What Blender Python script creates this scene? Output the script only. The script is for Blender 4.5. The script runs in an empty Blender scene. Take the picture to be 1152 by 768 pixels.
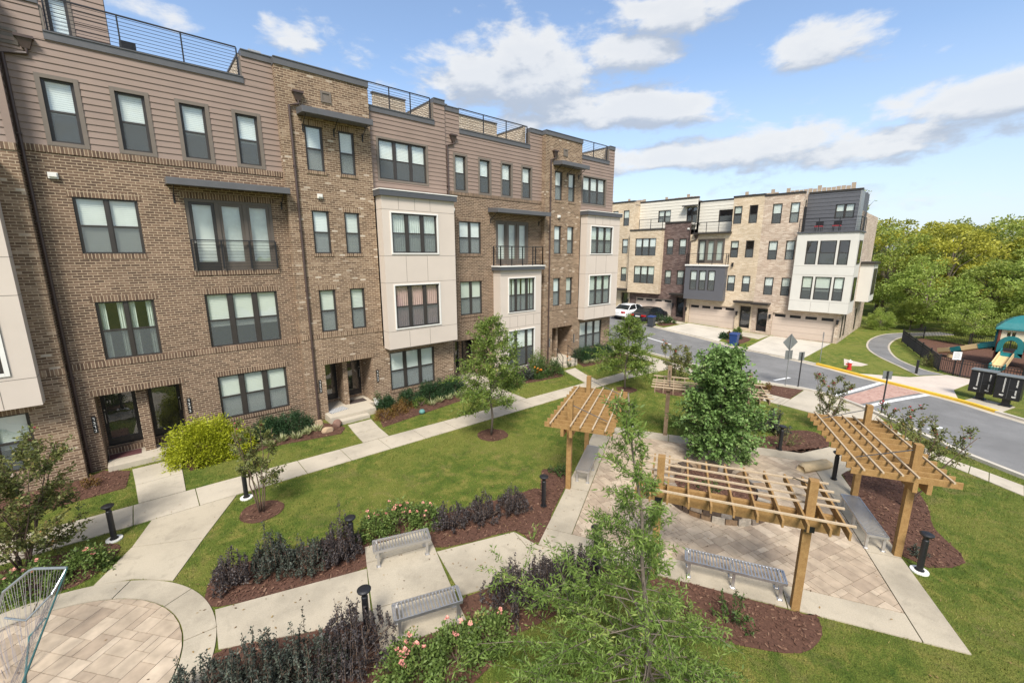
import bpy, bmesh, math, random
import numpy as np
from mathutils import Vector, Matrix
R = math.radians
scn = bpy.context.scene
COL = scn.collection
# ------------------------------------------------------------------ camera
cam = bpy.data.cameras.new('camera'); cam.sensor_width = 36.0; cam.lens = 14.94
cam.clip_start = 0.1; cam.clip_end = 3000
co = bpy.data.objects.new('camera', cam); COL.objects.link(co); scn.camera = co
_x = Vector((0.75306, -0.657952, -0.000286)); _u = Vector((0.131423, 0.149995, 0.979913)); _f = Vector((0.644693, 0.737971, -0.199425))
m3 = Matrix((_x, _u, -_f)).transposed()
co.matrix_world = Matrix.Translation((0, 0, 7.1)) @ m3.to_4x4()
# ------------------------------------------------------------------ exposure
scn.view_settings.view_transform = 'Standard'; scn.view_settings.look = 'None'
scn.view_settings.exposure = 0.92; scn.view_settings.gamma = 1.0
scn.view_settings.use_curve_mapping = False
scn.cycles.use_denoising = True
scn.cycles.max_bounces = 6; scn.cycles.transparent_max_bounces = 12
scn.cycles.diffuse_bounces = 3; scn.cycles.glossy_bounces = 3
# ------------------------------------------------------------------ sky and sun
SUN_AZ = 226.0      # degrees clockwise from +y
SUN_EL = 50.0
SKY_STRENGTH = 0.12
def n_math(nt, op, a, b=None, clamp=False):
    n = nt.nodes.new('ShaderNodeMath'); n.operation = op; n.use_clamp = clamp
    for i, v in enumerate((a, b)):
        if v is None: continue
        if isinstance(v, (int, float)): n.inputs[i].default_value = v
        else: nt.links.new(v, n.inputs[i])
    return n.outputs[0]
def n_mix(nt, fac, a, b, blend='MIX'):
    n = nt.nodes.new('ShaderNodeMix'); n.data_type = 'RGBA'; n.blend_type = blend
    for s, v in ((n.inputs[0], fac), (n.inputs[6], a), (n.inputs[7], b)):
        if isinstance(v, (int, float)): s.default_value = v
        elif isinstance(v, tuple): s.default_value = (*v[:3], 1)
        else: nt.links.new(v, s)
    return n.outputs[2]
def n_noise(nt, vec, scale, detail=4, rough=0.55, dist=0.0):
    n = nt.nodes.new('ShaderNodeTexNoise'); n.inputs['Scale'].default_value = scale
    n.inputs['Detail'].default_value = detail; n.inputs['Roughness'].default_value = rough
    n.inputs['Distortion'].default_value = dist
    if vec is not None: nt.links.new(vec, n.inputs['Vector'])
    return n.outputs[0]
def n_ramp(nt, fac, stops, interp='LINEAR'):
    n = nt.nodes.new('ShaderNodeValToRGB'); nt.links.new(fac, n.inputs[0]); n.color_ramp.interpolation = interp
    el = n.color_ramp.elements
    while len(el) < len(stops): el.new(0.5)
    for e, (p, c) in zip(el, stops):
        e.position = p; e.color = (*c[:3], 1) if isinstance(c, tuple) else (c, c, c, 1)
    return n.outputs[0]
def n_range(nt, v, a, b, c=0.0, d=1.0, smooth=True):
    n = nt.nodes.new('ShaderNodeMapRange'); n.interpolation_type = 'SMOOTHSTEP' if smooth else 'LINEAR'
    nt.links.new(v, n.inputs[0])
    for i, q in zip((1, 2, 3, 4), (a, b, c, d)): n.inputs[i].default_value = q
    return n.outputs[0]
def make_world():
    w = bpy.data.worlds.new('World'); scn.world = w; w.use_nodes = True
    nt = w.node_tree; nt.nodes.clear()
    out = nt.nodes.new('ShaderNodeOutputWorld'); bg = nt.nodes.new('ShaderNodeBackground')
    nt.links.new(bg.outputs[0], out.inputs[0]); bg.inputs[1].default_value = SKY_STRENGTH
    sky = nt.nodes.new('ShaderNodeTexSky'); sky.sky_type = 'NISHITA'; sky.sun_disc = False
    sky.sun_elevation = R(SUN_EL); sky.sun_rotation = R(SUN_AZ)
    sky.air_density = 1.0; sky.dust_density = 0.8; sky.ozone_density = 1.6
    tc = nt.nodes.new('ShaderNodeTexCoord'); d = tc.outputs['Generated']
    sp = nt.nodes.new('ShaderNodeSeparateXYZ'); nt.links.new(d, sp.inputs[0])
    az = n_math(nt, 'ARCTAN2', sp.outputs[0], sp.outputs[1])
    el = n_math(nt, 'ARCSINE', sp.outputs[2])
    # cloud layer: noise on a flat layer seen in perspective, gathered into banks
    def density(shift):
        cmb = nt.nodes.new('ShaderNodeCombineXYZ')
        e2 = n_math(nt, 'ADD', el, shift) if shift else el
        nt.links.new(az, cmb.inputs[0]); nt.links.new(n_math(nt, 'MULTIPLY', e2, 2.1), cmb.inputs[1])
        n1 = n_noise(nt, cmb.outputs[0], 4.6, 8, 0.58, 0.2)
        n2 = n_noise(nt, cmb.outputs[0], 16.0, 6, 0.6, 0.2)
        tot = n_math(nt, 'ADD', n_math(nt, 'MULTIPLY', n1, 0.95), n_math(nt, 'MULTIPLY', n2, 0.40))
        acc = None
        for (a, e, sa, se, amp) in BANKS:
            da = n_math(nt, 'MULTIPLY', n_math(nt, 'SUBTRACT', az, R(a)), 1 / R(sa))
            de = n_math(nt, 'MULTIPLY', n_math(nt, 'SUBTRACT', e2, R(e)), 1 / R(se))
            r2 = n_math(nt, 'ADD', n_math(nt, 'MULTIPLY', da, da), n_math(nt, 'MULTIPLY', de, de))
            v = n_math(nt, 'MULTIPLY', n_math(nt, 'EXPONENT', n_math(nt, 'MULTIPLY', r2, -0.8)), amp)
            acc = v if acc is None else n_math(nt, 'MAXIMUM', acc, v)
        # elsewhere (round the back of the camera) broken cloud
        back = n_range(nt, n_math(nt, 'ABSOLUTE', n_math(nt, 'SUBTRACT', az, R(41))), R(62), R(95), 0.0, 0.27)
        acc = n_math(nt, 'MAXIMUM', acc, back)
        zen = n_range(nt, el, R(30), R(48), 0.0, 0.25)
        acc = n_math(nt, 'MAXIMUM', acc, zen)
        return n_math(nt, 'ADD', tot, acc)
    dn = density(0.0); up = density(R(2.2))
    cover = n_range(nt, dn, 0.84, 1.04)
    lit = n_range(nt, n_math(nt, 'SUBTRACT', dn, up), -0.12, 0.16)
    core = n_range(nt, dn, 0.92, 1.22)
    ccol = n_mix(nt, lit, (2.15, 2.45, 2.95), (3.95, 4.0, 4.05))
    ccol = n_mix(nt, n_math(nt, 'MULTIPLY', core, 0.30), ccol, (2.8, 3.05, 3.45))
    hz = n_range(nt, el, R(0), R(20), 0.75, 0.05, smooth=False)
    base = n_mix(nt, hz, sky.outputs[0], (2.85, 3.2, 3.85))
    col = n_mix(nt, n_math(nt, 'MULTIPLY', cover, 0.93), base, ccol)
    nt.links.new(col, bg.inputs[0])
BANKS = [  # azimuth, elevation, half widths (degrees), strength: where the cloud banks stand
    (5.0, 21.6, 4.2, 1.6, 0.36), (16.0, 22.4, 4.2, 1.7, 0.36), (40.0, 20.6, 15.0, 3.6, 0.56), (54.0, 22.0, 7.0, 2.2, 0.48),
    (53.0, 16.4, 15.0, 2.5, 0.53), (60.0, 25.2, 9.0, 2.6, 0.46), (73.5, 20.4, 7.0, 2.6, 0.44),
    (62.0, 11.4, 17.0, 2.0, 0.47), (81.0, 10.4, 15.0, 2.0, 0.46), (88.0, 12.6, 8.0, 1.9, 0.48), (70.0, 6.0, 30.0, 2.0, 0.22)]
make_world()
sun = bpy.data.lights.new('sun', 'SUN'); sun.energy = 3.0; sun.angle = R(18); sun.color = (1.0, 0.95, 0.87)
so = bpy.data.objects.new('sun', sun); COL.objects.link(so)
_sd = Vector((math.sin(R(SUN_AZ)) * math.cos(R(SUN_EL)), math.cos(R(SUN_AZ)) * math.cos(R(SUN_EL)), math.sin(R(SUN_EL))))
so.rotation_euler = _sd.to_track_quat('Z', 'Y').to_euler(); so.location = (0, 0, 60)

# ------------------------------------------------------------------ helpers
def lin(r, g, b):
    f = lambda c: (c / 255 / 12.92) if c / 255 <= 0.04045 else ((c / 255 + 0.055) / 1.055) ** 2.4
    return (f(r), f(g), f(b))
class MB:
    """collects shapes and links them as one mesh object"""
    def __init__(s): s.v = []; s.f = []; s.t = []; s.p = []
    def add(s, vs, fs, tint=None):
        o = len(s.v); s.p.append((o, len(s.f))); s.v += [tuple(v) for v in vs]
        for f in fs:
            s.f.append(tuple(i + o for i in f)); s.t.append(0.5 if tint is None else tint)
        return s
    def box(s, x0, x1, y0, y1, z0, z1, tint=None):
        v = [(x0, y0, z0), (x1, y0, z0), (x1, y1, z0), (x0, y1, z0), (x0, y0, z1), (x1, y0, z1), (x1, y1, z1), (x0, y1, z1)]
        return s.add(v, [(0, 3, 2, 1), (4, 5, 6, 7), (0, 1, 5, 4), (1, 2, 6, 5), (2, 3, 7, 6), (3, 0, 4, 7)], tint)
    def obox(s, c, ax, ay, az, tint=None):
        c = Vector(c); ax = Vector(ax); ay = Vector(ay); az = Vector(az)
        v = [c + ax * i + ay * j + az * k for k in (-1, 1) for (i, j) in ((-1, -1), (1, -1), (1, 1), (-1, 1))]
        return s.add(v, [(0, 3, 2, 1), (4, 5, 6, 7), (0, 1, 5, 4), (1, 2, 6, 5), (2, 3, 7, 6), (3, 0, 4, 7)], tint)
    def bar(s, a, b, w, h, up=(0, 0, 1), tint=None):
        a = Vector(a); b = Vector(b); d = b - a; L = d.length; d.normalize()
        side = d.cross(Vector(up))
        if side.length < 1e-4: side = d.cross(Vector((1, 0, 0)))
        side.normalize(); u = side.cross(d).normalized()
        return s.obox((a + b) / 2, d * (L / 2), side * (w / 2), u * (h / 2), tint)
    def quad(s, a, b, c, d, tint=None): return s.add([a, b, c, d], [(0, 1, 2, 3)], tint)
    def tube(s, pts, r, n=6, caps=True, tint=None):
        pts = [Vector(p) for p in pts]; N = len(pts)
        rs = r if isinstance(r, (list, tuple)) else [r] * N
        vs = []; prev = None
        for i, p in enumerate(pts):
            d = (pts[min(i + 1, N - 1)] - pts[max(i - 1, 0)])
            if d.length < 1e-9: d = Vector((0, 0, 1))
            d.normalize()
            if prev is None:
                a = d.cross(Vector((0, 0, 1)))
                if a.length < 0.05: a = d.cross(Vector((0, 1, 0)))
            else:
                a = prev - d * prev.dot(d)
                if a.length < 1e-4: a = d.cross(Vector((0, 1, 0)))
            a.normalize(); prev = a; b = d.cross(a)
            for k in range(n):
                t = 2 * math.pi * k / n
                vs.append(p + (a * math.cos(t) + b * math.sin(t)) * rs[i])
        fs = []
        for i in range(N - 1):
            for k in range(n):
                k2 = (k + 1) % n; fs.append((i * n + k, i * n + k2, (i + 1) * n + k2, (i + 1) * n + k))
        if caps: fs.append(tuple(range(n - 1, -1, -1))); fs.append(tuple((N - 1) * n + k for k in range(n)))
        return s.add(vs, fs, tint)
    def cyl(s, x, y, z0, z1, r, n=12, r2=None, tint=None):
        return s.tube([(x, y, z0), (x, y, z1)], [r, r if r2 is None else r2], n, True, tint)
    def prism(s, poly, z0, z1, tint=None, bottom=False):
        n = len(poly)
        a = sum(poly[i][0] * poly[(i + 1) % n][1] - poly[(i + 1) % n][0] * poly[i][1] for i in range(n))
        if a < 0: poly = poly[::-1]
        z0f = z0 if callable(z0) else (lambda x, y: z0); z1f = z1 if callable(z1) else (lambda x, y: z1)
        v = [(x, y, z0f(x, y)) for x, y in poly] + [(x, y, z1f(x, y)) for x, y in poly]
        fs = [tuple(range(n, 2 * n))] + [(i, (i + 1) % n, n + (i + 1) % n, n + i) for i in range(n)]
        if bottom: fs.append(tuple(range(n - 1, -1, -1)))
        return s.add(v, fs, tint)
    def lathe(s, prof, c=(0, 0, 0), n=20, tint=None):
        vs = []; fs = []
        for r, z in prof:
            for k in range(n):
                t = 2 * math.pi * k / n; vs.append((c[0] + r * math.cos(t), c[1] + r * math.sin(t), c[2] + z))
        for i in range(len(prof) - 1):
            for k in range(n):
                k2 = (k + 1) % n; fs.append((i * n + k, i * n + k2, (i + 1) * n + k2, (i + 1) * n + k))
        return s.add(vs, fs, tint)
    def split(s, name, mat, parent=None):
        """links every added shape as an object of its own"""
        ends = s.p[1:] + [(len(s.v), len(s.f))]
        for (a, b), (c, d) in zip(s.p, ends):
            m = MB(); m.add(s.v[a:c], [tuple(i - a for i in f) for f in s.f[b:d]]); m.build(name, mat, parent)
    def build(s, name, mat, parent=None, smooth=False, bevel=0.0, loc=None):
        me = bpy.data.meshes.new(name); me.from_pydata(s.v, [], s.f); me.materials.append(mat)
        if len(set(s.t)) > 1:
            at = me.attributes.new('tint', 'FLOAT', 'FACE'); at.data.foreach_set('value', s.t)
        if bevel:
            bm = bmesh.new(); bm.from_mesh(me); bmesh.ops.remove_doubles(bm, verts=bm.verts, dist=1e-5)
            es = [e for e in bm.edges if len(e.link_faces) == 2 and e.calc_face_angle(0) > 0.5]
            bmesh.ops.bevel(bm, geom=es, offset=bevel, segments=2, profile=0.6, affect='EDGES'); bm.to_mesh(me); bm.free()
        if smooth:
            me.polygons.foreach_set('use_smooth', [True] * len(me.polygons))
        o = bpy.data.objects.new(name, me); COL.objects.link(o)
        if parent is not None: o.parent = parent
        if loc is not None: o.location = loc
        return o
def tag(o, label=None, cat=None, group=None, kind=None):
    if label: o['label'] = label
    if cat: o['category'] = cat
    if group: o['group'] = group
    if kind: o['kind'] = kind
    return o
def thing(name, label, cat, loc=(0, 0, 0), rz=0.0, group=None):
    o = bpy.data.objects.new(name, None); COL.objects.link(o); o.empty_display_size = 0.3
    o.location = loc; o.rotation_euler = (0, 0, rz)
    return tag(o, label, cat, group)
def dup(root, loc, rz=0.0, scale=None, label=None, group=None):
    kids = {}
    for o in list(COL.objects):
        if o.parent is not None: kids.setdefault(o.parent.name, []).append(o)
    def rec(o, parent):
        c = o.copy(); COL.objects.link(c); c.parent = parent
        for k in kids.get(o.name, []): rec(k, c)
        return c
    r = rec(root, None); r.location = loc; r.rotation_euler = (0, 0, rz)
    if scale is not None: r.scale = scale if isinstance(scale, tuple) else (scale,) * 3
    if label: r['label'] = label
    if group: r['group'] = group
    return r
def sstep(a, b, t):
    t = min(1.0, max(0.0, (t - a) / (b - a))); return t * t * (3 - 2 * t)
def H(x, y):      # the street climbs gently beyond the end of the near terrace
    return 0.042 * max(0.0, min(y, 45) - 12.0) * sstep(27.0, 36.0, x)

# ------------------------------------------------------------------ materials
MATS = {}
def new_mat(name):
    m = bpy.data.materials.new(name); m.use_nodes = True; nt = m.node_tree; nt.nodes.clear()
    out = nt.nodes.new('ShaderNodeOutputMaterial'); b = nt.nodes.new('ShaderNodeBsdfPrincipled')
    nt.links.new(b.outputs[0], out.inputs[0]); MATS[name] = m
    return m, nt, b, out
def set_in(nt, sock, v):
    if isinstance(v, (int, float)): sock.default_value = v
    elif isinstance(v, tuple): sock.default_value = (*v[:3], 1)
    else: nt.links.new(v, sock)
def obj_vec(nt): return nt.nodes.new('ShaderNodeTexCoord').outputs['Object']
def n_bump(nt, h, strength, dist, b):
    n = nt.nodes.new('ShaderNodeBump'); n.inputs['Strength'].default_value = strength; n.inputs['Distance'].default_value = dist
    nt.links.new(h, n.inputs['Height']); nt.links.new(n.outputs[0], b.inputs['Normal'])
def plain(name, col, rough=0.6, var=0.12, scale=3.0, metal=0.0, bump=0.0, bscale=60.0, spec=0.5, fine=0.06):
    m, nt, b, out = new_mat(name); v = obj_vec(nt)
    lo = tuple(c * (1 - var) for c in col); hi = tuple(min(1, c * (1 + var)) for c in col)
    c = n_ramp(nt, n_noise(nt, v, scale, 5, 0.6), [(0.25, lo), (0.75, hi)])
    if fine: c = n_mix(nt, fine * 2, c, n_ramp(nt, n_noise(nt, v, bscale, 3), [(0.3, lo), (0.7, hi)]), 'MIX')
    set_in(nt, b.inputs['Base Color'], c); b.inputs['Metallic'].default_value = metal
    b.inputs['Specular IOR Level'].default_value = spec
    set_in(nt, b.inputs['Roughness'], n_range(nt, n_noise(nt, v, scale * 4, 3), 0.3, 0.7, max(0.02, rough - 0.08), min(1, rough + 0.08)))
    if bump: n_bump(nt, n_noise(nt, v, bscale, 4), 0.5, bump, b)
    return m
def wall_vec(nt, sx=1.0, swap=False):
    sp = nt.nodes.new('ShaderNodeSeparateXYZ'); nt.links.new(obj_vec(nt), sp.inputs[0])
    a = n_math(nt, 'ADD', sp.outputs[0], sp.outputs[1]); cb = nt.nodes.new('ShaderNodeCombineXYZ')
    if swap: nt.links.new(sp.outputs[2], cb.inputs[0]); nt.links.new(a, cb.inputs[1])
    else: nt.links.new(a, cb.inputs[0]); nt.links.new(sp.outputs[2], cb.inputs[1])
    return cb.outputs[0]
def brick_mat(name, stops, mortar, bw=0.235, bh=0.082, mw=0.010, swap=False, rough=0.85):
    m, nt, b, out = new_mat(name); v = wall_vec(nt, swap=swap)
    t = nt.nodes.new('ShaderNodeTexBrick'); nt.links.new(v, t.inputs['Vector'])
    t.inputs['Color1'].default_value = (0, 0, 0, 1); t.inputs['Color2'].default_value = (1, 1, 1, 1); t.inputs['Mortar'].default_value = (0.5,) * 3 + (1,)
    t.inputs['Scale'].default_value = 1.0; t.inputs['Mortar Size'].default_value = mw; t.inputs['Mortar Smooth'].default_value = 0.15
    t.inputs['Bias'].default_value = 0.0; t.inputs['Brick Width'].default_value = bw; t.inputs['Row Height'].default_value = bh
    t.offset = 0.0 if swap else 0.5
    c = n_ramp(nt, t.outputs['Color'], stops)
    n = n_noise(nt, v, 14.0, 4)
    c = n_mix(nt, 0.35, c, n_mix(nt, 1.0, c, n_ramp(nt, n, [(0.3, 0.55), (0.7, 1.35)]), 'MULTIPLY'))
    big = n_noise(nt, v, 0.45, 4)
    mo = n_mix(nt, 0.5, mortar, n_mix(nt, 1.0, mortar, n_ramp(nt, n, [(0.3, 0.6), (0.7, 1.25)]), 'MULTIPLY'))
    c = n_mix(nt, t.outputs['Fac'], c, mo)
    c = n_mix(nt, 1.0, c, n_ramp(nt, big, [(0.3, 0.84), (0.7, 1.12)]), 'MULTIPLY')
    set_in(nt, b.inputs['Base Color'], c); b.inputs['Roughness'].default_value = rough
    inv = n_math(nt, 'SUBTRACT', 1.0, t.outputs['Fac'])
    n_bump(nt, n_math(nt, 'ADD', inv, n_math(nt, 'MULTIPLY', n, 0.5)), 0.7, 0.012, b)
    return m
def tint_mat(name, stops, rough=0.8, attr='tint', noise=10.0, amt=0.35, bump=0.0, bscale=25.0, spec=0.3, trans=0.0):
    m, nt, b, out = new_mat(name)
    a = nt.nodes.new('ShaderNodeAttribute'); a.attribute_name = attr
    c = n_ramp(nt, a.outputs['Fac'], stops); v = obj_vec(nt)
    if noise: c = n_mix(nt, amt, c, n_mix(nt, 1.0, c, n_ramp(nt, n_noise(nt, v, noise, 4), [(0.3, 0.55), (0.7, 1.4)]), 'MULTIPLY'))
    set_in(nt, b.inputs['Base Color'], c); b.inputs['Roughness'].default_value = rough
    b.inputs['Specular IOR Level'].default_value = spec
    if bump: n_bump(nt, n_noise(nt, v, bscale, 4), 0.6, bump, b)
    if trans:
        tr = nt.nodes.new('ShaderNodeBsdfTranslucent'); nt.links.new(c, tr.inputs[0])
        mx = nt.nodes.new('ShaderNodeMixShader'); mx.inputs[0].default_value = trans
        nt.links.new(b.outputs[0], mx.inputs[1]); nt.links.new(tr.outputs[0], mx.inputs[2]); nt.links.new(mx.outputs[0], out.inputs[0])
    return m
def glass_mat(name, tintc=(0.9, 0.94, 0.92), refl=1.0):
    m, nt, b, out = new_mat(name); nt.nodes.remove(b)
    tr = nt.nodes.new('ShaderNodeBsdfTransparent'); tr.inputs[0].default_value = (*tintc, 1)
    gl = nt.nodes.new('ShaderNodeBsdfGlossy'); gl.inputs['Roughness'].default_value = 0.015; gl.inputs[0].default_value = (0.95, 0.97, 1, 1)
    fr = nt.nodes.new('ShaderNodeLayerWeight'); fr.inputs[0].default_value = 0.5
    nz = n_noise(nt, obj_vec(nt), 1.3, 2)
    bp = nt.nodes.new('ShaderNodeBump'); bp.inputs['Strength'].default_value = 0.12; bp.inputs['Distance'].default_value = 0.05
    nt.links.new(nz, bp.inputs['Height']); nt.links.new(bp.outputs[0], gl.inputs['Normal'])
    f = n_math(nt, 'ADD', n_math(nt, 'MULTIPLY', n_math(nt, 'POWER', fr.outputs[1], 4.0), 0.9), 0.14 * refl, clamp=True)
    mx = nt.nodes.new('ShaderNodeMixShader'); nt.links.new(f, mx.inputs[0])
    nt.links.new(tr.outputs[0], mx.inputs[1]); nt.links.new(gl.outputs[0], mx.inputs[2]); nt.links.new(mx.outputs[0], out.inputs[0])
    return m
def screen_mat(name, col, op):
    m, nt, b, out = new_mat(name); b.inputs['Base Color'].default_value = (*col, 1); b.inputs['Roughness'].default_value = 0.8
    tr = nt.nodes.new('ShaderNodeBsdfTransparent'); mx = nt.nodes.new('ShaderNodeMixShader'); mx.inputs[0].default_value = op
    nt.links.new(tr.outputs[0], mx.inputs[1]); nt.links.new(b.outputs[0], mx.inputs[2]); nt.links.new(mx.outputs[0], out.inputs[0])
    return m
def concrete(name, col, stain=0.25):
    m, nt, b, out = new_mat(name); v = obj_vec(nt)
    c = n_ramp(nt, n_noise(nt, v, 0.55, 6, 0.62), [(0.28, tuple(k * (1 - stain) for k in col)), (0.55, col), (0.8, tuple(k * 1.10 for k in col))])
    c = n_mix(nt, 0.5, c, n_mix(nt, 1.0, c, n_ramp(nt, n_noise(nt, v, 45, 3), [(0.3, 0.78), (0.7, 1.14)]), 'MULTIPLY'))
    sp = n_ramp(nt, n_noise(nt, v, 2.4, 5, 0.7, 0.6), [(0.56, 0.0), (0.72, 1.0)])
    c = n_mix(nt, n_math(nt, 'MULTIPLY', sp, 0.42), c, tuple(k * 0.5 for k in col))
    set_in(nt, b.inputs['Base Color'], c); b.inputs['Roughness'].default_value = 0.85
    n_bump(nt, n_noise(nt, v, 60, 4), 0.4, 0.006, b)
    return m

BK1 = [(0.0, (0.094, 0.056, 0.036)), (0.45, (0.140, 0.085, 0.054)), (0.8, (0.178, 0.111, 0.071)), (1.0, (0.235, 0.154, 0.102))]
BK2 = [(0.0, (0.118, 0.072, 0.044)), (0.40, (0.186, 0.117, 0.072)), (0.80, (0.252, 0.167, 0.105)), (0.95, (0.31, 0.22, 0.148)), (1.0, (0.55, 0.47, 0.38))]
mortar = (0.450, 0.345, 0.235)
M_brick1 = brick_mat('brown_brick', BK1, mortar)
M_brick1s = brick_mat('brown_soldier_brick', BK1, mortar, bw=3.0, bh=0.085, swap=True)
M_brick2 = brick_mat('mixed_tan_brick', BK2, mortar)
M_brick2s = brick_mat('mixed_soldier_brick', BK2, mortar, bw=3.0, bh=0.085, swap=True)
M_siding = plain('taupe_lap_siding', (0.262, 0.190, 0.152), 0.6, 0.09, 1.2, fine=0.04)
M_trim = plain('taupe_trim', (0.165, 0.135, 0.108), 0.55, 0.08)
M_coping = plain('grey_coping', (0.105, 0.104, 0.108), 0.45, 0.10)
M_cornice = plain('slate_cornice', (0.075, 0.078, 0.085), 0.5, 0.1)
M_panel = plain('cream_panel', (0.590, 0.510, 0.435), 0.6, 0.05, 0.8)
M_panelB = plain('white_panel', (0.62, 0.595, 0.535), 0.6, 0.05, 0.8)
M_whitetrim = plain('white_trim', (0.74, 0.72, 0.67), 0.5, 0.05)
M_bronze = plain('bronze_frame', (0.040, 0.034, 0.030), 0.4, 0.15)
M_taupeframe = plain('taupe_frame', (0.120, 0.098, 0.080), 0.5, 0.1)
M_black = plain('black_metal', (0.014, 0.014, 0.016), 0.42, 0.25)
M_blackdoor = plain('black_door', (0.012, 0.012, 0.014), 0.35, 0.2)
M_downspout = plain('brown_downspout', (0.070, 0.045, 0.038), 0.45, 0.12)
M_glass = glass_mat('window_glass')
M_screen = screen_mat('insect_screen', (0.13, 0.145, 0.145), 0.55)
M_blind = plain('white_blind', (0.86, 0.87, 0.83), 0.7, 0.04)
M_blind2 = plain('cream_blind', (0.76, 0.77, 0.70), 0.7, 0.05)
M_pink = plain('pink_curtain', (0.62, 0.40, 0.38), 0.8, 0.12, 6)
M_sheer = plain('pale_curtain', (0.62, 0.66, 0.60), 0.8, 0.12, 6)
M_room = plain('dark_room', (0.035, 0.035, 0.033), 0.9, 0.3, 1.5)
M_roof = plain('flat_roof_membrane', (0.22, 0.21, 0.20), 0.9, 0.1)
M_deckbrick = brick_mat('light_deck_brick', [(0, (0.50, 0.41, 0.30)), (1, (0.68, 0.59, 0.46))], (0.24, 0.18, 0.13), mw=0.016)
M_steel = plain('brushed_steel', (0.56, 0.55, 0.54), 0.38, 0.08, metal=0.85)
M_dark_trim = plain('charcoal_trim', (0.06, 0.06, 0.062), 0.5, 0.1)
M_galv = plain('galvanised_metal', (0.30, 0.31, 0.31), 0.5, 0.12, metal=0.6)
M_conc = concrete('concrete_path', (0.430, 0.372, 0.280), 0.38)
M_concL = concrete('pale_concrete', (0.470, 0.412, 0.322), 0.28)
M_white = plain('white_paint', (0.78, 0.78, 0.76), 0.5, 0.04)
# ================================================================== GROUND
def smooth_poly(pts, k=6):
    """closed Catmull-Rom outline through pts"""
    n = len(pts); out = []
    for i in range(n):
        p0, p1, p2, p3 = (np.array(pts[(i + j - 1) % n], float) for j in range(4))
        for t in np.linspace(0, 1, k, endpoint=False):
            out.append(tuple(0.5 * ((2 * p1) + (-p0 + p2) * t + (2 * p0 - 5 * p1 + 4 * p2 - p3) * t * t + (-p0 + 3 * p1 - 3 * p2 + p3) * t ** 3)))
    return out
def smooth_line(pts, k=6):
    out = []; n = len(pts)
    for i in range(n - 1):
        p0, p1, p2, p3 = (np.array(pts[min(max(i + j - 1, 0), n - 1)], float) for j in range(4))
        for t in np.linspace(0, 1, k, endpoint=False):
            out.append(tuple(0.5 * ((2 * p1) + (-p0 + p2) * t + (2 * p0 - 5 * p1 + 4 * p2 - p3) * t * t + (-p0 + 3 * p1 - 3 * p2 + p3) * t ** 3)))
    out.append(tuple(pts[-1])); return out
def inpoly(px, py, poly):
    ins = np.zeros(len(px), bool); n = len(poly)
    for i in range(n):
        x0, y0 = poly[i]; x1, y1 = poly[(i + 1) % n]
        if y0 == y1: continue
        c = ((y0 > py) != (y1 > py)) & (px < (x1 - x0) * (py - y0) / (y1 - y0) + x0)
        ins ^= c
    return ins
SLABS = []
HARD = []       # outlines where no grass grows
def sheet(name, poly, dz, mat, parent=None, step=1.6, kind='structure', hard=True, edge=0.06):
    """a flat surface laid dz above the terrain, with a small side face all round"""
    bm = bmesh.new()
    n = len(poly); a = sum(poly[i][0] * poly[(i + 1) % n][1] - poly[(i + 1) % n][0] * poly[i][1] for i in range(n))
    if a < 0: poly = poly[::-1]
    bm.faces.new([bm.verts.new((x, y, 0)) for x, y in poly])
    xs = [p[0] for p in poly]; ys = [p[1] for p in poly]
    if max(xs) > 27 and max(ys) > 11:
        for ax, lo, hi in ((0, max(27, min(xs)), min(40, max(xs))), (1, max(12, min(ys)), max(ys))):
            k = math.ceil(lo / step) * step
            while k < hi:
                co_ = [0, 0, 0]; no = [0, 0, 0]; co_[ax] = k; no[ax] = 1
                bmesh.ops.bisect_plane(bm, geom=bm.verts[:] + bm.edges[:] + bm.faces[:], plane_co=co_, plane_no=no); k += step
    bmesh.ops.triangulate(bm, faces=bm.faces[:])
    bd = [e for e in bm.edges if len(e.link_faces) == 1]
    r = bmesh.ops.extrude_edge_only(bm, edges=bd)
    low = {v for v in r['geom'] if isinstance(v, bmesh.types.BMVert)}
    for v in bm.verts: v.co.z = H(v.co.x, v.co.y) + dz - (edge if v in low else 0)
    me = bpy.data.meshes.new(name); bm.to_mesh(me); bm.free(); me.materials.append(mat)
    o = bpy.data.objects.new(name, me); COL.objects.link(o); o.parent = parent
    if kind: tag(o, kind=kind)
    if hard: HARD.append(poly)
    return o
def slabs(name, polys, z, mat, kind='structure', gap=0.022):
    """concrete slabs with open joints between them, one surface"""
    mb = MB()
    for p in polys:
        HARD.append(p); SLABS.append(p); c = np.mean(np.array(p), axis=0); n = len(p)
        ar = sum(p[i][0] * p[(i + 1) % n][1] - p[(i + 1) % n][0] * p[i][1] for i in range(n))
        q = p if ar > 0 else p[::-1]; ins = []
        for i in range(n):
            a, b, d = np.array(q[i - 1]), np.array(q[i]), np.array(q[(i + 1) % n])
            n1 = np.array([-(b - a)[1], (b - a)[0]]); n1 /= max(1e-9, np.linalg.norm(n1)); n2 = np.array([-(d - b)[1], (d - b)[0]]); n2 /= max(1e-9, np.linalg.norm(n2))
            m = n1 + n2; m = m / max(0.35, m @ m) * 2 * (gap / 2)
            ins.append(tuple(b + m))
        mb.prism(ins, lambda x, y: H(x, y) - 0.05, lambda x, y: H(x, y) + z)
    o = mb.build(name, mat); return tag(o, kind=kind)
def ribbon_sheet(name, a, b, dz, mat, hard=True, kind='structure'):
    mb = MB(); za = lambda x, y: H(x, y) + dz
    for i in range(len(a) - 1):
        q = [a[i], a[i + 1], b[i + 1], b[i]]; mb.prism(q, lambda x, y: za(x, y) - 0.01, za)
        if hard: HARD.append(q)
    return tag(mb.build(name, mat), kind=kind)
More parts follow.
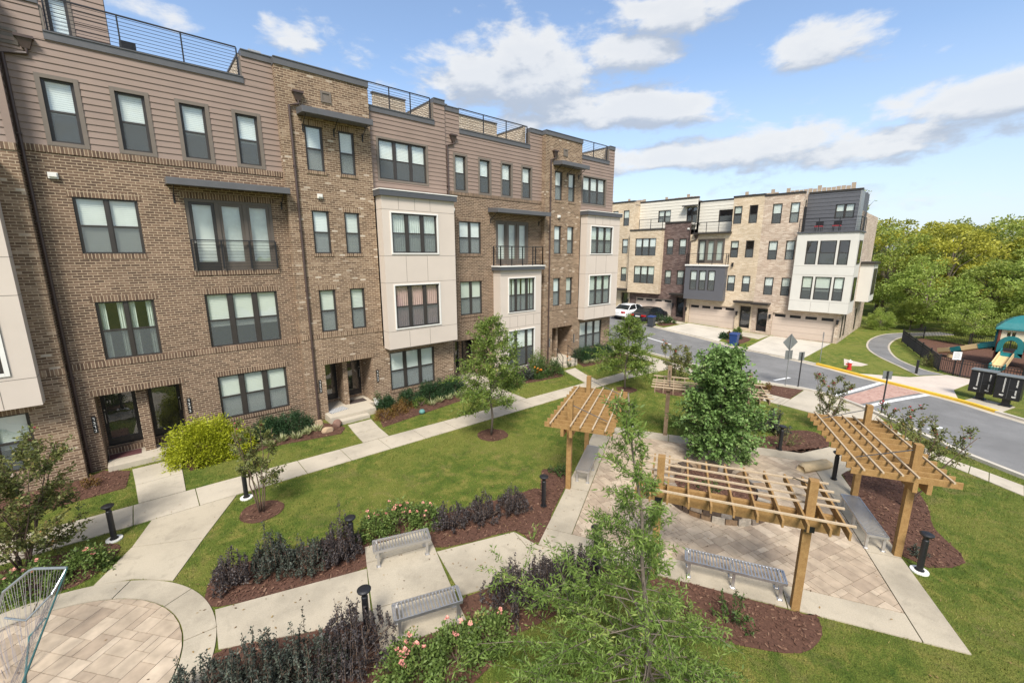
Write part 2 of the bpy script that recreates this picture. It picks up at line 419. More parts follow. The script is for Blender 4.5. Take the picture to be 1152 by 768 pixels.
def ribbon_poly(a, b): return list(a) + list(b)[::-1]

# --- lawn material
def lawn_mat():
    m, nt, b, out = new_mat('lawn'); v = obj_vec(nt)
    big = n_noise(nt, v, 0.35, 5, 0.6); mid = n_noise(nt, v, 2.2, 5, 0.65, 0.4); fine = n_noise(nt, v, 38, 4, 0.7); fine2 = n_noise(nt, v, 110, 3, 0.7)
    c = n_ramp(nt, mid, [(0.30, (0.070, 0.118, 0.018)), (0.5, (0.138, 0.178, 0.030)), (0.68, (0.268, 0.245, 0.060))])
    c = n_mix(nt, n_range(nt, big, 0.44, 0.64, 0.0, 0.75), c, (0.215, 0.222, 0.048))
    dry = n_ramp(nt, n_noise(nt, v, 1.1, 6, 0.7, 0.8), [(0.55, 0.0), (0.70, 1.0)])
    c = n_mix(nt, n_math(nt, 'MULTIPLY', dry, 0.5), c, (0.250, 0.190, 0.085))
    c = n_mix(nt, 1.0, c, n_ramp(nt, fine, [(0.30, 0.35), (0.70, 1.6)]), 'MULTIPLY')
    c = n_mix(nt, 1.0, c, n_ramp(nt, fine2, [(0.3, 0.65), (0.7, 1.3)]), 'MULTIPLY')
    set_in(nt, b.inputs['Base Color'], c); b.inputs['Roughness'].default_value = 0.9; b.inputs['Specular IOR Level'].default_value = 0.15
    n_bump(nt, n_math(nt, 'ADD', fine, n_math(nt, 'MULTIPLY', fine2, 0.5)), 0.9, 0.05, b)
    return m
M_lawn = lawn_mat()
def build_ground():
    xs = sorted(set([-900, -300, -120, -60, -30] + [float(t) for t in np.arange(-16, 62, 1.5)] + [70, 90, 120, 200, 400, 1500]))
    ys = sorted(set([-900, -300, -120, -60, -30] + [float(t) for t in np.arange(-16, 48, 1.5)] + [60, 90, 150, 300, 900]))
    vs = [(x, y, H(x, y)) for y in ys for x in xs]; W = len(xs)
    fs = [(j * W + i, j * W + i + 1, (j + 1) * W + i + 1, (j + 1) * W + i) for j in range(len(ys) - 1) for i in range(W - 1)]
    me = bpy.data.meshes.new('ground'); me.from_pydata(vs, [], fs); me.materials.append(M_lawn)
    o = bpy.data.objects.new('ground', me); COL.objects.link(o); tag(o, kind='structure')
build_ground()

# --- patio frame (turned 27.5 degrees)
TH = R(27.55); PC = (12.22, 4.90)
def P(u, v): return (PC[0] + u * math.cos(TH) - v * math.sin(TH), PC[1] + u * math.sin(TH) + v * math.cos(TH))

# --- road, kerbs
near_k = [(34.5, 46), (32.2, 34), (30.2, 26), (28.8, 20.6), (28.1, 18.2), (27.35, 14.8), (26.8, 12.6), (26.1, 10.6), (25.75, 9.0), (25.95, 7.7), (26.25, 6.2), (26.0, 4.9), (25.2, 3.6), (23.73, 1.95), (22.2, 0.45), (20.85, -1.4), (17.2, -7), (12.5, -14), (5, -25)]
far_k = [(43.0, 46), (40.3, 34), (38.2, 27.5), (36.55, 21.5), (35.3, 15.6), (34.2, 12.2), (33.2, 8.1), (31.2, 3.9), (29.7, 0.65), (28.3, -1.3), (24.2, -7.4), (19.5, -14.5), (12, -25)]
near_s = smooth_line(near_k, 5); far_s = smooth_line(far_k, 5)
def asphalt():
    m, nt, b, out = new_mat('asphalt'); v = obj_vec(nt)
    c = n_ramp(nt, n_noise(nt, v, 0.5, 6, 0.65), [(0.3, (0.135, 0.132, 0.128)), (0.7, (0.215, 0.210, 0.204))])
    c = n_mix(nt, 1.0, c, n_ramp(nt, n_noise(nt, v, 70, 3), [(0.3, 0.7), (0.7, 1.25)]), 'MULTIPLY')
    cr = n_ramp(nt, n_noise(nt, v, 1.0, 5, 0.7, 1.2), [(0.66, 0.0), (0.74, 1.0)])
    c = n_mix(nt, n_math(nt, 'MULTIPLY', cr, 0.45), c, (0.05, 0.05, 0.05))
    set_in(nt, b.inputs['Base Color'], c); b.inputs['Roughness'].default_value = 0.88
    n_bump(nt, n_noise(nt, v, 90, 3), 0.5, 0.008, b); return m
M_asphalt = asphalt()
sheet('road', ribbon_poly(near_s, far_s), 0.012, M_asphalt)
M_kerb = concrete('kerb_concrete', (0.55, 0.50, 0.42), 0.2)
M_yellow = plain('yellow_paint', (0.72, 0.45, 0.035), 0.6, 0.12, 3)
def offset_line(pts, d):
    out = []
    for i in range(len(pts)):
        a = np.array(pts[max(0, i - 1)]); b = np.array(pts[min(len(pts) - 1, i + 1)]); t = b - a; t = t / np.linalg.norm(t)
        out.append((pts[i][0] - t[1] * d, pts[i][1] + t[0] * d))
    return out
def kerb(name, pts, w, h, mat, side=1, z0=-0.05, pan=0.0):
    a = pts; b = offset_line(pts, side * w); mb = MB(); n = len(a)
    for i in range(n - 1):
        q = [a[i], a[i + 1], b[i + 1], b[i]]
        mb.prism(q, lambda x, y: H(x, y) + z0, lambda x, y: H(x, y) + h)
        HARD.append(q)
    return tag(mb.build(name, mat), kind='structure')
kerb('kerb', near_s, 0.14, 0.12, M_kerb, -1)
iy0 = next(i for i, p in enumerate(far_s) if p[1] < 7.75); iy1 = next(i for i, p in enumerate(far_s) if p[1] < -0.5)
kerb('kerb', far_s[:iy0 + 1], 0.14, 0.10, M_kerb, 1); kerb('yellow_kerb', far_s[iy0:iy1 + 1], 0.20, 0.13, M_yellow, 1); kerb('kerb', far_s[iy1:], 0.14, 0.12, M_kerb, 1)
gut = ribbon_poly(far_s, offset_line(far_s, -0.32)); sheet('gutter', gut, 0.017, M_concL, hard=False)
sheet('gutter', ribbon_poly(near_s, offset_line(near_s, 0.30)), 0.017, M_concL, hard=False)
# lane mark, crossing
M_roadwhite = plain('road_paint', (0.72, 0.72, 0.70), 0.7, 0.15, 6)
def strip(name, pts, w, dz, mat):
    sheet(name, ribbon_poly(offset_line(pts, w / 2), offset_line(pts, -w / 2)), dz, mat, hard=False, edge=0.003)
strip('lane_marking', [(32.1, 19.2), (31.3, 16.6)], 0.14, 0.018, M_roadwhite)
strip('lane_marking', [(26.9, 7.8), (28.2, 7.4)], 0.16, 0.018, M_roadwhite)
strip('lane_marking', [(23.9, 1.1), (24.6, 0.75)], 0.16, 0.018, M_roadwhite)
pink = brick_mat('red_crossing_pavers', [(0, (0.36, 0.22, 0.17)), (1, (0.50, 0.33, 0.27))], (0.40, 0.30, 0.25), bw=0.22, bh=0.11, mw=0.006)
def crossing_mat():
    m, nt, b, out = new_mat('crossing_pavers'); v = obj_vec(nt)
    t = nt.nodes.new('ShaderNodeTexBrick'); nt.links.new(v, t.inputs['Vector']); t.inputs['Scale'].default_value = 1
    for k, c in (('Color1', (0.36, 0.205, 0.16)), ('Color2', (0.46, 0.29, 0.23)), ('Mortar', (0.38, 0.28, 0.24))): t.inputs[k].default_value = (*c, 1)
    t.inputs['Brick Width'].default_value = 0.22; t.inputs['Row Height'].default_value = 0.11; t.inputs['Mortar Size'].default_value = 0.006
    set_in(nt, b.inputs['Base Color'], t.outputs['Color']); b.inputs['Roughness'].default_value = 0.85; return m
M_cross = crossing_mat()
up = smooth_line([(25.95, 4.55), (28.0, 4.02), (30.9, 3.35)], 5); lo = smooth_line([(25.35, 3.72), (27.6, 2.95), (30.1, 1.95)], 5)
sheet('crossing', ribbon_poly(up, lo), 0.028, M_cross, hard=False)
strip('crossing_marking', [(p[0] + 0.06, p[1] + 0.28) for p in up], 0.22, 0.022, M_roadwhite)
strip('crossing_marking', [(p[0] - 0.10, p[1] - 0.30) for p in lo], 0.22, 0.022, M_roadwhite)

# --- long sidewalk in front of the terrace
def yn(x): return 14.30 - 0.034 * x
def yf(x): return 15.52 - 0.046 * x
cut = [-14.0 + 1.45 * i for i in range(25)]; cut = [c for c in cut if c < 20.6] + [20.6]
slabs('sidewalk', [[(a, yn(a)), (b, yn(b)), (b, yf(b)), (a, yf(a))] for a, b in zip(cut, cut[1:])], 0.022, M_concL)
# --- sidewalk along the street
sw_f = smooth_line([(32.8, 44), (30.6, 33), (28.8, 24), (27.25, 17.9), (26.4, 14.3), (25.9, 12.3), (25.1, 10.6), (24.4, 8.8), (23.95, 7.2), (23.85, 6.1)], 4)
sw_n = smooth_line([(31.8, 44.4), (29.6, 33.4), (27.8, 24.4), (26.45, 18.2), (25.35, 14.7), (24.85, 12.5), (24.0, 10.8), (23.1, 9.0), (22.65, 7.2), (22.6, 6.1)], 4)
slabs('sidewalk', [[sw_n[i], sw_n[i + 1], sw_f[i + 1], sw_f[i]] for i in range(len(sw_n) - 1)], 0.024, M_concL)
slabs('sidewalk', [[(20.6, yn(20.6)), (22.3, 13.45), (22.6, 14.52), (20.6, yf(20.6))], [(22.3, 13.45), (25.0, 13.0), (25.30, 14.30), (22.6, 14.52)]], 0.020, M_concL)
slabs('sidewalk', [[(22.6, 6.1), (23.85, 6.1), (26.08, 6.1), (26.05, 5.3), (25.75, 4.5), (22.4, 4.55)], [(22.4, 4.55), (25.75, 4.5), (24.95, 3.5), (24.3, 2.8), (21.75, 2.8)]], 0.023, M_concL)
lw_n = smooth_line([(21.75, 2.8), (20.9, 1.4), (20.25, 0.42), (19.15, -1.4), (15.6, -6.8), (10.8, -14)], 4); lw_f = smooth_line([(24.3, 2.8), (22.4, 1.75), (20.98, 0.40), (20.06, -1.41), (16.6, -7.2), (11.9, -14.5)], 4)
slabs('sidewalk', [[lw_n[i], lw_n[i + 1], lw_f[i + 1], lw_f[i]] for i in range(len(lw_n) - 1)], 0.022, M_concL)
# --- path from the patio corner to the street
slabs('path', [[P(4.1, -2.75), (16.62, 4.2), (18.9, 3.32), (18.5, 1.95), (17.1, 2.45), P(2.75, -4.1), P(4.1, -4.1)], [(18.9, 3.32), (22.1, 3.6), (21.75, 2.8), (20.6, 1.1), (18.5, 1.95)]], 0.021, M_conc)
# --- diagonal path, round plaza
slabs('path', [[(-0.57, yn(-0.57) - .008), (1.42, yn(1.42) - .008), (0.42, 12.45), (-0.98, 13.2)], [(-0.98, 13.2), (0.42, 12.45), (-0.28, 11.12), (-0.95, 11.78), (-1.62, 12.08)]], 0.021, M_conc)
CC = (-2.7, 9.3)
def arc(r, a0, a1, n=14): return [(CC[0] + r * math.cos(R(a)), CC[1] + r * math.sin(R(a))) for a in np.linspace(a0, a1, n)]
ring = [[*arc(2.99, a, b), *arc(2.46, a, b)[::-1]] for a, b in zip(range(-95, 265, 30), range(-65, 295, 30))]
slabs('plaza_border', ring, 0.026, M_conc)
def clip(poly, clipper):
    out = poly; n = len(clipper)
    for i in range(n):
        a, b = clipper[i], clipper[(i + 1) % n]; src = out; out = []
        if not src: return []
        sd = lambda p: (b[0] - a[0]) * (p[1] - a[1]) - (b[1] - a[1]) * (p[0] - a[0])
        for j in range(len(src)):
            p, q = src[j - 1], src[j]; sp, sq = sd(p), sd(q)
            if sp * sq < 0:
                t = sp / (sp - sq); out.append((p[0] + (q[0] - p[0]) * t, p[1] + (q[1] - p[1]) * t))
            if sq >= 0: out.append(q)
    return out
def pavers(name, region, ang, unit, z, mat, seed, org, gap=0.010):
    """random ashlar of stone pavers in three sizes, clipped to the region (counter-clockwise)"""
    rnd = random.Random(seed); ca, sa = math.cos(ang), math.sin(ang)
    loc = [((x - org[0]) * ca + (y - org[1]) * sa, -(x - org[0]) * sa + (y - org[1]) * ca) for x, y in region]
    i0 = int(min(p[0] for p in loc) / unit) - 2; i1 = int(max(p[0] for p in loc) / unit) + 2
    j0 = int(min(p[1] for p in loc) / unit) - 2; j1 = int(max(p[1] for p in loc) / unit) + 2
    used = set(); mb = MB()
    for j in range(j0, j1):
        for i in range(i0, i1):
            if (i, j) in used: continue
            sizes = [(3, 2), (2, 2), (3, 1), (2, 3), (2, 1), (4, 2)]; wts = [5, 3, 2, 3, 1.5, 2]
            w, h = rnd.choices(sizes, wts)[0]
            while w > 1 and any((i + k, j) in used for k in range(w)): w -= 1
            for k in range(h):
                if any((i + q, j + k) in used for q in range(w)): h = k; break
            for a in range(w):
                for b in range(h): used.add((i + a, j + b))
            g = gap / 2; q = [(i * unit + g, j * unit + g), ((i + w) * unit - g, j * unit + g), ((i + w) * unit - g, (j + h) * unit - g), (i * unit + g, (j + h) * unit - g)]
            q = [(org[0] + x * ca - y * sa, org[1] + x * sa + y * ca) for x, y in q]
            q = clip(q, region)
            if len(q) > 2: mb.prism(q, -0.02, z + rnd.uniform(-0.0015, 0.0015), tint=rnd.random())
    HARD.append(region)
    return tag(mb.build(name, mat), kind='structure')
M_paver = tint_mat('tan_pavers', [(0, (0.330, 0.255, 0.185)), (0.4, (0.385, 0.303, 0.220)), (0.75, (0.430, 0.345, 0.252)), (1, (0.48, 0.39, 0.29))], 0.85, noise=3.5, amt=0.45, bump=0.006, bscale=50)
M_joint = plain('joint_sand', (0.15, 0.11, 0.08), 0.95, 0.2, 20)
sheet('paver_bed', arc(2.455, 0, 350, 36), 0.008, M_joint)
pavers('plaza_pavers', arc(2.45, 0, 352, 46), R(38), 0.165, 0.024, M_paver, 5, CC)
# --- patio
B = 3.42
sheet('paver_bed', [P(-B, -B), P(B, -B), P(B, B), P(-B, B)], 0.008, M_joint)
pavers('patio_pavers', [P(-B + .01, -B + .01), P(B - .01, -B + .01), P(B - .01, B - .01), P(-B + .01, B - .01)], TH + R(45), 0.145, 0.024, M_paver, 9, PC)
A = 4.12; bl = []
for k in range(4):
    c, s = [(1, 0), (0, 1), (-1, 0), (0, -1)][k]
    rot = lambda u, v: P(u * c - v * s, u * s + v * c)
    e = [-A, -1.45, 1.25, B]
    for a, b in zip(e, e[1:]): bl.append([rot(a if a > -A else -A, -A), rot(b, -A), rot(b, -B), rot(max(a, -A), -B)])
slabs('patio_border', bl, 0.026, M_conc)
# --- walk with the two benches
slabs('path', [[(0.22, 8.45), (2.62, 7.22), (3.12, 8.66), (0.30, 9.58)], [(4.30, 6.56), (6.2, 5.86), (6.55, 7.42), (4.62, 8.10)], [(6.2, 5.86), P(-4.13, 2.2), P(-4.13, A), (6.55, 7.42)]], 0.020, M_conc)
slabs('bench_pad', [[(3.36, 9.40), (4.88, 8.98), (4.70, 8.36), (3.16, 8.82)], [(3.16, 8.82), (4.70, 8.36), (4.28, 6.90), (2.72, 7.45)], [(2.72, 7.45), (4.28, 6.90), (4.02, 5.95), (2.45, 6.45)]], 0.030, M_conc)

# --- mulch beds
M_mulch = tint_mat('bark_mulch', [(0, (0.055, 0.026, 0.018)), (0.4, (0.118, 0.058, 0.038)), (0.75, (0.190, 0.105, 0.068)), (1, (0.33, 0.21, 0.14))], 0.9, noise=25, amt=0.6, bump=0.02, bscale=55)
def mulch(poly, chips=210, mound=0.05, seed=0, light=0.0, k=5):
    poly = smooth_poly(poly, k) if k else poly
    rnd = np.random.default_rng(seed + 77); mb = MB(); n = len(poly)
    ar = 0.5 * sum(poly[i][0] * poly[(i + 1) % n][1] - poly[(i + 1) % n][0] * poly[i][1] for i in range(n))
    if ar < 0: poly = poly[::-1]
    c = np.mean(np.array(poly), axis=0)
    zb = lambda x, y: H(x, y)
    mb.prism(poly, lambda x, y: zb(x, y) - 0.02, lambda x, y: zb(x, y) + 0.008 + 0.0011 * (seed % 11), tint=0.28 + light)
    xs = [p[0] for p in poly]; ys = [p[1] for p in poly]
    N = int(chips * (max(xs) - min(xs)) * (max(ys) - min(ys)))
    px = rnd.uniform(min(xs), max(xs), N); py = rnd.uniform(min(ys), max(ys), N); ok = inpoly(px, py, poly)
    for q in SLABS:
        if max(p[0] for p in q) > min(xs) and min(p[0] for p in q) < max(xs): ok &= ~inpoly(px, py, q)
    for x, y in zip(px[ok], py[ok]):
        a = rnd.uniform(0, 6.28); L = rnd.uniform(0.012, 0.042); w = L * rnd.uniform(0.25, 0.55); tl = rnd.uniform(-0.5, 0.5)
        d = Vector((math.cos(a), math.sin(a), tl * 0.6)) * L; s_ = Vector((-math.sin(a), math.cos(a), rnd.uniform(-0.4, 0.4))) * w
        p = Vector((x, y, zb(x, y) + rnd.uniform(0.018, 0.045)))
        mb.add([p - d - s_, p + d - s_, p + d + s_, p - d + s_], [(0, 1, 2, 3)], float(np.clip(rnd.beta(2, 2.6) + light, 0, 1)))
    HARD.append(poly)
    return tag(mb.build('mulch_bed', M_mulch), kind='structure')
mulch([(0.38, 9.62), (0.20, 10.15), (0.62, 10.78), (2.2, 10.45), (3.30, 10.05), (3.42, 9.45), (3.12, 8.72), (1.75, 9.12)], seed=1, k=3)
mulch([(3.40, 9.44), (3.35, 10.05), (4.6, 9.98), (5.6, 9.30), (7.6, 8.75), (8.55, 8.45), P(-2.72, 4.16), P(-4.16, 4.16), (6.6, 7.45), (4.92, 8.08)], seed=2, k=3)
mulch([P(-2.7, 4.16), (8.6, 8.5), (9.4, 9.25), P(-0.2, 4.9), P(-0.2, 4.16)], seed=12, k=0)
mulch([(0.12, 8.42), (-0.35, 7.6), (0.2, 6.6), (1.2, 6.0), (2.4, 5.9), (2.5, 6.42), (2.70, 7.12), (1.4, 7.84)], seed=3, k=3)
mulch([(2.46, 6.40), (2.1, 5.7), (2.6, 4.9), (3.6, 4.9), (4.6, 5.1), (4.55, 5.6), (4.05, 5.93)], seed=4, k=3)
mulch([(4.10, 5.98), (4.4, 5.2), (5.6, 4.9), (6.9, 4.8), P(-4.16, 1.4), P(-4.16, 2.15), (6.1, 5.82), (4.34, 6.48)], seed=5, k=3)
mulch([P(-4.16, 1.25), (7.35, 3.6), (7.25, 2.75), (7.6, 2.1), (8.2, 1.4), (8.95, 1.25), (9.42, 1.5), P(-4.16, -1.55)], seed=6, k=3)
mulch([P(-1.3, -4.16), (13.8, -0.42), (15.0, 0.20), (16.3, 0.45), (17.8, 0.95), (19.3, 1.2), (18.5, 1.92), (17.1, 2.42), P(2.75, -4.16)], seed=7, k=3)
mulch([(18.55, 1.90), (19.4, 1.25), (20.2, 0.6), (20.75, 1.3), (20.3, 1.2)], seed=17, k=3)
mulch([P(4.16, -2.6), (16.65, 4.25), (18.9, 3.38), (20.0, 4.1), (19.4, 4.85), (17.9, 5.3), (17.6, 6.6), (16.2, 7.0), P(4.16, 0.2)], seed=8, k=3)
mulch([(25.35, 7.9), (25.75, 7.6), (26.08, 6.15), (23.9, 6.14), (24.02, 7.2), (24.3, 8.3)], seed=9, k=0, light=0.06)
mulch([(1.25, 12.75), (1.55, 12.3), (2.1, 12.35), (2.35, 12.75), (2.1, 13.25), (1.5, 13.3)], seed=10, chips=260)
mulch([(9.35, 12.6), (9.6, 12.1), (10.3, 12.05), (10.55, 12.6), (10.2, 13.15), (9.6, 13.1)], seed=11, chips=220)
mulch([(19.9, 11.2), (20.3, 9.9), (21.6, 9.8), (22.0, 10.9), (21.0, 11.7)], seed=13, chips=120)
mulch([(18.5, 12.55), (18.6, 12.0), (19.4, 12.0), (19.5, 12.6), (19.0, 13.0)], seed=14, chips=120)
mulch([(-3.4, 12.9), (-1.9, 12.35), (-1.2, 13.3), (-1.6, 13.85), (-3.2, 14.1), (-5.2, 14.1), (-5.2, 13.0)], seed=15)
# beds against the terrace
mulch([(-8.5, 18.55), (-8.5, 17.2), (-3.0, 16.9), (-1.12, 17.0), (-1.02, 18.3), (-1.7, 18.9), (-2.1, 18.55)], seed=20, k=0)
mulch([(0.35, 18.2), (0.5, 17.0), (3.2, 17.2), (5.4, 16.7), (5.75, 17.2), (5.6, 17.9), (4.8, 18.68), (4.8, 18.98), (0.9, 18.98), (0.5, 18.4)], seed=21, k=0)
mulch([(7.35, 17.5), (6.95, 16.2), (9.0, 16.5), (12.0, 16.9), (12.3, 18.6), (7.75, 18.68)], seed=22, k=0)
mulch([(14.4, 18.98), (14.3, 17.1), (16.8, 16.6), (18.4, 16.4), (19.0, 17.2), (19.3, 18.65), (18.4, 18.3), (15.2, 18.3), (15.2, 18.98)], seed=23, k=0)
mulch([(21.9, 18.65), (21.0, 17.0), (24.0, 16.6), (26.0, 17.2), (26.2, 18.68)], seed=24, k=0)
# --- front walks and porches are built with the houses below; walks:
slabs('front_walk', [[(-0.98, 18.36), (0.32, 18.36), (0.30, 16.95), (-0.90, 16.95)], [(-0.90, 16.95), (0.30, 16.95), (0.28, yf(0.28) + .01), (-0.84, yf(-0.84) + .01)]], 0.028, M_concL)
slabs('front_walk', [[(5.92, 17.40), (6.95, 17.40), (6.82, 16.3), (5.80, 16.3)], [(5.80, 16.3), (6.82, 16.3), (6.76, yf(6.76) + .01), (5.72, yf(5.72) + .01)]], 0.028, M_concL)
slabs('front_walk', [[(12.75, 18.2), (14.15, 18.2), (14.0, 16.6), (12.7, 16.6)], [(12.7, 16.6), (14.0, 16.6), (13.95, yf(13.95) + .01), (12.65, yf(12.65) + .01)]], 0.028, M_concL)
slabs('front_walk', [[(19.3, 17.15), (20.35, 17.15), (19.7, 15.8), (18.75, 15.8)], [(18.75, 15.8), (19.7, 15.8), (19.3, yf(19.3) + .01), (18.3, yf(18.3) + .01)]], 0.028, M_concL)
# --- far side of the street
M_drive = concrete('driveway_concrete', (0.54, 0.49, 0.41), 0.2)
for a, b, c, d in (((33.35, 8.35), (34.25, 12.25), (41.72, 12.85), (41.88, 8.45)), ((35.1, 14.6), (36.2, 20.35), (41.3, 20.2), (41.5, 15.95)), ((36.75, 22.0), (38.2, 26.9), (41.0, 26.4), (41.2, 22.2))):
    sheet('driveway', [a, b, c, d], 0.024, M_drive)
for q in ([(39.2, 12.95), (41.7, 12.95), (41.5, 15.75), (39.6, 15.75)], [(40.0, 20.45), (41.3, 20.45), (41.2, 21.9), (40.2, 21.9)]):
    sheet('front_walk', q, 0.020, M_concL)
mulch([(35.4, 13.3), (38.8, 13.4), (39.2, 15.5), (36.6, 14.6)], seed=30, chips=25)
mulch([(37.6, 20.9), (40.0, 20.7), (40.1, 21.8), (38.2, 21.9)], seed=31, chips=25)
path_l = smooth_line([(34.6, 2.45), (36.4, 3.43), (39.3, 5.05), (42.3, 6.1), (46.2, 6.6), (49.8, 6.4), (52.2, 5.6), (56, 3)], 6)
path_r = smooth_line([(35.9, 1.55), (36.7, 2.62), (39.3, 4.12), (43.3, 5.1), (46.9, 5.35), (49.6, 5.15), (51.5, 4.4), (55, 2)], 6)
ribbon_sheet('asphalt_path', path_l, path_r, 0.014, M_asphalt)
for ln, d in ((path_l, 0.12), (path_r, -0.12)): ribbon_sheet('path_edge', ln, offset_line(ln, d), 0.019, M_concL)
M_apron = concrete('pinkish_concrete', (0.56, 0.475, 0.40), 0.15)
sheet('sidewalk', [(32.15, 5.25), (33.6, 2.75), (34.6, 2.2), (35.95, 1.35), (35.66, 0.1), (32.15, 0.85), (30.05, 0.55), (30.7, 2.4), (31.45, 3.9)], 0.024, M_apron)
sheet('sidewalk', [(30.2, 0.36), (31.3, 0.0), (30.6, -1.3), (29.15, -0.88)], 0.024, M_concL)
sheet('sidewalk', [(36.3, 6.45), (35.55, 5.0), (34.75, 5.2), (34.15, 6.0)], 0.02, M_apron)
pg = [(36.8, 1.55), (47.0, 4.55), (50.6, 3.9), (49.2, 0.5), (48.0, -12), (34.4, -12), (35.75, -1.5), (36.05, 0.7)]
mulch(pg, chips=14, seed=40, light=0.10, k=0)

# --- real grass blades on the near lawns
M_grass = tint_mat('grass_blades', [(0, (0.058, 0.105, 0.016)), (0.45, (0.142, 0.188, 0.033)), (0.75, (0.25, 0.25, 0.060)), (1, (0.42, 0.33, 0.14))], 0.7, noise=0.9, amt=0.9, spec=0.2, trans=0.3)
def grass(n, x0, x1, y0, y1, seed, hmin, hmax, wd):
    rg = np.random.default_rng(seed); x = rg.uniform(x0, x1, n); y = rg.uniform(y0, y1, n); ok = np.ones(n, bool)
    for p in HARD:
        a = np.array(p); bx = (x > a[:, 0].min()) & (x < a[:, 0].max()) & (y > a[:, 1].min()) & (y < a[:, 1].max()) & ok
        idx = np.nonzero(bx)[0]
        if len(idx): ok[idx[inpoly(x[idx], y[idx], [tuple(t) for t in p])]] = False
    ok &= (y < 18.9)
    x, y = x[ok], y[ok]; n = len(x); a = rg.uniform(0, 2 * np.pi, n); h = rg.uniform(hmin, hmax, n); ln = rg.uniform(0.1, 0.9, n) * h
    w = wd * rg.uniform(0.7, 1.4, n); b = rg.uniform(0, 2 * np.pi, n)
    v = np.zeros((n, 3, 3)); v[:, 0, 0] = x - np.cos(a) * w; v[:, 0, 1] = y - np.sin(a) * w; v[:, 1, 0] = x + np.cos(a) * w; v[:, 1, 1] = y + np.sin(a) * w
    v[:, 2, 0] = x + np.cos(b) * ln; v[:, 2, 1] = y + np.sin(b) * ln; v[:, 2, 2] = h
    t = np.clip(rg.beta(2.2, 2.6, n) + 0.22 * np.sin(x * 1.3 + 2 * np.sin(y * 0.7)) * np.cos(y * 1.1), 0, 1)
    return v.reshape(-1, 3), t
def build_grass():
    parts = [grass(150000, -1, 22, -4, 9, 1, 0.025, 0.06, 0.006), grass(130000, -5, 27, 8, 18.9, 2, 0.025, 0.06, 0.008)]
    v = np.concatenate([p[0] for p in parts]); t = np.concatenate([p[1] for p in parts]); n = len(t)
    me = bpy.data.meshes.new('grass'); me.vertices.add(3 * n); me.vertices.foreach_set('co', v.ravel().astype(np.float32))
    me.loops.add(3 * n); me.loops.foreach_set('vertex_index', np.arange(3 * n, dtype=np.int32)); me.polygons.add(n)
    me.polygons.foreach_set('loop_start', np.arange(0, 3 * n, 3, dtype=np.int32)); me.polygons.foreach_set('loop_total', np.full(n, 3, np.int32))
    at = me.attributes.new('tint', 'FLOAT', 'FACE'); at.data.foreach_set('value', t.astype(np.float32)); me.update(); me.validate()
    me.materials.append(M_grass); o = bpy.data.objects.new('grass', me); COL.objects.link(o); tag(o, 'short mown grass blades over the courtyard lawns', 'grass', kind='stuff')
build_grass()

# --- fallen leaves and bits of bark blown over the paving and the lawn
def litter():
    rg = np.random.default_rng(5); mb = MB(); n = 1500; x = np.concatenate([rg.uniform(-4, 22, n // 2), rg.uniform(0, 12, n // 2)]); y = np.concatenate([rg.uniform(-2, 18, n // 2), rg.uniform(4, 11, n // 2)])
    for a, b in zip(x, y):
        q = rg.uniform(0, 6.28); L = rg.uniform(.012, .035); d = Vector((math.cos(q), math.sin(q), rg.uniform(-.2, .3))) * L; e = Vector((-math.sin(q), math.cos(q), rg.uniform(-.2, .3))) * L * .45; p = Vector((a, b, .036)); mb.add([p - d, p + e, p + d, p - e], [(0, 1, 2, 3)], rg.random())
    o = mb.build('fallen_leaves', tint_mat('dry_leaf', [(0, (.07, .045, .025)), (.5, (.17, .10, .045)), (1, (.32, .22, .08))], .8, noise=0)); tag(o, 'small dry leaves and bark bits scattered over paths and lawn', 'fallen leaves', kind='stuff')
litter()
# ================================================================== HOUSES: shared builders (x along the front, y into the house, z up)
def cells(lo, hi, cuts): return sorted(set([lo, hi] + [c for c in cuts if lo < c < hi]))
def wall_front(mb, x0, x1, z0, z1, y, holes=(), depth=0.12):
    xs = cells(x0, x1, [h[0] for h in holes] + [h[1] for h in holes]); zs = cells(z0, z1, [h[2] for h in holes] + [h[3] for h in holes])
    for a, b in zip(xs, xs[1:]):
        for c, d in zip(zs, zs[1:]):
            mx, mz = (a + b) / 2, (c + d) / 2
            if any(h[0] < mx < h[1] and h[2] < mz < h[3] for h in holes): continue
            mb.quad((a, y, c), (b, y, c), (b, y, d), (a, y, d))
    for h in holes:
        a, b, c, d = max(h[0], x0), min(h[1], x1), max(h[2], z0), min(h[3], z1); e = y + (h[4] if len(h) > 4 else depth)
        if h[0] >= x0 - 1e-6: mb.quad((a, y, c), (a, y, d), (a, e, d), (a, e, c))
        if h[1] <= x1 + 1e-6: mb.quad((b, y, c), (b, e, c), (b, e, d), (b, y, d))
        mb.quad((a, y, d), (b, y, d), (b, e, d), (a, e, d)); mb.quad((a, y, c), (a, e, c), (b, e, c), (b, y, c))
def siding_front(mb, x0, x1, z0, z1, y, holes=(), pitch=0.19, lip=0.022):
    k = z0
    while k < z1 - 1e-4:
        t = min(k + pitch, z1); zs = cells(k, t, [h[2] for h in holes] + [h[3] for h in holes])
        yy = lambda z: y - lip * (1 - (z - k) / pitch)
        for c, d in zip(zs, zs[1:]):
            mz = (c + d) / 2; act = sorted([(h[0], h[1]) for h in holes if h[2] < mz < h[3]]); cur = x0; iv = []
            for a, b in act:
                if a > cur: iv.append((cur, min(a, x1)))
                cur = max(cur, b)
            if cur < x1: iv.append((cur, x1))
            for a, b in iv:
                mb.quad((a, yy(c), c), (b, yy(c), c), (b, yy(d), d), (a, yy(d), d))
                if c == k: mb.quad((a, y, c), (b, y, c), (b, yy(c), c), (a, yy(c), c))
        k = t
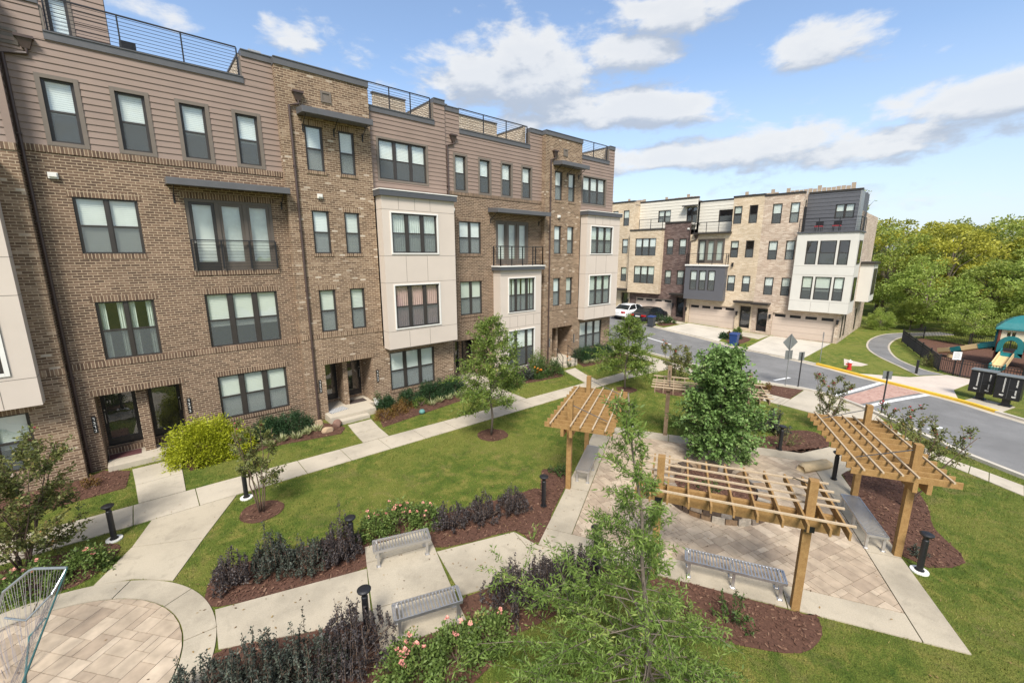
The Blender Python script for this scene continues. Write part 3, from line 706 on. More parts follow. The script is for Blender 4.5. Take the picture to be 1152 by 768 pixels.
def soldier(mb, x0, x1, z, y, h=0.2, out=0.012, ov=0.1): mb.box(x0 - ov, x1 + ov, y - out, y + 0.05, z, z + h)
rnd_b = random.Random(11)
def window(parent, x0, x1, z0, z1, y, n=1, frame=None, rail=True, blind=None, blind_mat=None, screen=True, trim=None, trim_mat=None, mull=0.09, depth=0.09, mid=0.5, lights=None, curtains=None, room=0.55, reveal=True):
    fm = frame or M_bronze; mb = MB(); fw = 0.05; yf_, yb = y + depth - 0.045, y + depth + 0.03
    mb.box(x0, x0 + fw, yf_, yb, z0, z1); mb.box(x1 - fw, x1, yf_, yb, z0, z1)
    mb.box(x0 + fw, x1 - fw, yf_, yb, z0, z0 + fw); mb.box(x0 + fw, x1 - fw, yf_, yb, z1 - fw, z1)
    W = lights or [1.0 / n] * n; tot = (x1 - x0 - 2 * fw) - mull * (len(W) - 1); xs = []; cur = x0 + fw
    for i, w in enumerate(W):
        a, b = cur, cur + tot * w / sum(W); xs.append((a, b)); cur = b + mull
        if i < len(W) - 1: mb.box(b, b + mull, yf_ - 0.004, yb, z0 + fw, z1 - fw)
    zm = z0 + (z1 - z0) * mid
    for a, b in xs:
        s = 0.028
        mb.box(a, a + s, yf_ + 0.012, yb, z0 + fw, z1 - fw); mb.box(b - s, b, yf_ + 0.012, yb, z0 + fw, z1 - fw)
        if rail: mb.box(a + s, b - s, yf_ + 0.008, yb, zm - 0.028, zm + 0.028)
    if trim:
        t = trim; yo = y - 0.03
        for q in ((x0 - t, x0, z0 - t, z1 + t), (x1, x1 + t, z0 - t, z1 + t)): mb.box(q[0], q[1], yo, y + 0.06, q[2], q[3])
        for q in ((z0 - t, z0), (z1, z1 + t)): mb.box(x0, x1, yo, y + 0.06, q[0], q[1])
    if trim_mat is not None and trim:
        mbt = MB(); t = trim; yo = y - 0.034
        for q in ((x0 - t, x0 - 0.002, z0 - t, z1 + t), (x1 + 0.002, x1 + t, z0 - t, z1 + t)): mbt.box(q[0] - .003, q[1], yo, y + 0.05, q[2] - .003, q[3] + .003)
        for q in ((z0 - t - .002, z0 - 0.003), (z1 + 0.003, z1 + t + .002)): mbt.box(x0 - .001, x1 + .001, yo, y + 0.05, q[0], q[1])
    o = mb.build('window', fm, parent)
    if trim_mat is not None and trim: mbt.build('casing', trim_mat, o)
    g = MB(); yp = y + depth
    for a, b in xs: g.quad((a, yp, z0 + fw), (b, yp, z0 + fw), (b, yp, z1 - fw), (a, yp, z1 - fw))
    g.build('pane', M_glass, o)
    if blind is None: blind = rnd_b.choice([0.42, 0.52, 0.55, 0.7, 1.0, 1.0, 1.0])
    if blind > 0 or curtains:
        bm_ = MB(); yl = yp + 0.035
        for a, b in xs:
            h = z1 - (z1 - z0) * min(1, max(0.1, blind + rnd_b.uniform(-0.02, 0.02)))
            if blind > 0:
                k = z1
                while k > h + 1e-3:
                    t = max(h, k - 0.06); bm_.quad((a, yl, t), (b, yl, t), (b, yl + 0.012, k), (a, yl + 0.012, k)); k = t
            if curtains:
                for (p, q) in ((a, a + (b - a) * curtains), (b - (b - a) * curtains, b)):
                    m = 6
                    for i in range(m):
                        u0, u1 = p + (q - p) * i / m, p + (q - p) * (i + 1) / m; w0, w1 = 0.03 * (i % 2), 0.03 * ((i + 1) % 2)
                        bm_.quad((u0, yl + 0.01 + w0, z0), (u1, yl + 0.01 + w1, z0), (u1, yl + 0.01 + w1, z1), (u0, yl + 0.01 + w0, z1))
        bm_.build('curtain' if curtains else 'blind', blind_mat or rnd_b.choice([M_blind, M_blind, M_blind2]), o)
    if screen:
        s = MB(); ys = yf_ + 0.016
        for a, b in xs: s.quad((a, ys, z0 + fw), (b, ys, z0 + fw), (b, ys, zm), (a, ys, zm))
        s.build('insect_screen', M_screen, o)
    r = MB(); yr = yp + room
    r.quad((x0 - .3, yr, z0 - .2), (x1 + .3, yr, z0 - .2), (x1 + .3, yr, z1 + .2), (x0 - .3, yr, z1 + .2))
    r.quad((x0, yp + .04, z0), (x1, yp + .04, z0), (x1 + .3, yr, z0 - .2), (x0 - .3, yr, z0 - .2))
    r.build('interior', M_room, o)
    return o
def door(parent, x0, x1, z0, z1, y, glass=True, hand=1, mat=None, handle_mat=None):
    mb = MB(); s = 0.11; yf_, yb = y - 0.03, y + 0.05
    mb.box(x0, x0 + s, yf_, yb, z0, z1); mb.box(x1 - s, x1, yf_, yb, z0, z1); mb.box(x0 + s, x1 - s, yf_, yb, z1 - s, z1)
    mb.box(x0 + s, x1 - s, yf_, yb, z0, z0 + 0.28)
    mb.box(x0 + s, x1 - s, yf_ + 0.05, yb, z0 + .28, z1 - s)
    o = mb.build('door', mat or M_blackdoor, parent)
    g = MB(); g.quad((x0 + s, yf_ + 0.02, z0 + .28), (x1 - s, yf_ + 0.02, z0 + .28), (x1 - s, yf_ + 0.02, z1 - s), (x0 + s, yf_ + 0.02, z1 - s)); g.build('pane', M_glass, o)
    h = MB(); hx = x1 - 0.055 if hand > 0 else x0 + 0.055
    h.tube([(hx, yf_ - 0.001, z0 + 0.85), (hx, yf_ - 0.05, z0 + 0.9), (hx, yf_ - 0.05, z0 + 1.2), (hx, yf_ - 0.001, z0 + 1.25)], 0.012)
    h.cyl(hx, yf_ - 0.01, z0 + 1.33, z0 + 1.37, 0.025); h.build('handle', handle_mat or M_steel, o)
    return o
def french(parent, x0, x1, z0, z1, y, n=3, dark_first=True):
    """tall glazed doors under a common frame"""
    out = []
    mb = MB(); f = 0.10; mb.box(x0, x0 + f, y + .02, y + .14, z0, z1); mb.box(x1 - f, x1, y + .02, y + .14, z0, z1); mb.box(x0 + f, x1 - f, y + .02, y + .14, z1 - f, z1)
    w = (x1 - x0 - 2 * f - 0.12 * (n - 1)) / n
    for i in range(n - 1): a = x0 + f + (i + 1) * w + i * 0.12; mb.box(a, a + .12, y + .015, y + .14, z0, z1 - f)
    fr = mb.build('door_frame', M_taupeframe, parent)
    for i in range(n):
        a = x0 + f + i * (w + .12); b = a + w; d = MB(); s = 0.10
        d.box(a, a + s, y + .05, y + .11, z0, z1 - f); d.box(b - s, b, y + .05, y + .11, z0, z1 - f); d.box(a + s, b - s, y + .05, y + .11, z0, z0 + .32); d.box(a + s, b - s, y + .05, y + .11, z1 - f - s, z1 - f)
        o = d.build('glazed_door', M_bronze if (i == 0 and dark_first) else M_taupeframe, parent)
        g = MB(); g.quad((a + s, y + .08, z0 + .32), (b - s, y + .08, z0 + .32), (b - s, y + .08, z1 - f - s), (a + s, y + .08, z1 - f - s)); g.build('pane', M_glass, o)
        c = MB(); c.quad((a, y + .2, z0), (b, y + .2, z0), (b, y + .21, z1), (a, y + .21, z1)); c.build('blind', M_sheer if i else M_blind2, o)
        if i == 0:
            h = MB(); h.bar((a + .05, y + .03, z0 + 1.0), (a + .16, y + .03, z0 + 1.0), .02, .02); h.cyl(a + .05, y + .03, z0 + .97, z0 + 1.05, .02); h.build('handle', M_steel, o)
    return fr
def railing(parent, pts, h=1.0, posts=True, spacing=1.3, lines=8, name='railing', post_w=0.045, mat=None):
    mb = MB(); mat = mat or M_black
    for a, b in zip(pts, pts[1:]):
        a = Vector(a); b = Vector(b); L = (b - a).length; n = max(1, round(L / spacing))
        for i in range(n + 1):
            p = a + (b - a) * i / n; mb.box(p.x - post_w / 2, p.x + post_w / 2, p.y - post_w / 2, p.y + post_w / 2, p.z, p.z + h)
        mb.bar(a + Vector((0, 0, h + 0.018)), b + Vector((0, 0, h + 0.018)), .05, .035)
        for k in range(lines):
            z = 0.08 + (h - 0.12) * k / (lines - 1); mb.bar(a + Vector((0, 0, z)), b + Vector((0, 0, z)), .012, .012)
    return mb.build(name, mat, parent)
def awning(parent, x0, x1, z, y, out=0.75, th=0.22, rods=True, mat=None):
    mb = MB(); v = [(x0, y, z), (x1, y, z), (x1, y - out, z - 0.06), (x0, y - out, z - 0.06), (x0, y, z + th), (x1, y, z + th), (x1, y - out, z + th - 0.06), (x0, y - out, z + th - 0.06)]
    mb.add(v, [(0, 3, 2, 1), (4, 5, 6, 7), (0, 1, 5, 4), (1, 2, 6, 5), (2, 3, 7, 6), (3, 0, 4, 7)])
    o = mb.build('awning', mat or M_coping, parent, bevel=0.012)
    if rods:
        for x in (x0 + .18, (x0 + x1) / 2 if x1 - x0 < 3 else None, x1 - .18):
            if x is None: continue
            b = MB(); b.tube([(x, y - .01, z - .50), (x, y - .10, z - .34), (x, y - out * .7, z - .05)], .016); b.box(x - .025, x + .025, y - .02, y - .003, z - .58, z - .30); b.build('bracket', M_black, o)
    return o
def downspout(parent, x, y, z_top, z_bot, dx=0.0, head=True):
    mb = MB(); w = 0.045
    if head:
        mb.add([(x + dx - .16, y - .16, z_top + .25), (x + dx + .16, y - .16, z_top + .25), (x + dx + .16, y, z_top + .25), (x + dx - .16, y, z_top + .25), (x + dx - .08, y - .1, z_top), (x + dx + .08, y - .1, z_top), (x + dx + .08, y, z_top), (x + dx - .08, y, z_top)], [(0, 1, 2, 3), (7, 6, 5, 4), (0, 4, 5, 1), (1, 5, 6, 2), (2, 6, 7, 3), (3, 7, 4, 0)])
        mb.box(x + dx - .19, x + dx + .19, y - .19, y - .001, z_top + .25, z_top + .32)
    if abs(dx) > .05: mb.tube([(x + dx, y - .06, z_top), (x + dx, y - .06, z_top - .12), (x, y - .06, z_top - .22), (x, y - .06, z_bot)], w, 8)
    else: mb.tube([(x, y - .06, z_top), (x, y - .06, z_bot)], w, 8)
    k = z_bot + .8
    while k < z_top - .5: mb.box(x - .06, x + .06, y - .11, y - .002, k, k + .04); k += 2.4
    return mb.build('downspout', M_downspout, parent)
def boxpart(name, parent, mat, *boxes, bevel=0.0):
    for b in boxes:
        mb = MB(); mb.box(*b); o = mb.build(name, mat, parent, bevel=bevel)
    return o
def plaque(parent, x, z, y):
    o = boxpart('number_plaque', parent, M_black, (x - .055, x + .055, y - .025, y - .002, z - .29, z + .29))
    m = MB()      # four pale figures, one above the other, too small to read
    for k in range(4):
        zz = z + .2 - k * .135; m.box(x - .026, x + .022, y - .031, y - .026, zz + .028, zz + .042); m.box(x + .006, x + .022, y - .031, y - .026, zz - .045, zz + .028)
        if k % 2: m.box(x - .026, x + .006, y - .031, y - .026, zz - .045, zz - .032)
    m.build('figures', M_whitetrim, o)
def vent(parent, x, z, y, s=.11): 
    mb = MB(); mb.box(x - s, x + s, y - .07, y - .002, z - .09, z + .09); mb.box(x - s * .8, x + s * .8, y - .12, y - .07, z - .04, z + .08); mb.build('wall_vent', M_whitetrim, parent, bevel=.008)
def scupper(parent, x, z, y):
    mb = MB(); 
    for q in ((x - .2, x - .13, z - .2, z + .2), (x + .13, x + .2, z - .2, z + .2), (x - .13, x + .13, z + .13, z + .2), (x - .13, x + .13, z - .2, z - .13)): mb.box(q[0], q[1], y - .04, y, q[2], q[3])
    mb.box(x - .13, x + .13, y - .012, y - .003, z - .13, z + .13); mb.build('scupper', M_trim, parent)
def panel_box(mb, x0, x1, y0, y1, z0, z1, holes=()):
    """a projecting bay: front with openings, two cheeks, top and underside"""
    wall_front(mb, x0, x1, z0, z1, y0, holes)
    mb.quad((x0, y1, z0), (x0, y0, z0), (x0, y0, z1), (x0, y1, z1)); mb.quad((x1, y0, z0), (x1, y1, z0), (x1, y1, z1), (x1, y0, z1))
    mb.quad((x0, y0, z1), (x1, y0, z1), (x1, y1, z1), (x0, y1, z1)); mb.quad((x0, y1, z0), (x1, y1, z0), (x1, y0, z0), (x0, y0, z0))
def panel_joints(parent, x0, x1, y0, y1, zs, xs_by_row, z0, z1):
    mb = MB(); g = .006
    for z in zs: mb.box(x0 - .003, x1 + .003, y0 - .004, y1, z - g, z + g)
    rows = [z0] + list(zs) + [z1]
    for r, xs in enumerate(xs_by_row):
        for x in xs: mb.box(x - g, x + g, y0 - .004, y0 + .02, rows[r] + .02, rows[r + 1] - .02)
    mb.split('panel_joint', M_trim, parent)
def shell(parent, x0, x1, y0, y1, z0, z1, mat, name='side_wall', left=True, right=True):
    mb = MB()
    if left: mb.quad((x0, y1, z0), (x0, y0, z0), (x0, y0, z1), (x0, y1, z1))
    if right: mb.quad((x1, y0, z0), (x1, y1, z0), (x1, y1, z1), (x1, y0, z1))
    mb.quad((x1, y1, z0), (x0, y1, z0), (x0, y1, z1), (x1, y1, z1))
    return mb.build(name, mat, parent)
def coping(parent, segs, y=0.0, mat=None, h=.2, out=.05, deep=.3):
    mb = MB()
    for (a, b, z) in segs:
        mb.box(a, b, y - out, y + deep, z, z + h); mb.box(a - .004, b + .004, y - out - .025, y + deep + .02, z + h, z + h + .03)
    return mb.build('coping', mat or M_coping, parent)
def deck_wall(parent, x, y0, y1, z0, z1, mat=None, capz=True):
    o = boxpart('deck_wall', parent, mat or M_deckbrick, (x - .09, x + .09, y0, y1, z0, z1))
    boxpart('coping', o, M_coping, (x - .12, x + .12, y0, y1 + .02, z1, z1 + .06)); boxpart('end_post', o, M_trim, (x - .13, x + .13, y1 + .02, y1 + .3, z0, z1 + .12))
    return o
DEPTH = 11.5
# ================================================================== NEAR TERRACE (front at Y = 19)
Y0 = 19.0
# ---- house with four top windows and a juliet balcony
def house_juliet():
    x0, x1 = -2.1, 4.78
    t = thing('townhouse', 'brown brick townhouse with a flush juliet balcony, behind the gold shrub', 'townhouse', (x0, Y0, 0), 0, 'townhouses of the near brick terrace')
    X = lambda v: v - x0; L, Rr = 0.0, x1 - x0
    F3d = (X(-1.18), X(.33), 7.14, 8.84); FR = (X(1.57), X(4.26), 6.54, 9.03); F2d = (X(-1.13), X(.33), 3.72, 5.62); F2t = (X(1.75), X(4.13), 3.72, 5.70); F1t = (X(1.78), X(4.16), .88, 2.58); REC = (X(-1.58), X(.70), .02, 2.56, 1.05)
    mb = MB(); wall_front(mb, L, Rr, 0, 10.05, 0, [F3d, FR, F2d, F2t, F1t, REC]); 
    # recess back wall and pier
    d1 = (X(-1.53), X(-.60), .42, 2.5); d2 = (X(-.26), X(.66), .42, 2.5)
    wall_front(mb, X(-1.58), X(.70), .02, 2.56, 1.05, [(*d1, .1), (*d2, .1)])
    mb.box(X(-.58), X(-.28), .35, 1.05, .02, 2.56); mb.build('brick_wall', M_brick1, t)
    s = MB()
    for w in (F3d, F2d, F2t, F1t): soldier(s, w[0], w[1], w[3], 0)
    soldier(s, REC[0], REC[1], 2.56, 0); soldier(s, F3d[0], F3d[1], F3d[2] - .16, 0, .16, ov=.03); soldier(s, FR[0], FR[1], FR[2] - .16, 0, .16, .03, ov=.05); soldier(s, F1t[0], F1t[1], F1t[2] - .14, 0, .14, .03, .05)
    soldier(s, FR[0], FR[1], FR[3], 0, .2)
    s.box(L, Rr, -.022, .04, 3.50, 3.70); s.box(L, Rr, -.03, .05, 10.05, 10.24); s.split('soldier_course', M_brick1s, t)
    tops = [(X(a), X(b), 10.37, 12.08) for a, b in ((-1.35, -.67), (.22, .93), (1.81, 2.52), (3.41, 4.10))]
    sd = MB(); siding_front(sd, L, Rr, 10.24, 13.12, 0, tops); siding_front(sd, L, X(-1.1), 13.12, 14.0, 0); siding_front(sd, X(3.78), Rr, 13.12, 14.02, 0); sd.build('siding', M_siding, t)
    for w in tops: window(t, *w, 0, trim=.11, frame=M_bronze, trim_mat=M_trim, blind=rnd_b.choice([.5, .52, .56]), blind_mat=M_blind)
    window(t, *F3d, 0, n=2, blind=1.0, blind_mat=M_blind2); window(t, *F2d, 0, n=2, blind=0, curtains=.28, blind_mat=M_sheer); window(t, *F2t, 0, n=3, blind=.62, mull=.14); window(t, *F1t, 0, n=3, blind=1.0, mull=.14)
    french(t, *FR, 0)
    railing(t, [(FR[0] + .02, -.10, 6.60), (FR[1] - .02, -.10, 6.60)], h=1.0, spacing=.95, lines=9, name='juliet_railing', post_w=.05)
    awning(t, X(1.12), X(4.80), 9.42, 0); vent(t, X(-1.48), 9.40, 0)
    door(t, *d1, 1.10, hand=-1); door(t, *d2, 1.10, hand=1)
    boxpart('porch', t, M_concL, (X(-1.56), X(.69), -.38, 1.04, -.03, .20), bevel=.012); boxpart('threshold', t, M_brick1s, (X(-1.57), X(.69), .82, 1.06, .20, .40))
    plaque(t, X(-1.69), 1.62, 0); plaque(t, X(.83), 1.68, 0)
    downspout(t, X(-1.98), 0, 12.75, .05, dx=.48); scupper(t, X(-1.83), 13.0, 0)
    coping(t, [(L, X(-1.1), 14.0), (X(-1.1), X(3.80), 13.12), (X(3.80), Rr, 14.02)])
    boxpart('parapet_end', t, M_trim, (X(-1.16), X(-1.04), .0, .3, 13.3, 14.0), (X(3.74), X(3.80), 0, .3, 13.3, 14.02))
    railing(t, [(X(-1.0), .12, 13.34), (X(3.7), .12, 13.34)], h=.95, spacing=1.5, lines=9, name='roof_railing', post_w=.04)
    boxpart('roof', t, M_roof, (L, Rr, .28, DEPTH, 12.9, 13.0)); shell(t, L, Rr, 0.3, DEPTH, 0, 13.1, M_brick1, right=False, left=False)
    # stair house on the roof, at the left
    sh = MB(); y = 2.2; siding_front(sh, L - .6, X(.35), 13.0, 16.4, y, [(X(-1.05), X(-.55), 13.5, 15.2)])
    k = 13.0
    while k < 16.4:
        a, b = k, min(16.4, k + .19); sh.quad((X(.35) + .022, y, a), (X(.35) + .022, y + 4, a), (X(.35), y + 4, b), (X(.35), y, b)); k = b
    sh.box(L - .6, X(.35) - .01, y + .02, y + 4, 16.3, 16.4); st = sh.build('stair_house', M_siding, t)
    window(st, X(-1.05), X(-.55), 13.5, 15.2, y, rail=False, trim=.08, trim_mat=M_trim, screen=False); coping(st, [(L - .7, X(.42), 16.4)], y)
    deck_wall(t, X(3.86), .3, 5.6, 13.0, 14.15); 
    boxpart('planter', t, M_black, (X(.55), X(.95), .5, .9, 13.0, 13.75)); 
    v = MB(); v.add([(X(4.0), .9, 14.2), (X(5.0), .9, 14.2), (X(5.0), 1.8, 14.2), (X(4.0), 1.8, 14.2), (X(4.3), 1.1, 14.75), (X(4.7), 1.1, 14.75), (X(4.7), 1.6, 14.75), (X(4.3), 1.6, 14.75)], [(0, 1, 5, 4), (1, 2, 6, 5), (2, 3, 7, 6), (3, 0, 4, 7), (4, 5, 6, 7)]); v.build('roof_hood', M_galv, t)
    return t
house_juliet()
# ---- house with a mixed brick tower and a cream bay
def house_bay(x0, xb, x1, label, end=False, pink=False, y=-0.3):
    t = thing('townhouse', label, 'townhouse', (x0, Y0, 0), 0, 'townhouses of the near brick terrace'); X = lambda v: v - x0
    k = 18.7 / 19.0; off = x0 - 4.78
    cx = lambda v: X(v + off) if not end else X(18.95 + (v - 4.70) * (22.25 - 18.95) / (8.25 - 4.70))
    L, M_, Rr = 0.0, X(xb), X(x1); wins = []
    cols = [(cx(5.63), cx(6.31)), (cx(6.93), cx(7.58))]
    rows = [(10.38, 12.05), (7.16, 8.86), (3.88, 5.66)]
    for a, b in cols:
        for c, d in rows: wins.append((a, b, c, d))
    REC = (cx(5.60), cx(7.70), .02, 2.46, 1.3); d1 = (cx(5.68), cx(6.48), .42, 2.42); d2 = (cx(6.72), cx(7.62), .42, 2.42)
    F1 = (M_ + .28, M_ + 2.72, .66, 2.52)
    mb = MB(); wall_front(mb, L, M_, 0, 13.95, y, wins + [REC]); wall_front(mb, M_, Rr, 0, 2.9, y, [F1])
    wall_front(mb, REC[0], REC[1], .02, 2.46, y + 1.3, [(*d1, .1), (*d2, .1)]); mb.box(cx(6.50), cx(6.70), y + .45, y + 1.3, .02, 2.46)
    mb.quad((L, .0, 0), (L, y, 0), (L, y, 13.95), (L, .0, 13.95)); mb.quad((M_, y, 9.9), (M_, .3, 9.9), (M_, .3, 13.95), (M_, y, 13.95))
    if end: mb.quad((Rr, y, 0), (Rr, DEPTH, 0), (Rr, DEPTH, 9.9), (Rr, y, 9.9))
    mb.build('brick_wall', M_brick2, t)
    s = MB()
    for w in wins: soldier(s, w[0], w[1], w[3], y, ov=.07); soldier(s, w[0], w[1], w[2] - .12, y, .12, .03, .05)
    soldier(s, REC[0], REC[1], 2.46, y); soldier(s, F1[0], F1[1], F1[2] - .13, y, .13, .03, .06); s.box(L - .012, M_, y - .022, y + .04, 3.62, 3.80); s.split('soldier_course', M_brick2s, t)
    for w in wins: window(t, *w, y, blind=1.0 if w[3] < 9 else .97)
    window(t, *F1, y, n=3, blind=1.0, mull=.12)
    awning(t, cx(5.40), cx(8.12), 12.36, y); scupper(t, cx(6.55), 13.2, y); vent(t, cx(6.0), 9.42, y, .10)
    downspout(t, cx(5.15), y, 12.85, .05, dx=.34)
    door(t, *d1, y + 1.34, hand=-1); door(t, *d2, y + 1.34, hand=1); plaque(t, cx(5.34), 1.55, y); plaque(t, cx(7.92), 1.53, y)
    boxpart('porch', t, M_concL, (cx(5.62), cx(7.68), y + .01, y + 1.29, -.03, .30), (cx(5.42), cx(7.45), y - .75, y, -.03, .296), bevel=.012)
    boxpart('step', t, M_concL, (cx(5.75), cx(7.0), y - 1.10, y - .76, -.03, .16), bevel=.012)
    # bay
    b0, b1, yb = M_ + .06, Rr - .10, y - .55
    TA = (b0 + .42, b0 + 2.74, 7.19, 8.92); TB = (b0 + .42, b0 + 2.74, 3.76, 5.72)
    bm = MB(); panel_box(bm, b0, b1, yb, y, 2.80, 9.62, [TA, TB]); bay = bm.build('bay', M_panel, t)
    panel_joints(bay, b0, b1, yb, y, [3.62, 5.86, 7.06, 9.06], [[b0 + 1.05, b0 + 2.15], [], [b0 + 1.05, b0 + 2.15], [], [b0 + .8, b0 + 1.6, b0 + 2.4]], 2.80, 9.62)
    window(t, *TA, yb, n=3, trim=.06, trim_mat=M_whitetrim, mull=.13, blind=0, curtains=.5, blind_mat=M_sheer); window(t, *TB, yb, n=3, trim=.06, trim_mat=M_whitetrim, mull=.13, blind=0, curtains=.5, blind_mat=M_pink if pink else M_sheer)
    boxpart('cornice', t, M_cornice, (b0 - .10, b1 + .10, yb - .12, y + .25, 9.62, 9.86)); boxpart('flashing', t, M_whitetrim, (b0 - .12, b1 + .12, yb - .14, y + .28, 9.86, 9.90))
    boxpart('bay_soffit', t, M_trim, (b0 + .02, b1 - .02, yb + .02, y, 2.76, 2.797))
    ys = y + .22; TT = (M_ + .42, M_ + 2.80, 10.44, 12.10)
    sd = MB(); siding_front(sd, M_, Rr, 9.9, 13.14, ys, [TT]); siding_front(sd, Rr - .62, Rr, 13.14, 14.12, ys)
    if end:
        kz = 9.9
        while kz < 13.14: a, b_ = kz, min(13.14, kz + .19); sd.quad((Rr + .022, ys, a), (Rr + .022, DEPTH, a), (Rr, DEPTH, b_), (Rr, ys, b_)); kz = b_
    sd.build('siding', M_siding, t); window(t, *TT, ys, n=3, trim=.09, trim_mat=M_trim, mull=.11, blind=.53, blind_mat=M_blind)
    coping(t, [(L - .02, M_ + .02, 13.95)], y, h=.22); coping(t, [(M_ + .03, Rr - .60, 13.14), (Rr - .60, Rr, 14.12)], ys)
    boxpart('parapet_end', t, M_trim, (Rr - .68, Rr - .61, ys, ys + .3, 13.37, 14.12))
    railing(t, [(M_ + .1, ys + .12, 13.36), (Rr - .72, ys + .12, 13.36)], h=.95, spacing=1.2, lines=9, name='roof_railing', post_w=.04)
    boxpart('roof', t, M_roof, (L, Rr, ys + .28, DEPTH, 12.9, 13.0)); boxpart('parapet_back', t, M_brick2, (L, M_ + .0, .05, .25, 13.0, 13.94))
    shell(t, L, Rr, .3, DEPTH, 0, 13.1, M_brick2, left=False, right=False)
    deck_wall(t, Rr - .5, ys + .3, 5.6, 13.0, 14.25); deck_wall(t, M_ + 1.3, 3.0, 7.5, 13.0, 15.3)
    boxpart('deck_screen', t, M_deckbrick, (M_ + 1.55, Rr - .62, 2.6, 2.75, 13.0, 14.85)); boxpart('screen_cap', t, M_coping, (M_ + 1.5, Rr - .60, 2.56, 2.79, 14.85, 14.92))
    return t
house_bay(4.78, 8.30, 12.2, 'mixed tan brick townhouse with pink curtains in its cream bay', pink=True)
house_bay(18.95, 22.25, 25.95, 'mixed tan brick townhouse with a cream bay at the street end of the near terrace', end=True)
# ---- house with a projecting balcony over a full cream bay
def house_balcony():
    x0, x1 = 12.2, 18.95
    t = thing('townhouse', 'brown brick townhouse with a railed balcony on top of its cream bay', 'townhouse', (x0, Y0, 0), 0, 'townhouses of the near brick terrace'); X = lambda v: v - x0; L, Rr = 0, x1 - x0
    F3d = (X(12.93), X(14.37), 7.16, 8.82); FR = (X(15.4), X(17.9), 6.56, 8.98); F2d = (X(12.93), X(14.39), 3.88, 5.70); REC = (X(12.5), X(14.35), .02, 2.5, 1.0); d1 = (X(12.6), X(13.4), .42, 2.42); d2 = (X(13.6), X(14.3), .42, 2.42)
    mb = MB(); wall_front(mb, L, Rr, 0, 10.1, 0, [F3d, FR, F2d, REC]); wall_front(mb, REC[0], REC[1], .02, 2.5, 1.0, [(*d1, .1), (*d2, .1)]); mb.build('brick_wall', M_brick1, t)
    s = MB()
    for w in (F3d, F2d): soldier(s, w[0], w[1], w[3], 0); soldier(s, w[0], w[1], w[2] - .13, 0, .13, .03, .05)
    soldier(s, REC[0], REC[1], 2.5, 0); s.box(L, X(15.2), -.022, .04, 3.52, 3.70); s.box(L, Rr, -.03, .05, 10.1, 10.27); s.split('soldier_course', M_brick1s, t)
    tops = [(X(a), X(b), 10.34, 12.0) for a, b in ((12.78, 13.44), (14.33, 15.0), (15.86, 16.53), (17.38, 18.05))]
    sd = MB(); siding_front(sd, L, Rr, 10.27, 13.05, 0, tops); siding_front(sd, L, X(13.08), 13.05, 13.95, 0); siding_front(sd, X(17.95), Rr, 13.05, 13.95, 0); sd.build('siding', M_siding, t)
    for w in tops: window(t, *w, 0, trim=.10, trim_mat=M_trim, blind=.5, blind_mat=M_blind)
    window(t, *F3d, 0, n=2, blind=1.0); window(t, *F2d, 0, n=2, blind=1.0, blind_mat=M_blind2); french(t, *FR, 0, dark_first=False)
    awning(t, X(14.85), X(18.9), 9.38, 0, out=.9); vent(t, X(12.55), 9.35, 0); downspout(t, X(12.32), 0, 12.6, .05, dx=.35)
    door(t, *d1, 1.04); door(t, *d2, 1.04); plaque(t, X(12.38), 1.6, 0)
    boxpart('porch', t, M_concL, (X(12.52), X(14.33), -.6, .98, -.03, .25), bevel=.012)
    b0, b1, yb = X(15.20), X(18.42), -.62; TA = (b0 + .62, b0 + 2.66, 3.86, 5.78); TB = (b0 + .62, b0 + 2.66, .55, 2.74)
    bm = MB(); panel_box(bm, b0, b1, yb, 0, .35, 6.25, [TA, TB]); bay = bm.build('bay', M_panel, t); boxpart('bay_base', t, M_brick1, (b0 + .01, b1 - .01, yb + .02, -.002, -.02, .348))
    panel_joints(bay, b0, b1, yb, 0, [2.95, 3.62, 5.95], [[], [b0 + .7, b0 + 1.3, b0 + 1.95, b0 + 2.6], [], []], .35, 6.25)
    window(t, *TA, yb, n=3, trim=.05, trim_mat=M_whitetrim, mull=.12, lights=[.8, 1.2, .8], blind=0, curtains=.4, blind_mat=M_sheer); window(t, *TB, yb, n=3, trim=.05, trim_mat=M_whitetrim, mull=.12, lights=[.8, 1.2, .8], blind=.5)
    boxpart('balcony_slab', t, M_cornice, (b0 - .12, b1 + .12, yb - .16, -.002, 6.25, 6.44)); boxpart('balcony_edge', t, M_whitetrim, (b0 - .15, b1 + .15, yb - .19, -.004, 6.44, 6.50))
    railing(t, [(b0 - .02, -.06, 6.5), (b0 - .02, yb - .06, 6.5), (b1 + .02, yb - .06, 6.5), (b1 + .02, -.06, 6.5)], h=1.05, spacing=.85, lines=8, name='balcony_railing')
    coping(t, [(L, X(13.08), 13.95), (X(13.08), X(17.95), 13.05), (X(17.95), Rr, 13.95)]); railing(t, [(X(13.15), .12, 13.28), (X(17.85), .12, 13.28)], h=.95, spacing=1.5, lines=9, name='roof_railing', post_w=.04)
    boxpart('parapet_end', t, M_trim, (X(13.02), X(13.10), 0, .3, 13.28, 13.95), (X(17.92), X(18.0), 0, .3, 13.28, 13.95))
    boxpart('roof', t, M_roof, (L, Rr, .28, DEPTH, 12.9, 13.0)); shell(t, L, Rr, .3, DEPTH, 0, 13.1, M_brick1, left=False, right=False)
    deck_wall(t, X(17.8), .3, 5.8, 13.0, 14.25); deck_wall(t, X(14.4), 3.2, 7.8, 13.0, 15.4)
    boxpart('deck_screen', t, M_deckbrick, (X(14.6), X(17.65), 2.6, 2.75, 13.0, 14.85)); boxpart('screen_cap', t, M_coping, (X(14.55), X(17.67), 2.56, 2.79, 14.85, 14.92))
house_balcony()
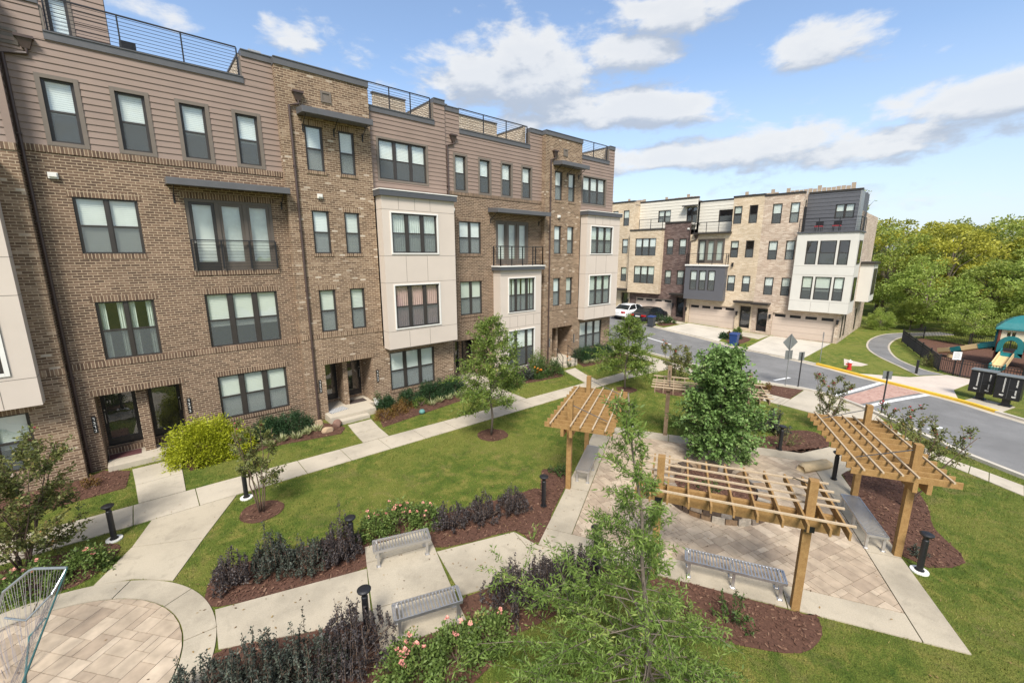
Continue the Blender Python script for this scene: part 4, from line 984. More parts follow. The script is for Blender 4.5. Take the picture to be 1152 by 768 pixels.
# ---- house at the left edge, mostly out of frame
def house_edge():
    x0, x1 = -9.6, -2.06; y = -.42
    t = thing('townhouse', 'townhouse with a cream bay, cut by the left edge of the picture', 'townhouse', (x0, Y0, 0), 0, 'townhouses of the near brick terrace'); X = lambda v: v - x0; L, Rr = 0, x1 - x0
    F1 = (X(-5.3), X(-2.98), .75, 2.50)
    mb = MB(); wall_front(mb, L, Rr, 0, 9.95, y, [F1]); mb.quad((Rr, y, 0), (Rr, 0.02, 0), (Rr, .02, 9.95), (Rr, y, 9.95)); mb.build('brick_wall', M_brick2, t)
    s = MB(); soldier(s, F1[0], F1[1], F1[3], y); soldier(s, F1[0], F1[1], F1[2] - .13, y, .13, .03, .06); s.box(L, Rr + .012, y - .02, y + .04, 3.50, 3.70); s.box(L, Rr + .012, y - .03, y + .05, 9.95, 10.14); s.split('soldier_course', M_brick2s, t)
    window(t, *F1, y, n=3, blind=.6)
    b0, b1, yb = X(-6.4), X(-2.58), y - .5; TA = (b0 + .75, b1 - .58, 7.2, 8.9); TB = (b0 + .75, b1 - .58, 3.85, 5.75)
    bm = MB(); panel_box(bm, b0, b1, yb, y, 2.78, 9.5, [TA, TB]); bay = bm.build('bay', M_panel, t); panel_joints(bay, b0, b1, yb, y, [3.62, 6.0, 7.05], [[b1 - .75], [], [b1 - 1.2], []], 2.78, 9.5)
    window(t, *TA, yb, n=3, trim=.1, trim_mat=M_whitetrim, mull=.12); window(t, *TB, yb, n=3, trim=.1, trim_mat=M_whitetrim, mull=.12, blind=.5)
    boxpart('cornice', t, M_cornice, (b0 - .1, b1 + .1, yb - .1, y + .1, 9.5, 9.7))
    sd = MB(); siding_front(sd, L, Rr - .14, 10.14, 13.9, y); kz = 10.14
    while kz < 13.9: a, b_ = kz, min(13.9, kz + .19); sd.quad((Rr + .015, y + .1, a), (Rr + .015, .02, a), (Rr, .02, b_), (Rr, y + .1, b_)); kz = b_
    sd.build('siding', M_siding, t); boxpart('corner_board', t, M_siding, (Rr - .14, Rr + .018, y - .03, y + .1, 10.14, 13.9)); coping(t, [(L, Rr + .05, 13.9)], y)
    boxpart('roof', t, M_roof, (L, Rr, .28, DEPTH, 12.9, 13.0)); shell(t, L, Rr, .3, DEPTH, 0, 13.1, M_brick2, left=True, right=False)
house_edge()
# ================================================================== FAR TERRACE across the street
BA = R(93.0); BP = (41.95, 12.88); B_RZ = BA - math.pi      # local x runs to the right seen from the street
def bpos(s): return (BP[0] + s * math.cos(BA), BP[1] + s * math.sin(BA))
BT = lambda n, st, mo, **k: brick_mat(n, st, mo, bw=.3, bh=.10, mw=.010, **k)
M_bt = BT('tan_brick', [(0, (0.52, 0.40, 0.265)), (.6, (0.61, 0.48, 0.33)), (1, (0.68, 0.56, 0.41))], (0.60, 0.51, 0.39))
M_bp = BT('pinkish_brick', [(0, (0.41, 0.30, 0.225)), (.6, (0.53, 0.41, 0.31)), (1, (0.64, 0.53, 0.42))], (0.55, 0.46, 0.36))
M_bd = BT('plum_brown_brick', [(0, (0.085, 0.050, 0.043)), (.6, (0.135, 0.085, 0.073)), (1, (0.20, 0.14, 0.12))], (0.17, 0.13, 0.11))
M_greyp = plain('grey_panel', (0.105, 0.105, 0.115), .55, .06); M_darksid = plain('charcoal_siding', (0.092, 0.094, 0.105), .6, .08); M_whitesid = plain('white_siding', (0.66, 0.62, 0.53), .6, .05)
M_garage = plain('beige_garage_door', (0.54, 0.44, 0.36), .5, .04); M_wood = plain('roof_deck_timber', (0.36, 0.28, 0.20), .8, .2, 5)
def bwin(t, w, y, n=1, **k):
    k.setdefault('blind', rnd_b.choice([.5, .5, .55, 1.0])); return window(t, *w, y, n=n, mull=.10, **k)
def garage(t, x0, x1, z0, z1, y):
    mb = MB(); n = 4; h = (z1 - z0) / n; yy = y + .16
    for i in range(n - 1): mb.box(x0, x1, yy, yy + .05, z0 + i * h + .008, z0 + (i + 1) * h - .008)
    zt = z0 + (n - 1) * h; m = 4; w = (x1 - x0) / m; holes = [(x0 + i * w + .16, x0 + (i + 1) * w - .16, zt + .16, z1 - .12) for i in range(m)]
    wall_front(mb, x0, x1, zt + .008, z1, yy, holes, .04); mb.box(x0, x1, yy + .045, yy + .06, z0, z1)
    for i in range(1, 8): mb.box(x0 + (x1 - x0) * i / 8 - .008, x0 + (x1 - x0) * i / 8 + .008, yy - .006, yy, z0, zt)
    o = mb.build('garage_door', M_garage, t); g = MB()
    for a, b, c, d in holes: g.quad((a, yy + .02, c), (b, yy + .02, c), (b, yy + .02, d), (a, yy + .02, d))
    g.build('pane', M_blackdoor, o)
def lantern(t, x, z, y):
    mb = MB(); mb.box(x - .07, x + .07, y - .16, y - .02, z - .16, z + .14); mb.box(x - .09, x + .09, y - .18, y, z + .14, z + .18); mb.box(x - .03, x + .03, y - .05, y, z - .05, z + .1); mb.build('wall_lantern', M_black, t)
def canopy(t, x0, x1, z, y): 
    mb = MB(); mb.box(x0, x1, y - .85, y, z, z + .09); mb.box(x0 - .03, x1 + .03, y - .88, y, z + .09, z + .19); o = mb.build('door_canopy', M_bronze, t)
def slats(t, x0, x1, y, z0, z1):
    mb = MB(); n = max(2, int((x1 - x0) / .32)); rr = random.Random(int(x0 * 100))
    for i in range(n):
        a = x0 + (x1 - x0) * i / n; mb.box(a, a + .30, y, y + .05, z0, z1 - .25 + (rr.uniform(.18, .3) if i % 7 == 0 else rr.uniform(-.03, .03)))
    mb.box(x0, x1, y + .05, y + .1, z0 + .2, z0 + .3); mb.build('roof_deck_screen', M_wood, t)
def bthing(label, s0, s1, z): return thing('townhouse', label, 'townhouse', (*bpos(s1), z), B_RZ, 'townhouses across the street')
def door_rec(t, x0, x1, z0, z1, y, mat=None): door(t, x0, x1, z0, z1, y + .35, mat=mat)
# ---- right end house: pinkish brick, white corner bay, charcoal top
def far_end():
    s0, s1 = -4.75, 1.72; t = bthing('pinkish brick end townhouse with a white corner bay and charcoal top', s0, s1, 0); X = lambda s: s1 - s; Rr = s1 - s0; bx = X(-1.18)
    cols = [(X(1.04), X(.31)), (X(-.29), X(-.97))]; wins = [(a, b, c, d) for a, b in cols for c, d in ((9.72, 11.36), (6.68, 8.28), (3.62, 5.17))]
    G = (X(.08), X(-4.48), .03, 2.12); D = (X(1.37), X(.46), .28, 2.38, .35)
    mb = MB(); wall_front(mb, 0, bx, 0, 12.05, 0, wins + [D, G]); wall_front(mb, bx, Rr, 0, 2.9, 0, [G])
    SW = [(.9, 1.25, .4, 2.2), (2.2, 2.6, .4, 2.2), (7.5, 8.0, .3, 2.2), (3.6, 4.0, 7.2, 8.0), (4.3, 4.7, 7.2, 8.0)]
    # right flank
    for a, b in zip([0, 1.9, 12.4][:-1], [1.9, 12.4]): mb.quad((Rr, a, 0), (Rr, b, 0), (Rr, b, 2.9 if a == 0 else 10.6), (Rr, a, 2.9 if a == 0 else 10.6))
    mb.quad((bx, 0, 8.8), (bx, 1.9, 8.8), (bx, 1.9, 12.05), (bx, 0, 12.05))
    mb.build('brick_wall', M_bp, t)
    fw = MB()
    for a, b, c, d in SW: fw.box(Rr + .002, Rr + .04, a, b, c, d)
    fw.split('flank_window', M_bronze, t)
    for w in wins: bwin(t, w, 0)
    garage(t, G[0], G[1], G[2], G[3], 0); door_rec(t, *D[:4], 0); canopy(t, X(1.7), X(.32), 2.75, 0); lantern(t, X(.25), 1.75, 0); lantern(t, X(-4.62), 1.75, 0)
    # white bay wrapping the corner
    y0 = -.55; xr = Rr + .45; TA = [(bx + .72, bx + 1.48), (bx + 1.62, bx + 2.72), (bx + 2.86, bx + 3.55)]
    holes = [(a, b, c, d) for a, b in TA for c, d in ((6.32, 8.2), (3.5, 5.36))]
    b = MB(); wall_front(b, bx, xr, 2.5, 8.8, y0, holes); b.quad((bx, 0, 2.5), (bx, y0, 2.5), (bx, y0, 8.8), (bx, 0, 8.8)); b.quad((xr, y0, 2.5), (xr, 1.9, 2.5), (xr, 1.9, 8.8), (xr, y0, 8.8)); b.quad((xr, 1.9, 2.5), (Rr, 1.9, 2.5), (Rr, 1.9, 8.8), (xr, 1.9, 8.8))
    b.quad((bx, 0, 2.5), (xr, 0, 2.5), (xr, y0, 2.5), (bx, y0, 2.5)); b.quad((Rr, 0, 2.5), (Rr, 1.9, 2.5), (xr, 1.9, 2.5), (xr, 0, 2.5)); b.quad((bx, y0, 8.8), (xr, y0, 8.8), (xr, 1.9, 8.8), (bx, 1.9, 8.8))
    bay = b.build('bay', M_panelB, t); panel_joints(bay, bx, xr, y0, 0, [3.35, 5.5, 6.2], [[bx + 1.55, bx + 2.8], [], [], []], 2.5, 8.8)
    for i, w in enumerate(holes): bwin(t, w, y0, blind=.62 if w[3] < 6 else 0)
    for c, d in ((6.4, 8.2), (3.5, 5.36)):
        f = MB(); f.box(xr + .003, xr + .05, .0, 1.3, c, d); f.build('flank_window', M_bronze, t); g = MB()
        for k in range(3): g.quad((xr + .053, .08 + .42 * k, c + .08), (xr + .053, .40 + .42 * k, c + .08), (xr + .053, .40 + .42 * k, d - .08), (xr + .053, .08 + .42 * k, d - .08))
        g.build('flank_pane', M_glass, t)
    boxpart('terrace_edge', t, M_cornice, (bx - .05, xr + .08, y0 - .08, 1.95, 8.8, 8.92)); railing(t, [(bx + .05, y0 - .02, 8.92), (xr, y0 - .02, 8.92), (xr, 1.85, 8.92)], h=1.0, spacing=1.2, lines=6, name='terrace_railing')
    yt = 1.2; W = (bx + 2.0, bx + 3.25, 9.95, 11.08); d = MB(); siding_front(d, bx + .02, Rr, 8.9, 12.05, yt, [W], .3, .02); d.quad((Rr, yt, 8.9), (Rr, 5.0, 8.9), (Rr, 5.0, 12.05), (Rr, yt, 12.05)); d.build('charcoal_siding', M_darksid, t); bwin(t, W, yt, n=2)
    f = MB(); f.box(bx + .025, bx + .07, .35, 1.05, 8.95, 11.0); f.build('terrace_door', M_black, t); boxpart('corner_board', t, M_galv, (Rr - .1, Rr + .02, yt - .03, yt + 1.3, 8.93, 12.05))
    coping(t, [(0, bx + .05, 12.05)], 0, M_bronze, h=.12); coping(t, [(bx + .06, Rr + .05, 12.05)], yt, M_bronze, h=.12)
    boxpart('roof', t, M_roof, (0, bx, 1.6, 12.3, 11.8, 11.9), (bx + .02, Rr - .02, 1.4, 4.9, 11.8, 11.9), (bx + .02, Rr - .02, 4.9, 12.3, 10.3, 10.4)); slats(t, .5, 5.6, 4.2, 11.9, 13.1); shell(t, 0, Rr, 2, 12.4, 0, 10.6, M_bp, left=False, right=False)
    sb = MB(); sb.box(Rr - .02, Rr + .9, 6.2, 9.2, 3.0, 6.3); o = sb.build('side_bay', M_panelB, t); boxpart('side_bay_roof', o, M_bronze, (Rr, Rr + 1.05, 6.05, 9.35, 6.3, 6.5)); boxpart('side_window', o, M_bronze, (Rr + .905, Rr + .94, 6.7, 8.7, 3.6, 5.9))
    # two small red chairs and a plant on the terrace belong to the terrace
    return t
far_end()
def far_grey():
    s0, s1 = 1.72, 7.98; t = bthing('tan brick townhouse with a charcoal bay under an open balcony, across the street', s0, s1, .05); X = lambda s: s1 - s; Rr = s1 - s0; bx = X(4.25)
    wins = [(a, b, c, d) for a, b in ((X(4.16), X(3.46)), (X(2.87), X(2.18))) for c, d in ((9.8, 11.35), (6.8, 8.3), (3.72, 5.18))]
    G = (X(7.57), X(3.16), .18, 2.25); D = (X(2.82), X(1.86), .38, 2.42, .35); FRh = (X(7.21), X(4.68), 6.25, 8.55)
    mb = MB(); wall_front(mb, bx, Rr, 0, 12.1, 0, wins + [D, G]); wall_front(mb, 0, bx, 0, 9.0, 0, [G, FRh]); mb.quad((bx, 1.7, 9), (bx, 0, 9), (bx, 0, 12.1), (bx, 1.7, 12.1)); mb.build('brick_wall', M_bt, t)
    for w in wins: bwin(t, w, 0, blind=.5 if w[3] < 6 else rnd_b.choice([0, .4]))
    garage(t, *G, 0); door_rec(t, *D[:4], 0); canopy(t, X(3.15), X(1.78), 2.75, 0); lantern(t, X(3.02), 1.7, 0); lantern(t, X(7.8), 1.7, 0); lantern(t, X(3.8), 6.15, 0)
    b0, b1, y0 = X(7.95), bx + .05, -.6; TB = [(b0 + .5 + .86 * i, b0 + 1.18 + .86 * i, 3.68, 5.58) for i in range(3)]; b = MB(); panel_box(b, b0, b1, y0, 0, 2.78, 6.0, TB); b.build('bay', M_greyp, t)
    for w in TB: bwin(t, w, y0, blind=.52, blind_mat=M_blind)
    boxpart('balcony_edge', t, M_whitetrim, (b0 - .05, b1 + .1, y0 - .1, -.002, 6.0, 6.14)); railing(t, [(b0 + .02, -.05, 6.14), (b0 + .02, y0 - .04, 6.14), (b1, y0 - .04, 6.14), (b1, -.05, 6.14)], h=1.0, spacing=1.2, lines=6, name='balcony_railing')
    french(t, *FRh, 0); boxpart('terrace_edge', t, M_bronze, (b0 + .3, bx + .1, -.35, .1, 9.0, 9.14)); railing(t, [(b0 + .3, .02, 9.14), (bx, .02, 9.14)], h=.95, spacing=1.2, lines=6, name='terrace_railing')
    W = (X(6.1), X(4.8), 10.15, 11.3); sd = MB(); siding_front(sd, 0, bx, 9.0, 12.15, 1.7, [W], .3, .02); sd.build('white_siding', M_whitesid, t); bwin(t, W, 1.7, blind=0, rail=False)
    coping(t, [(bx - .04, Rr, 12.1)], 0, M_bronze, h=.12); coping(t, [(0, bx - .05, 12.15)], 1.7, M_bronze, h=.1); boxpart('roof', t, M_roof, (0, Rr, 2, 12, 11.85, 11.95), (0, bx, .1, 1.7, 8.85, 8.95)); slats(t, 3.3, 6.2, 4.0, 11.95, 13.0); downspout(t, .1, 0, 8.6, .3, dx=.5)
    shell(t, 0, Rr, 2, 12.0, 0, 12, M_bt, left=False, right=False)
far_grey()
def far_plum():
    s0, s1 = 7.98, 14.3; dz = .45; t = bthing('plum brown brick townhouse with a tan bay, behind the parked cars', s0, s1, dz); X = lambda s: s1 - s; Rr = s1 - s0; bx = X(10.7); z = lambda v: v - dz
    wins = [(a, b, z(c), z(d)) for a, b in ((X(10.37), X(9.67)), (X(9.08), X(8.34))) for c, d in ((7.1, 8.68), (4.1, 5.56))]
    G = (X(13.6), X(9.34), z(.62), z(2.55)); D = (X(9.0), X(8.08), z(.78), z(2.8), .35)
    mb = MB(); wall_front(mb, bx, Rr, -.3, z(10.2), 0, wins + [D, G]); wall_front(mb, 0, bx, -.3, z(3.2), 0, [G]); mb.build('brick_wall', M_bd, t)
    for w in wins: bwin(t, w, 0, blind=.55)
    garage(t, *G, 0); door_rec(t, *D[:4], 0); canopy(t, X(9.35), X(7.98), z(3.1), 0); lantern(t, X(9.2), z(2.0), 0); vent(t, X(8.2), z(9.6), 0)
    b0, b1, y0 = 0.0, bx, -.6; T1 = (b0 + .68, b0 + 3.05, z(7.0), z(8.8)); T2 = (b0 + .68, b0 + 3.05, z(4.12), z(5.95)); b = MB(); panel_box(b, b0, b1, y0, 0, z(3.08), z(9.6), [T1, T2]); b.build('bay', M_bt, t); bwin(t, T1, y0, n=3); bwin(t, T2, y0, n=3)
    boxpart('terrace_edge', t, M_bronze, (b0 - .05, b1 + .05, y0 - .06, 0.3, z(9.6), z(9.74))); railing(t, [(b0 + 1.0, y0 + .05, z(9.74)), (b1, y0 + .05, z(9.74))], h=.95, spacing=1.2, lines=6, name='terrace_railing')
    F = (X(9.05), X(7.98) - .02, z(10.25), z(11.75)); W = (X(12.12), X(10.75), z(10.45), z(11.65)); sd = MB(); siding_front(sd, 0, Rr, z(9.6), z(12.6), 1.2, [F, W], .3, .02); sd.build('white_siding', M_whitesid, t); bwin(t, W, 1.2, n=2); bwin(t, F, 1.2, n=2, blind=0, rail=False); awning(t, F[0] - .3, F[1], z(11.85), 1.2, .6, .12, rods=False, mat=M_bronze)
    coping(t, [(bx + .02, Rr, z(10.2))], 0, M_bronze, h=.12); coping(t, [(0, Rr, z(12.6))], 1.2, M_bronze, h=.1); boxpart('roof', t, M_roof, (0, Rr, 1.5, 12, z(12.3), z(12.4)), (bx, Rr, .1, 1.2, z(10.0), z(10.1))); slats(t, 1.6, 5.4, 3.6, z(12.4), z(13.35)); downspout(t, Rr - .06, 0, z(10), .2, head=False)
    shell(t, 0, Rr, 2, 12.0, -.3, z(12.3), M_bd, left=False, right=False)
far_plum()
def far_left():
    s0, s1 = 14.3, 21.5; dz = .6; t = bthing('tan brick townhouse with single windows, half hidden behind the end of the near terrace', s0, s1, dz); X = lambda s: s1 - s; Rr = s1 - s0; z = lambda v: v - dz
    wins = [(X(a), X(b), z(c), z(d)) for a, b in ((15.6, 14.88), (16.95, 16.25), (19.6, 18.4)) for c, d in ((10.2, 11.85), (7.25, 8.8), (4.2, 5.75))]; D = (X(15.45), X(14.55), z(.85), z(2.95), .35)
    mb = MB(); wall_front(mb, 0, Rr, -.4, z(12.65), 0, wins + [D]); mb.quad((Rr, 0, z(9.6)), (Rr, 1.4, z(9.6)), (Rr, 1.4, z(12.65)), (Rr, 0, z(12.65))); mb.build('brick_wall', M_bt, t)
    for w in wins: bwin(t, w, 0)
    door_rec(t, *D[:4], 0); canopy(t, X(15.9), X(14.4), z(3.25), 0); lantern(t, X(14.45), z(2.1), 0); coping(t, [(0, Rr, z(12.65))], 0, M_bronze, h=.12); boxpart('roof', t, M_roof, (0, Rr, .3, 12, z(12.3), z(12.4))); slats(t, 2.0, 6.6, 3.4, z(12.4), z(13.5))
    shell(t, 0, Rr, .3, 12.0, -.4, z(12.4), M_bt, left=True, right=False)
far_left()
# ================================================================== THINGS IN THE COURTYARD AND THE STREET
def wood_mat(name, a, b_, rough=.75):
    m, nt, b, out = new_mat(name); v = obj_vec(nt); mp = nt.nodes.new('ShaderNodeMapping'); mp.inputs['Scale'].default_value = (3, 3, 3); nt.links.new(v, mp.inputs[0])
    at = nt.nodes.new('ShaderNodeAttribute'); at.attribute_name = 'tint'
    n1 = n_noise(nt, mp.outputs[0], 2.5, 6, .65, .8); n2 = n_noise(nt, mp.outputs[0], 14, 4, .7)
    c = n_ramp(nt, n_math(nt, 'ADD', n_math(nt, 'MULTIPLY', n1, .7), n_math(nt, 'MULTIPLY', at.outputs['Fac'], .35)), [(.3, a), (.75, b_)])
    c = n_mix(nt, .5, c, n_mix(nt, 1.0, c, n_ramp(nt, n2, [(.3, .6), (.7, 1.3)]), 'MULTIPLY'))
    set_in(nt, b.inputs['Base Color'], c); b.inputs['Roughness'].default_value = rough; b.inputs['Specular IOR Level'].default_value = .25; n_bump(nt, n2, .4, .004, b); return m
M_pgold = wood_mat('golden_treated_timber', (0.285, 0.165, 0.062), (0.48, 0.310, 0.128)); M_pgrey = wood_mat('weathered_timber', (0.235, 0.165, 0.105), (0.40, 0.30, 0.20)); M_lath = wood_mat('pale_timber_lath', (0.44, 0.34, 0.225), (0.60, 0.48, 0.34))
rr = random.Random(3)
def pergola(side, label, post_m, beam_m, lath_m):
    """two posts carry a leaning roof of joists and laths that reaches over the patio"""
    offs = {0: .18, 90: .14, 180: .02, 270: .13}     # (small shifts of the posts along their side)
    base = P(0, 0); ang = TH + R(side); t = thing('pergola', label, 'pergola', (base[0], base[1], 0), ang, 'timber pergolas round the patio')
    # local frame: -y is the outside, posts on y = -4.05
    D = 4.05; sx = offs[side]
    for x in (-1.38 + sx - .13, 1.38 + sx - .13):
        mb = MB(); mb.box(x - .075, x + .075, -D - .075, -D + .075, -.02, 2.88, rr.random()); o = mb.build('post', post_m, t, bevel=.008)
    cx = sx - .13; x0, x1 = cx - 1.98, cx + 1.98
    for y in (-D - .125, -D + .125):
        mb = MB(); mb.box(x0 + .12, x1 - .12, y - .045, y + .045, 1.90, 2.135, rr.random()); mb.build('beam', beam_m, t, bevel=.006)
    for k in (-1.84, -1.55, -1.21, -.81, -.40, 0, .40, .81, 1.21, 1.55, 1.84):
        x = cx + k
        mb = MB(); v = [(x - .024, -D - .66, 2.137), (x + .024, -D - .66, 2.137), (x + .024, -2.72, 2.137), (x - .024, -2.72, 2.137)]
        mb.box(x - .019, x + .019, -D - .66, -2.72, 2.137, 2.29, rr.random()); mb.build('joist', beam_m, t, bevel=.004)
    for y in (-2.92, -3.27, -3.62, -3.90, -4.50):
        mb = MB(); mb.box(x0, x1, y - .02, y + .02, 2.291, 2.33, rr.random()); mb.build('lath', lath_m, t, bevel=.004)
    for s in (-1, 1):
        x = cx + s * 1.38; mb = MB(); mb.tube([(x, -D + .08, 2.72), (x - s * .05, -2.95, 2.34)], .012); mb.build('stay_rod', M_black, t)
    for s in (-1, 1):
        x = cx + s * 1.38; mb = MB(); mb.box(x - .082, x + .082, -D - .16, -D - .171, 1.86, 1.99); mb.build('strap', M_black, t)
    return t
pergola(0, 'timber pergola over the slatted bench beside the mulch bed, right of the patio', M_pgold, M_pgold, M_lath)
pergola(90, 'grey weathered pergola half hidden behind the round maple', M_pgrey, M_pgrey, M_lath)
pergola(180, 'orange brown timber pergola on the lawn side of the patio, left of the maple', M_pgold, M_pgold, M_lath)
pergola(270, 'brown timber pergola over the long bench in front of the stone ring', M_pgold, M_pgold, M_lath)
# ---- benches: steel frame, slats across
def bench(L, label, loc, rz, group='slatted steel benches'):
    t = thing('bench', label, 'bench', loc, rz, group); W = .42; Hh = .43
    mb = MB(); n = int(L / .066)
    for i in range(n):
        x = -L / 2 + .035 + (L - .07) * i / (n - 1); mb.box(x - .013, x + .013, -W / 2 + .012, W / 2 - .012, Hh - .02, Hh)
    mb.build('seat', M_steel, t)
    f = MB()
    for y in (-W / 2, W / 2): f.box(-L / 2, L / 2, y - .012, y + .012, Hh - .055, Hh + .004)
    for x in (-L / 2, L / 2): f.box(x - .014, x + .014, -W / 2 + .012, W / 2 - .012, Hh - .056, Hh + .003)
    f.build('frame', M_steel, t)
    xs = [-L / 2 + .09, L / 2 - .09] + ([0] if L > 1.6 else [])
    for x in xs:
        for y in (-W / 2 + .04, W / 2 - .04):
            l = MB(); l.box(x - .028, x + .028, y - .028, y + .028, -.0, Hh - .056); l.box(x - .05, x + .05, y - .05, y + .05, 0, .012); l.build('leg', M_steel, t)
    return t
bench(1.30, 'short steel bench in front of the pink roses, upper one on the concrete pad', (3.93, 8.50, .030), R(-19.5))
bench(1.30, 'short steel bench at the lower end of the concrete pad', (3.44, 6.45, .030), R(-19.5))
bx, by = P(-3.76, -.25); bench(1.95, 'long steel bench under the front pergola, facing the stone ring', (bx, by, .026), TH + R(90))
bx, by = P(-.44, -3.62); bench(1.9, 'long steel bench along the right edge of the patio beside the mulch', (bx, by, .026), TH)
bx, by = P(.1, 3.72); bench(1.9, 'long steel bench at the far left edge of the patio under the orange brown pergola', (bx, by, .026), TH)
# ---- bollard lights
def bollard(label, loc, pad=True):
    t = thing('bollard_light', label, 'bollard light', (*loc, 0), rr.uniform(0, 3), 'black bollard lights')
    if pad: m = MB(); m.cyl(0, 0, -.02, .035, .17, 20); m.build('base_pad', M_whitetrim, t, bevel=.01)
    m = MB(); m.cyl(0, 0, .0, .80, .062, 16); m.cyl(0, 0, .03, .05, .09, 16); m.build('post', M_black, t)
    h = MB(); h.lathe([(.062, .80), (.05, .82), (.05, .86), (.125, .93), (.13, .955), (.10, .975), (0, .985)], n=20); h.build('head', M_black, t)
    g = MB(); g.lathe([(.0, .862), (.052, .863), (.118, .925), (.115, .93)], n=16); g.build('diffuser', M_galv, t)
for l, p, pad in (('bollard light by the diagonal path, left of it on the grass', (-1.31, 13.9), True), ('bollard light behind the thin multi-stemmed tree by the long sidewalk', (1.60, 13.88), True), ('bollard light at the end of the dark shrubs, left of the upper bench', (3.08, 9.42), False),
                  ('bollard light left of the lower bench on the pad', (2.44, 7.02), False), ('bollard light in the mulch near the orange brown pergola', (7.95, 7.72), False), ('bollard light left of the front pergola behind the willowy tree', (7.22, 5.30), False),
                  ('bollard light on the grass right of the patio tip', (12.62, .26), True), ('bollard light in the mulch bed right of the round maple', (17.1, 4.5), False), ('bollard light on the far lawn between two pergolas', (15.0, 9.4), True), ('bollard light behind the right pergola post', (16.05, 2.62), False)):
    bollard(l, p, pad)
# ---- stone ring with planting in the middle of the patio
def stone_ring():
    c = P(-.08, -.12); t = thing('planter_ring', 'round low planter of brown and ochre fieldstone in the middle of the patio', 'planter', (*c, .024), 0.3)
    M = tint_mat('fieldstone', [(0, (0.045, 0.034, 0.027)), (.25, (0.10, 0.068, 0.048)), (.45, (0.21, 0.125, 0.062)), (.62, (0.27, 0.20, 0.135)), (.8, (0.20, 0.175, 0.15)), (1, (0.42, 0.36, 0.28))], .85, noise=9, amt=.6, bump=.02, bscale=18)
    m = MB(); g = random.Random(8)
    for (r0, r1, z0, z1, n) in ((1.12, 1.50, -.02, .17, 31), (1.15, 1.47, .17, .36, 36)):
        a = g.random(); cuts = sorted(a + (k + g.uniform(-.25, .25)) * 2 * math.pi / n for k in range(n))
        for k in range(n):
            a0, a1 = cuts[k] + .012, (cuts[(k + 1) % n] + (2 * math.pi if k == n - 1 else 0)) - .012; dr = g.uniform(-.03, .04); dz = g.uniform(-.035, .03); S = 4; vs = []
            for i in range(S + 1):
                q = a0 + (a1 - a0) * i / S; j = g.uniform(-.012, .012)
                for r, z in ((r1 + dr + j, z0), (r1 + dr + j - .015, z1 + dz), (r0 - dr * .3, z1 + dz * .8), (r0, z0)): vs.append((r * math.cos(q), r * math.sin(q), z))
            fs = [(i * 4 + b, (i + 1) * 4 + b, (i + 1) * 4 + (b + 1) % 4, i * 4 + (b + 1) % 4) for i in range(S) for b in range(3)] + [(3, 2, 1, 0), (S * 4, S * 4 + 1, S * 4 + 2, S * 4 + 3)]
            m.add(vs, fs, g.random())
    m.lathe([(1.16, -.02), (1.17, .33), (1.44, .33), (1.47, -.02)], n=40, tint=.12); m.build('stone_wall', M, t)
    s = MB(); s.lathe([(1.14, .20), (.8, .27), (.4, .30), (0, .31)], n=26, tint=.3); rg = random.Random(2)
    for k in range(900):
        a = rg.uniform(0, 6.28); r = 1.08 * math.sqrt(rg.random()); L = rg.uniform(.015, .05); b = rg.uniform(0, 6.28); z = .205 + .11 * (1 - (r / 1.14) ** 2) + rg.uniform(.005, .03)
        d = Vector((math.cos(b), math.sin(b), rg.uniform(-.3, .3))) * L; e = Vector((-math.sin(b), math.cos(b), rg.uniform(-.3, .3))) * L * .4; p = Vector((r * math.cos(a), r * math.sin(a), z)); s.add([p - d - e, p + d - e, p + d + e, p - d + e], [(0, 1, 2, 3)], rg.betavariate(2, 2.6))
    s.build('soil', M_mulch, t); return t
stone_ring()
M_sand = plain('sandstone', (0.50, 0.375, 0.215), .85, .22, 4, bump=.02, bscale=25)
def slab_seat():
    c = P(2.95, -3.42); t = MB(); g = random.Random(4); n = 9; vs = []
    for i in range(n):
        x = -.62 + 1.24 * i / (n - 1); e = .82 if i in (0, n - 1) else 1
        for y, z in ((-.17, 0), (-.19, .10), (-.13, .22), (.13, .23), (.18, .1), (.17, 0)): vs.append((x + g.uniform(-.02, .02), (y + g.uniform(-.012, .012)) * e, max(0, z * e + (g.uniform(-.01, .01) if z else 0))))
    fs = [(i * 6 + k, (i + 1) * 6 + k, (i + 1) * 6 + (k + 1) % 6, i * 6 + (k + 1) % 6) for i in range(n - 1) for k in range(6)] + [(5, 4, 3, 2, 1, 0), tuple((n - 1) * 6 + k for k in range(6))]
    t.add(vs, fs); o = t.build('stone_block', M_sand, None, smooth=True, loc=(*c, .021)); o.rotation_euler = (0, 0, TH - R(52)); tag(o, 'tan sandstone block lying on the path at the far corner of the patio', 'stone')
slab_seat()
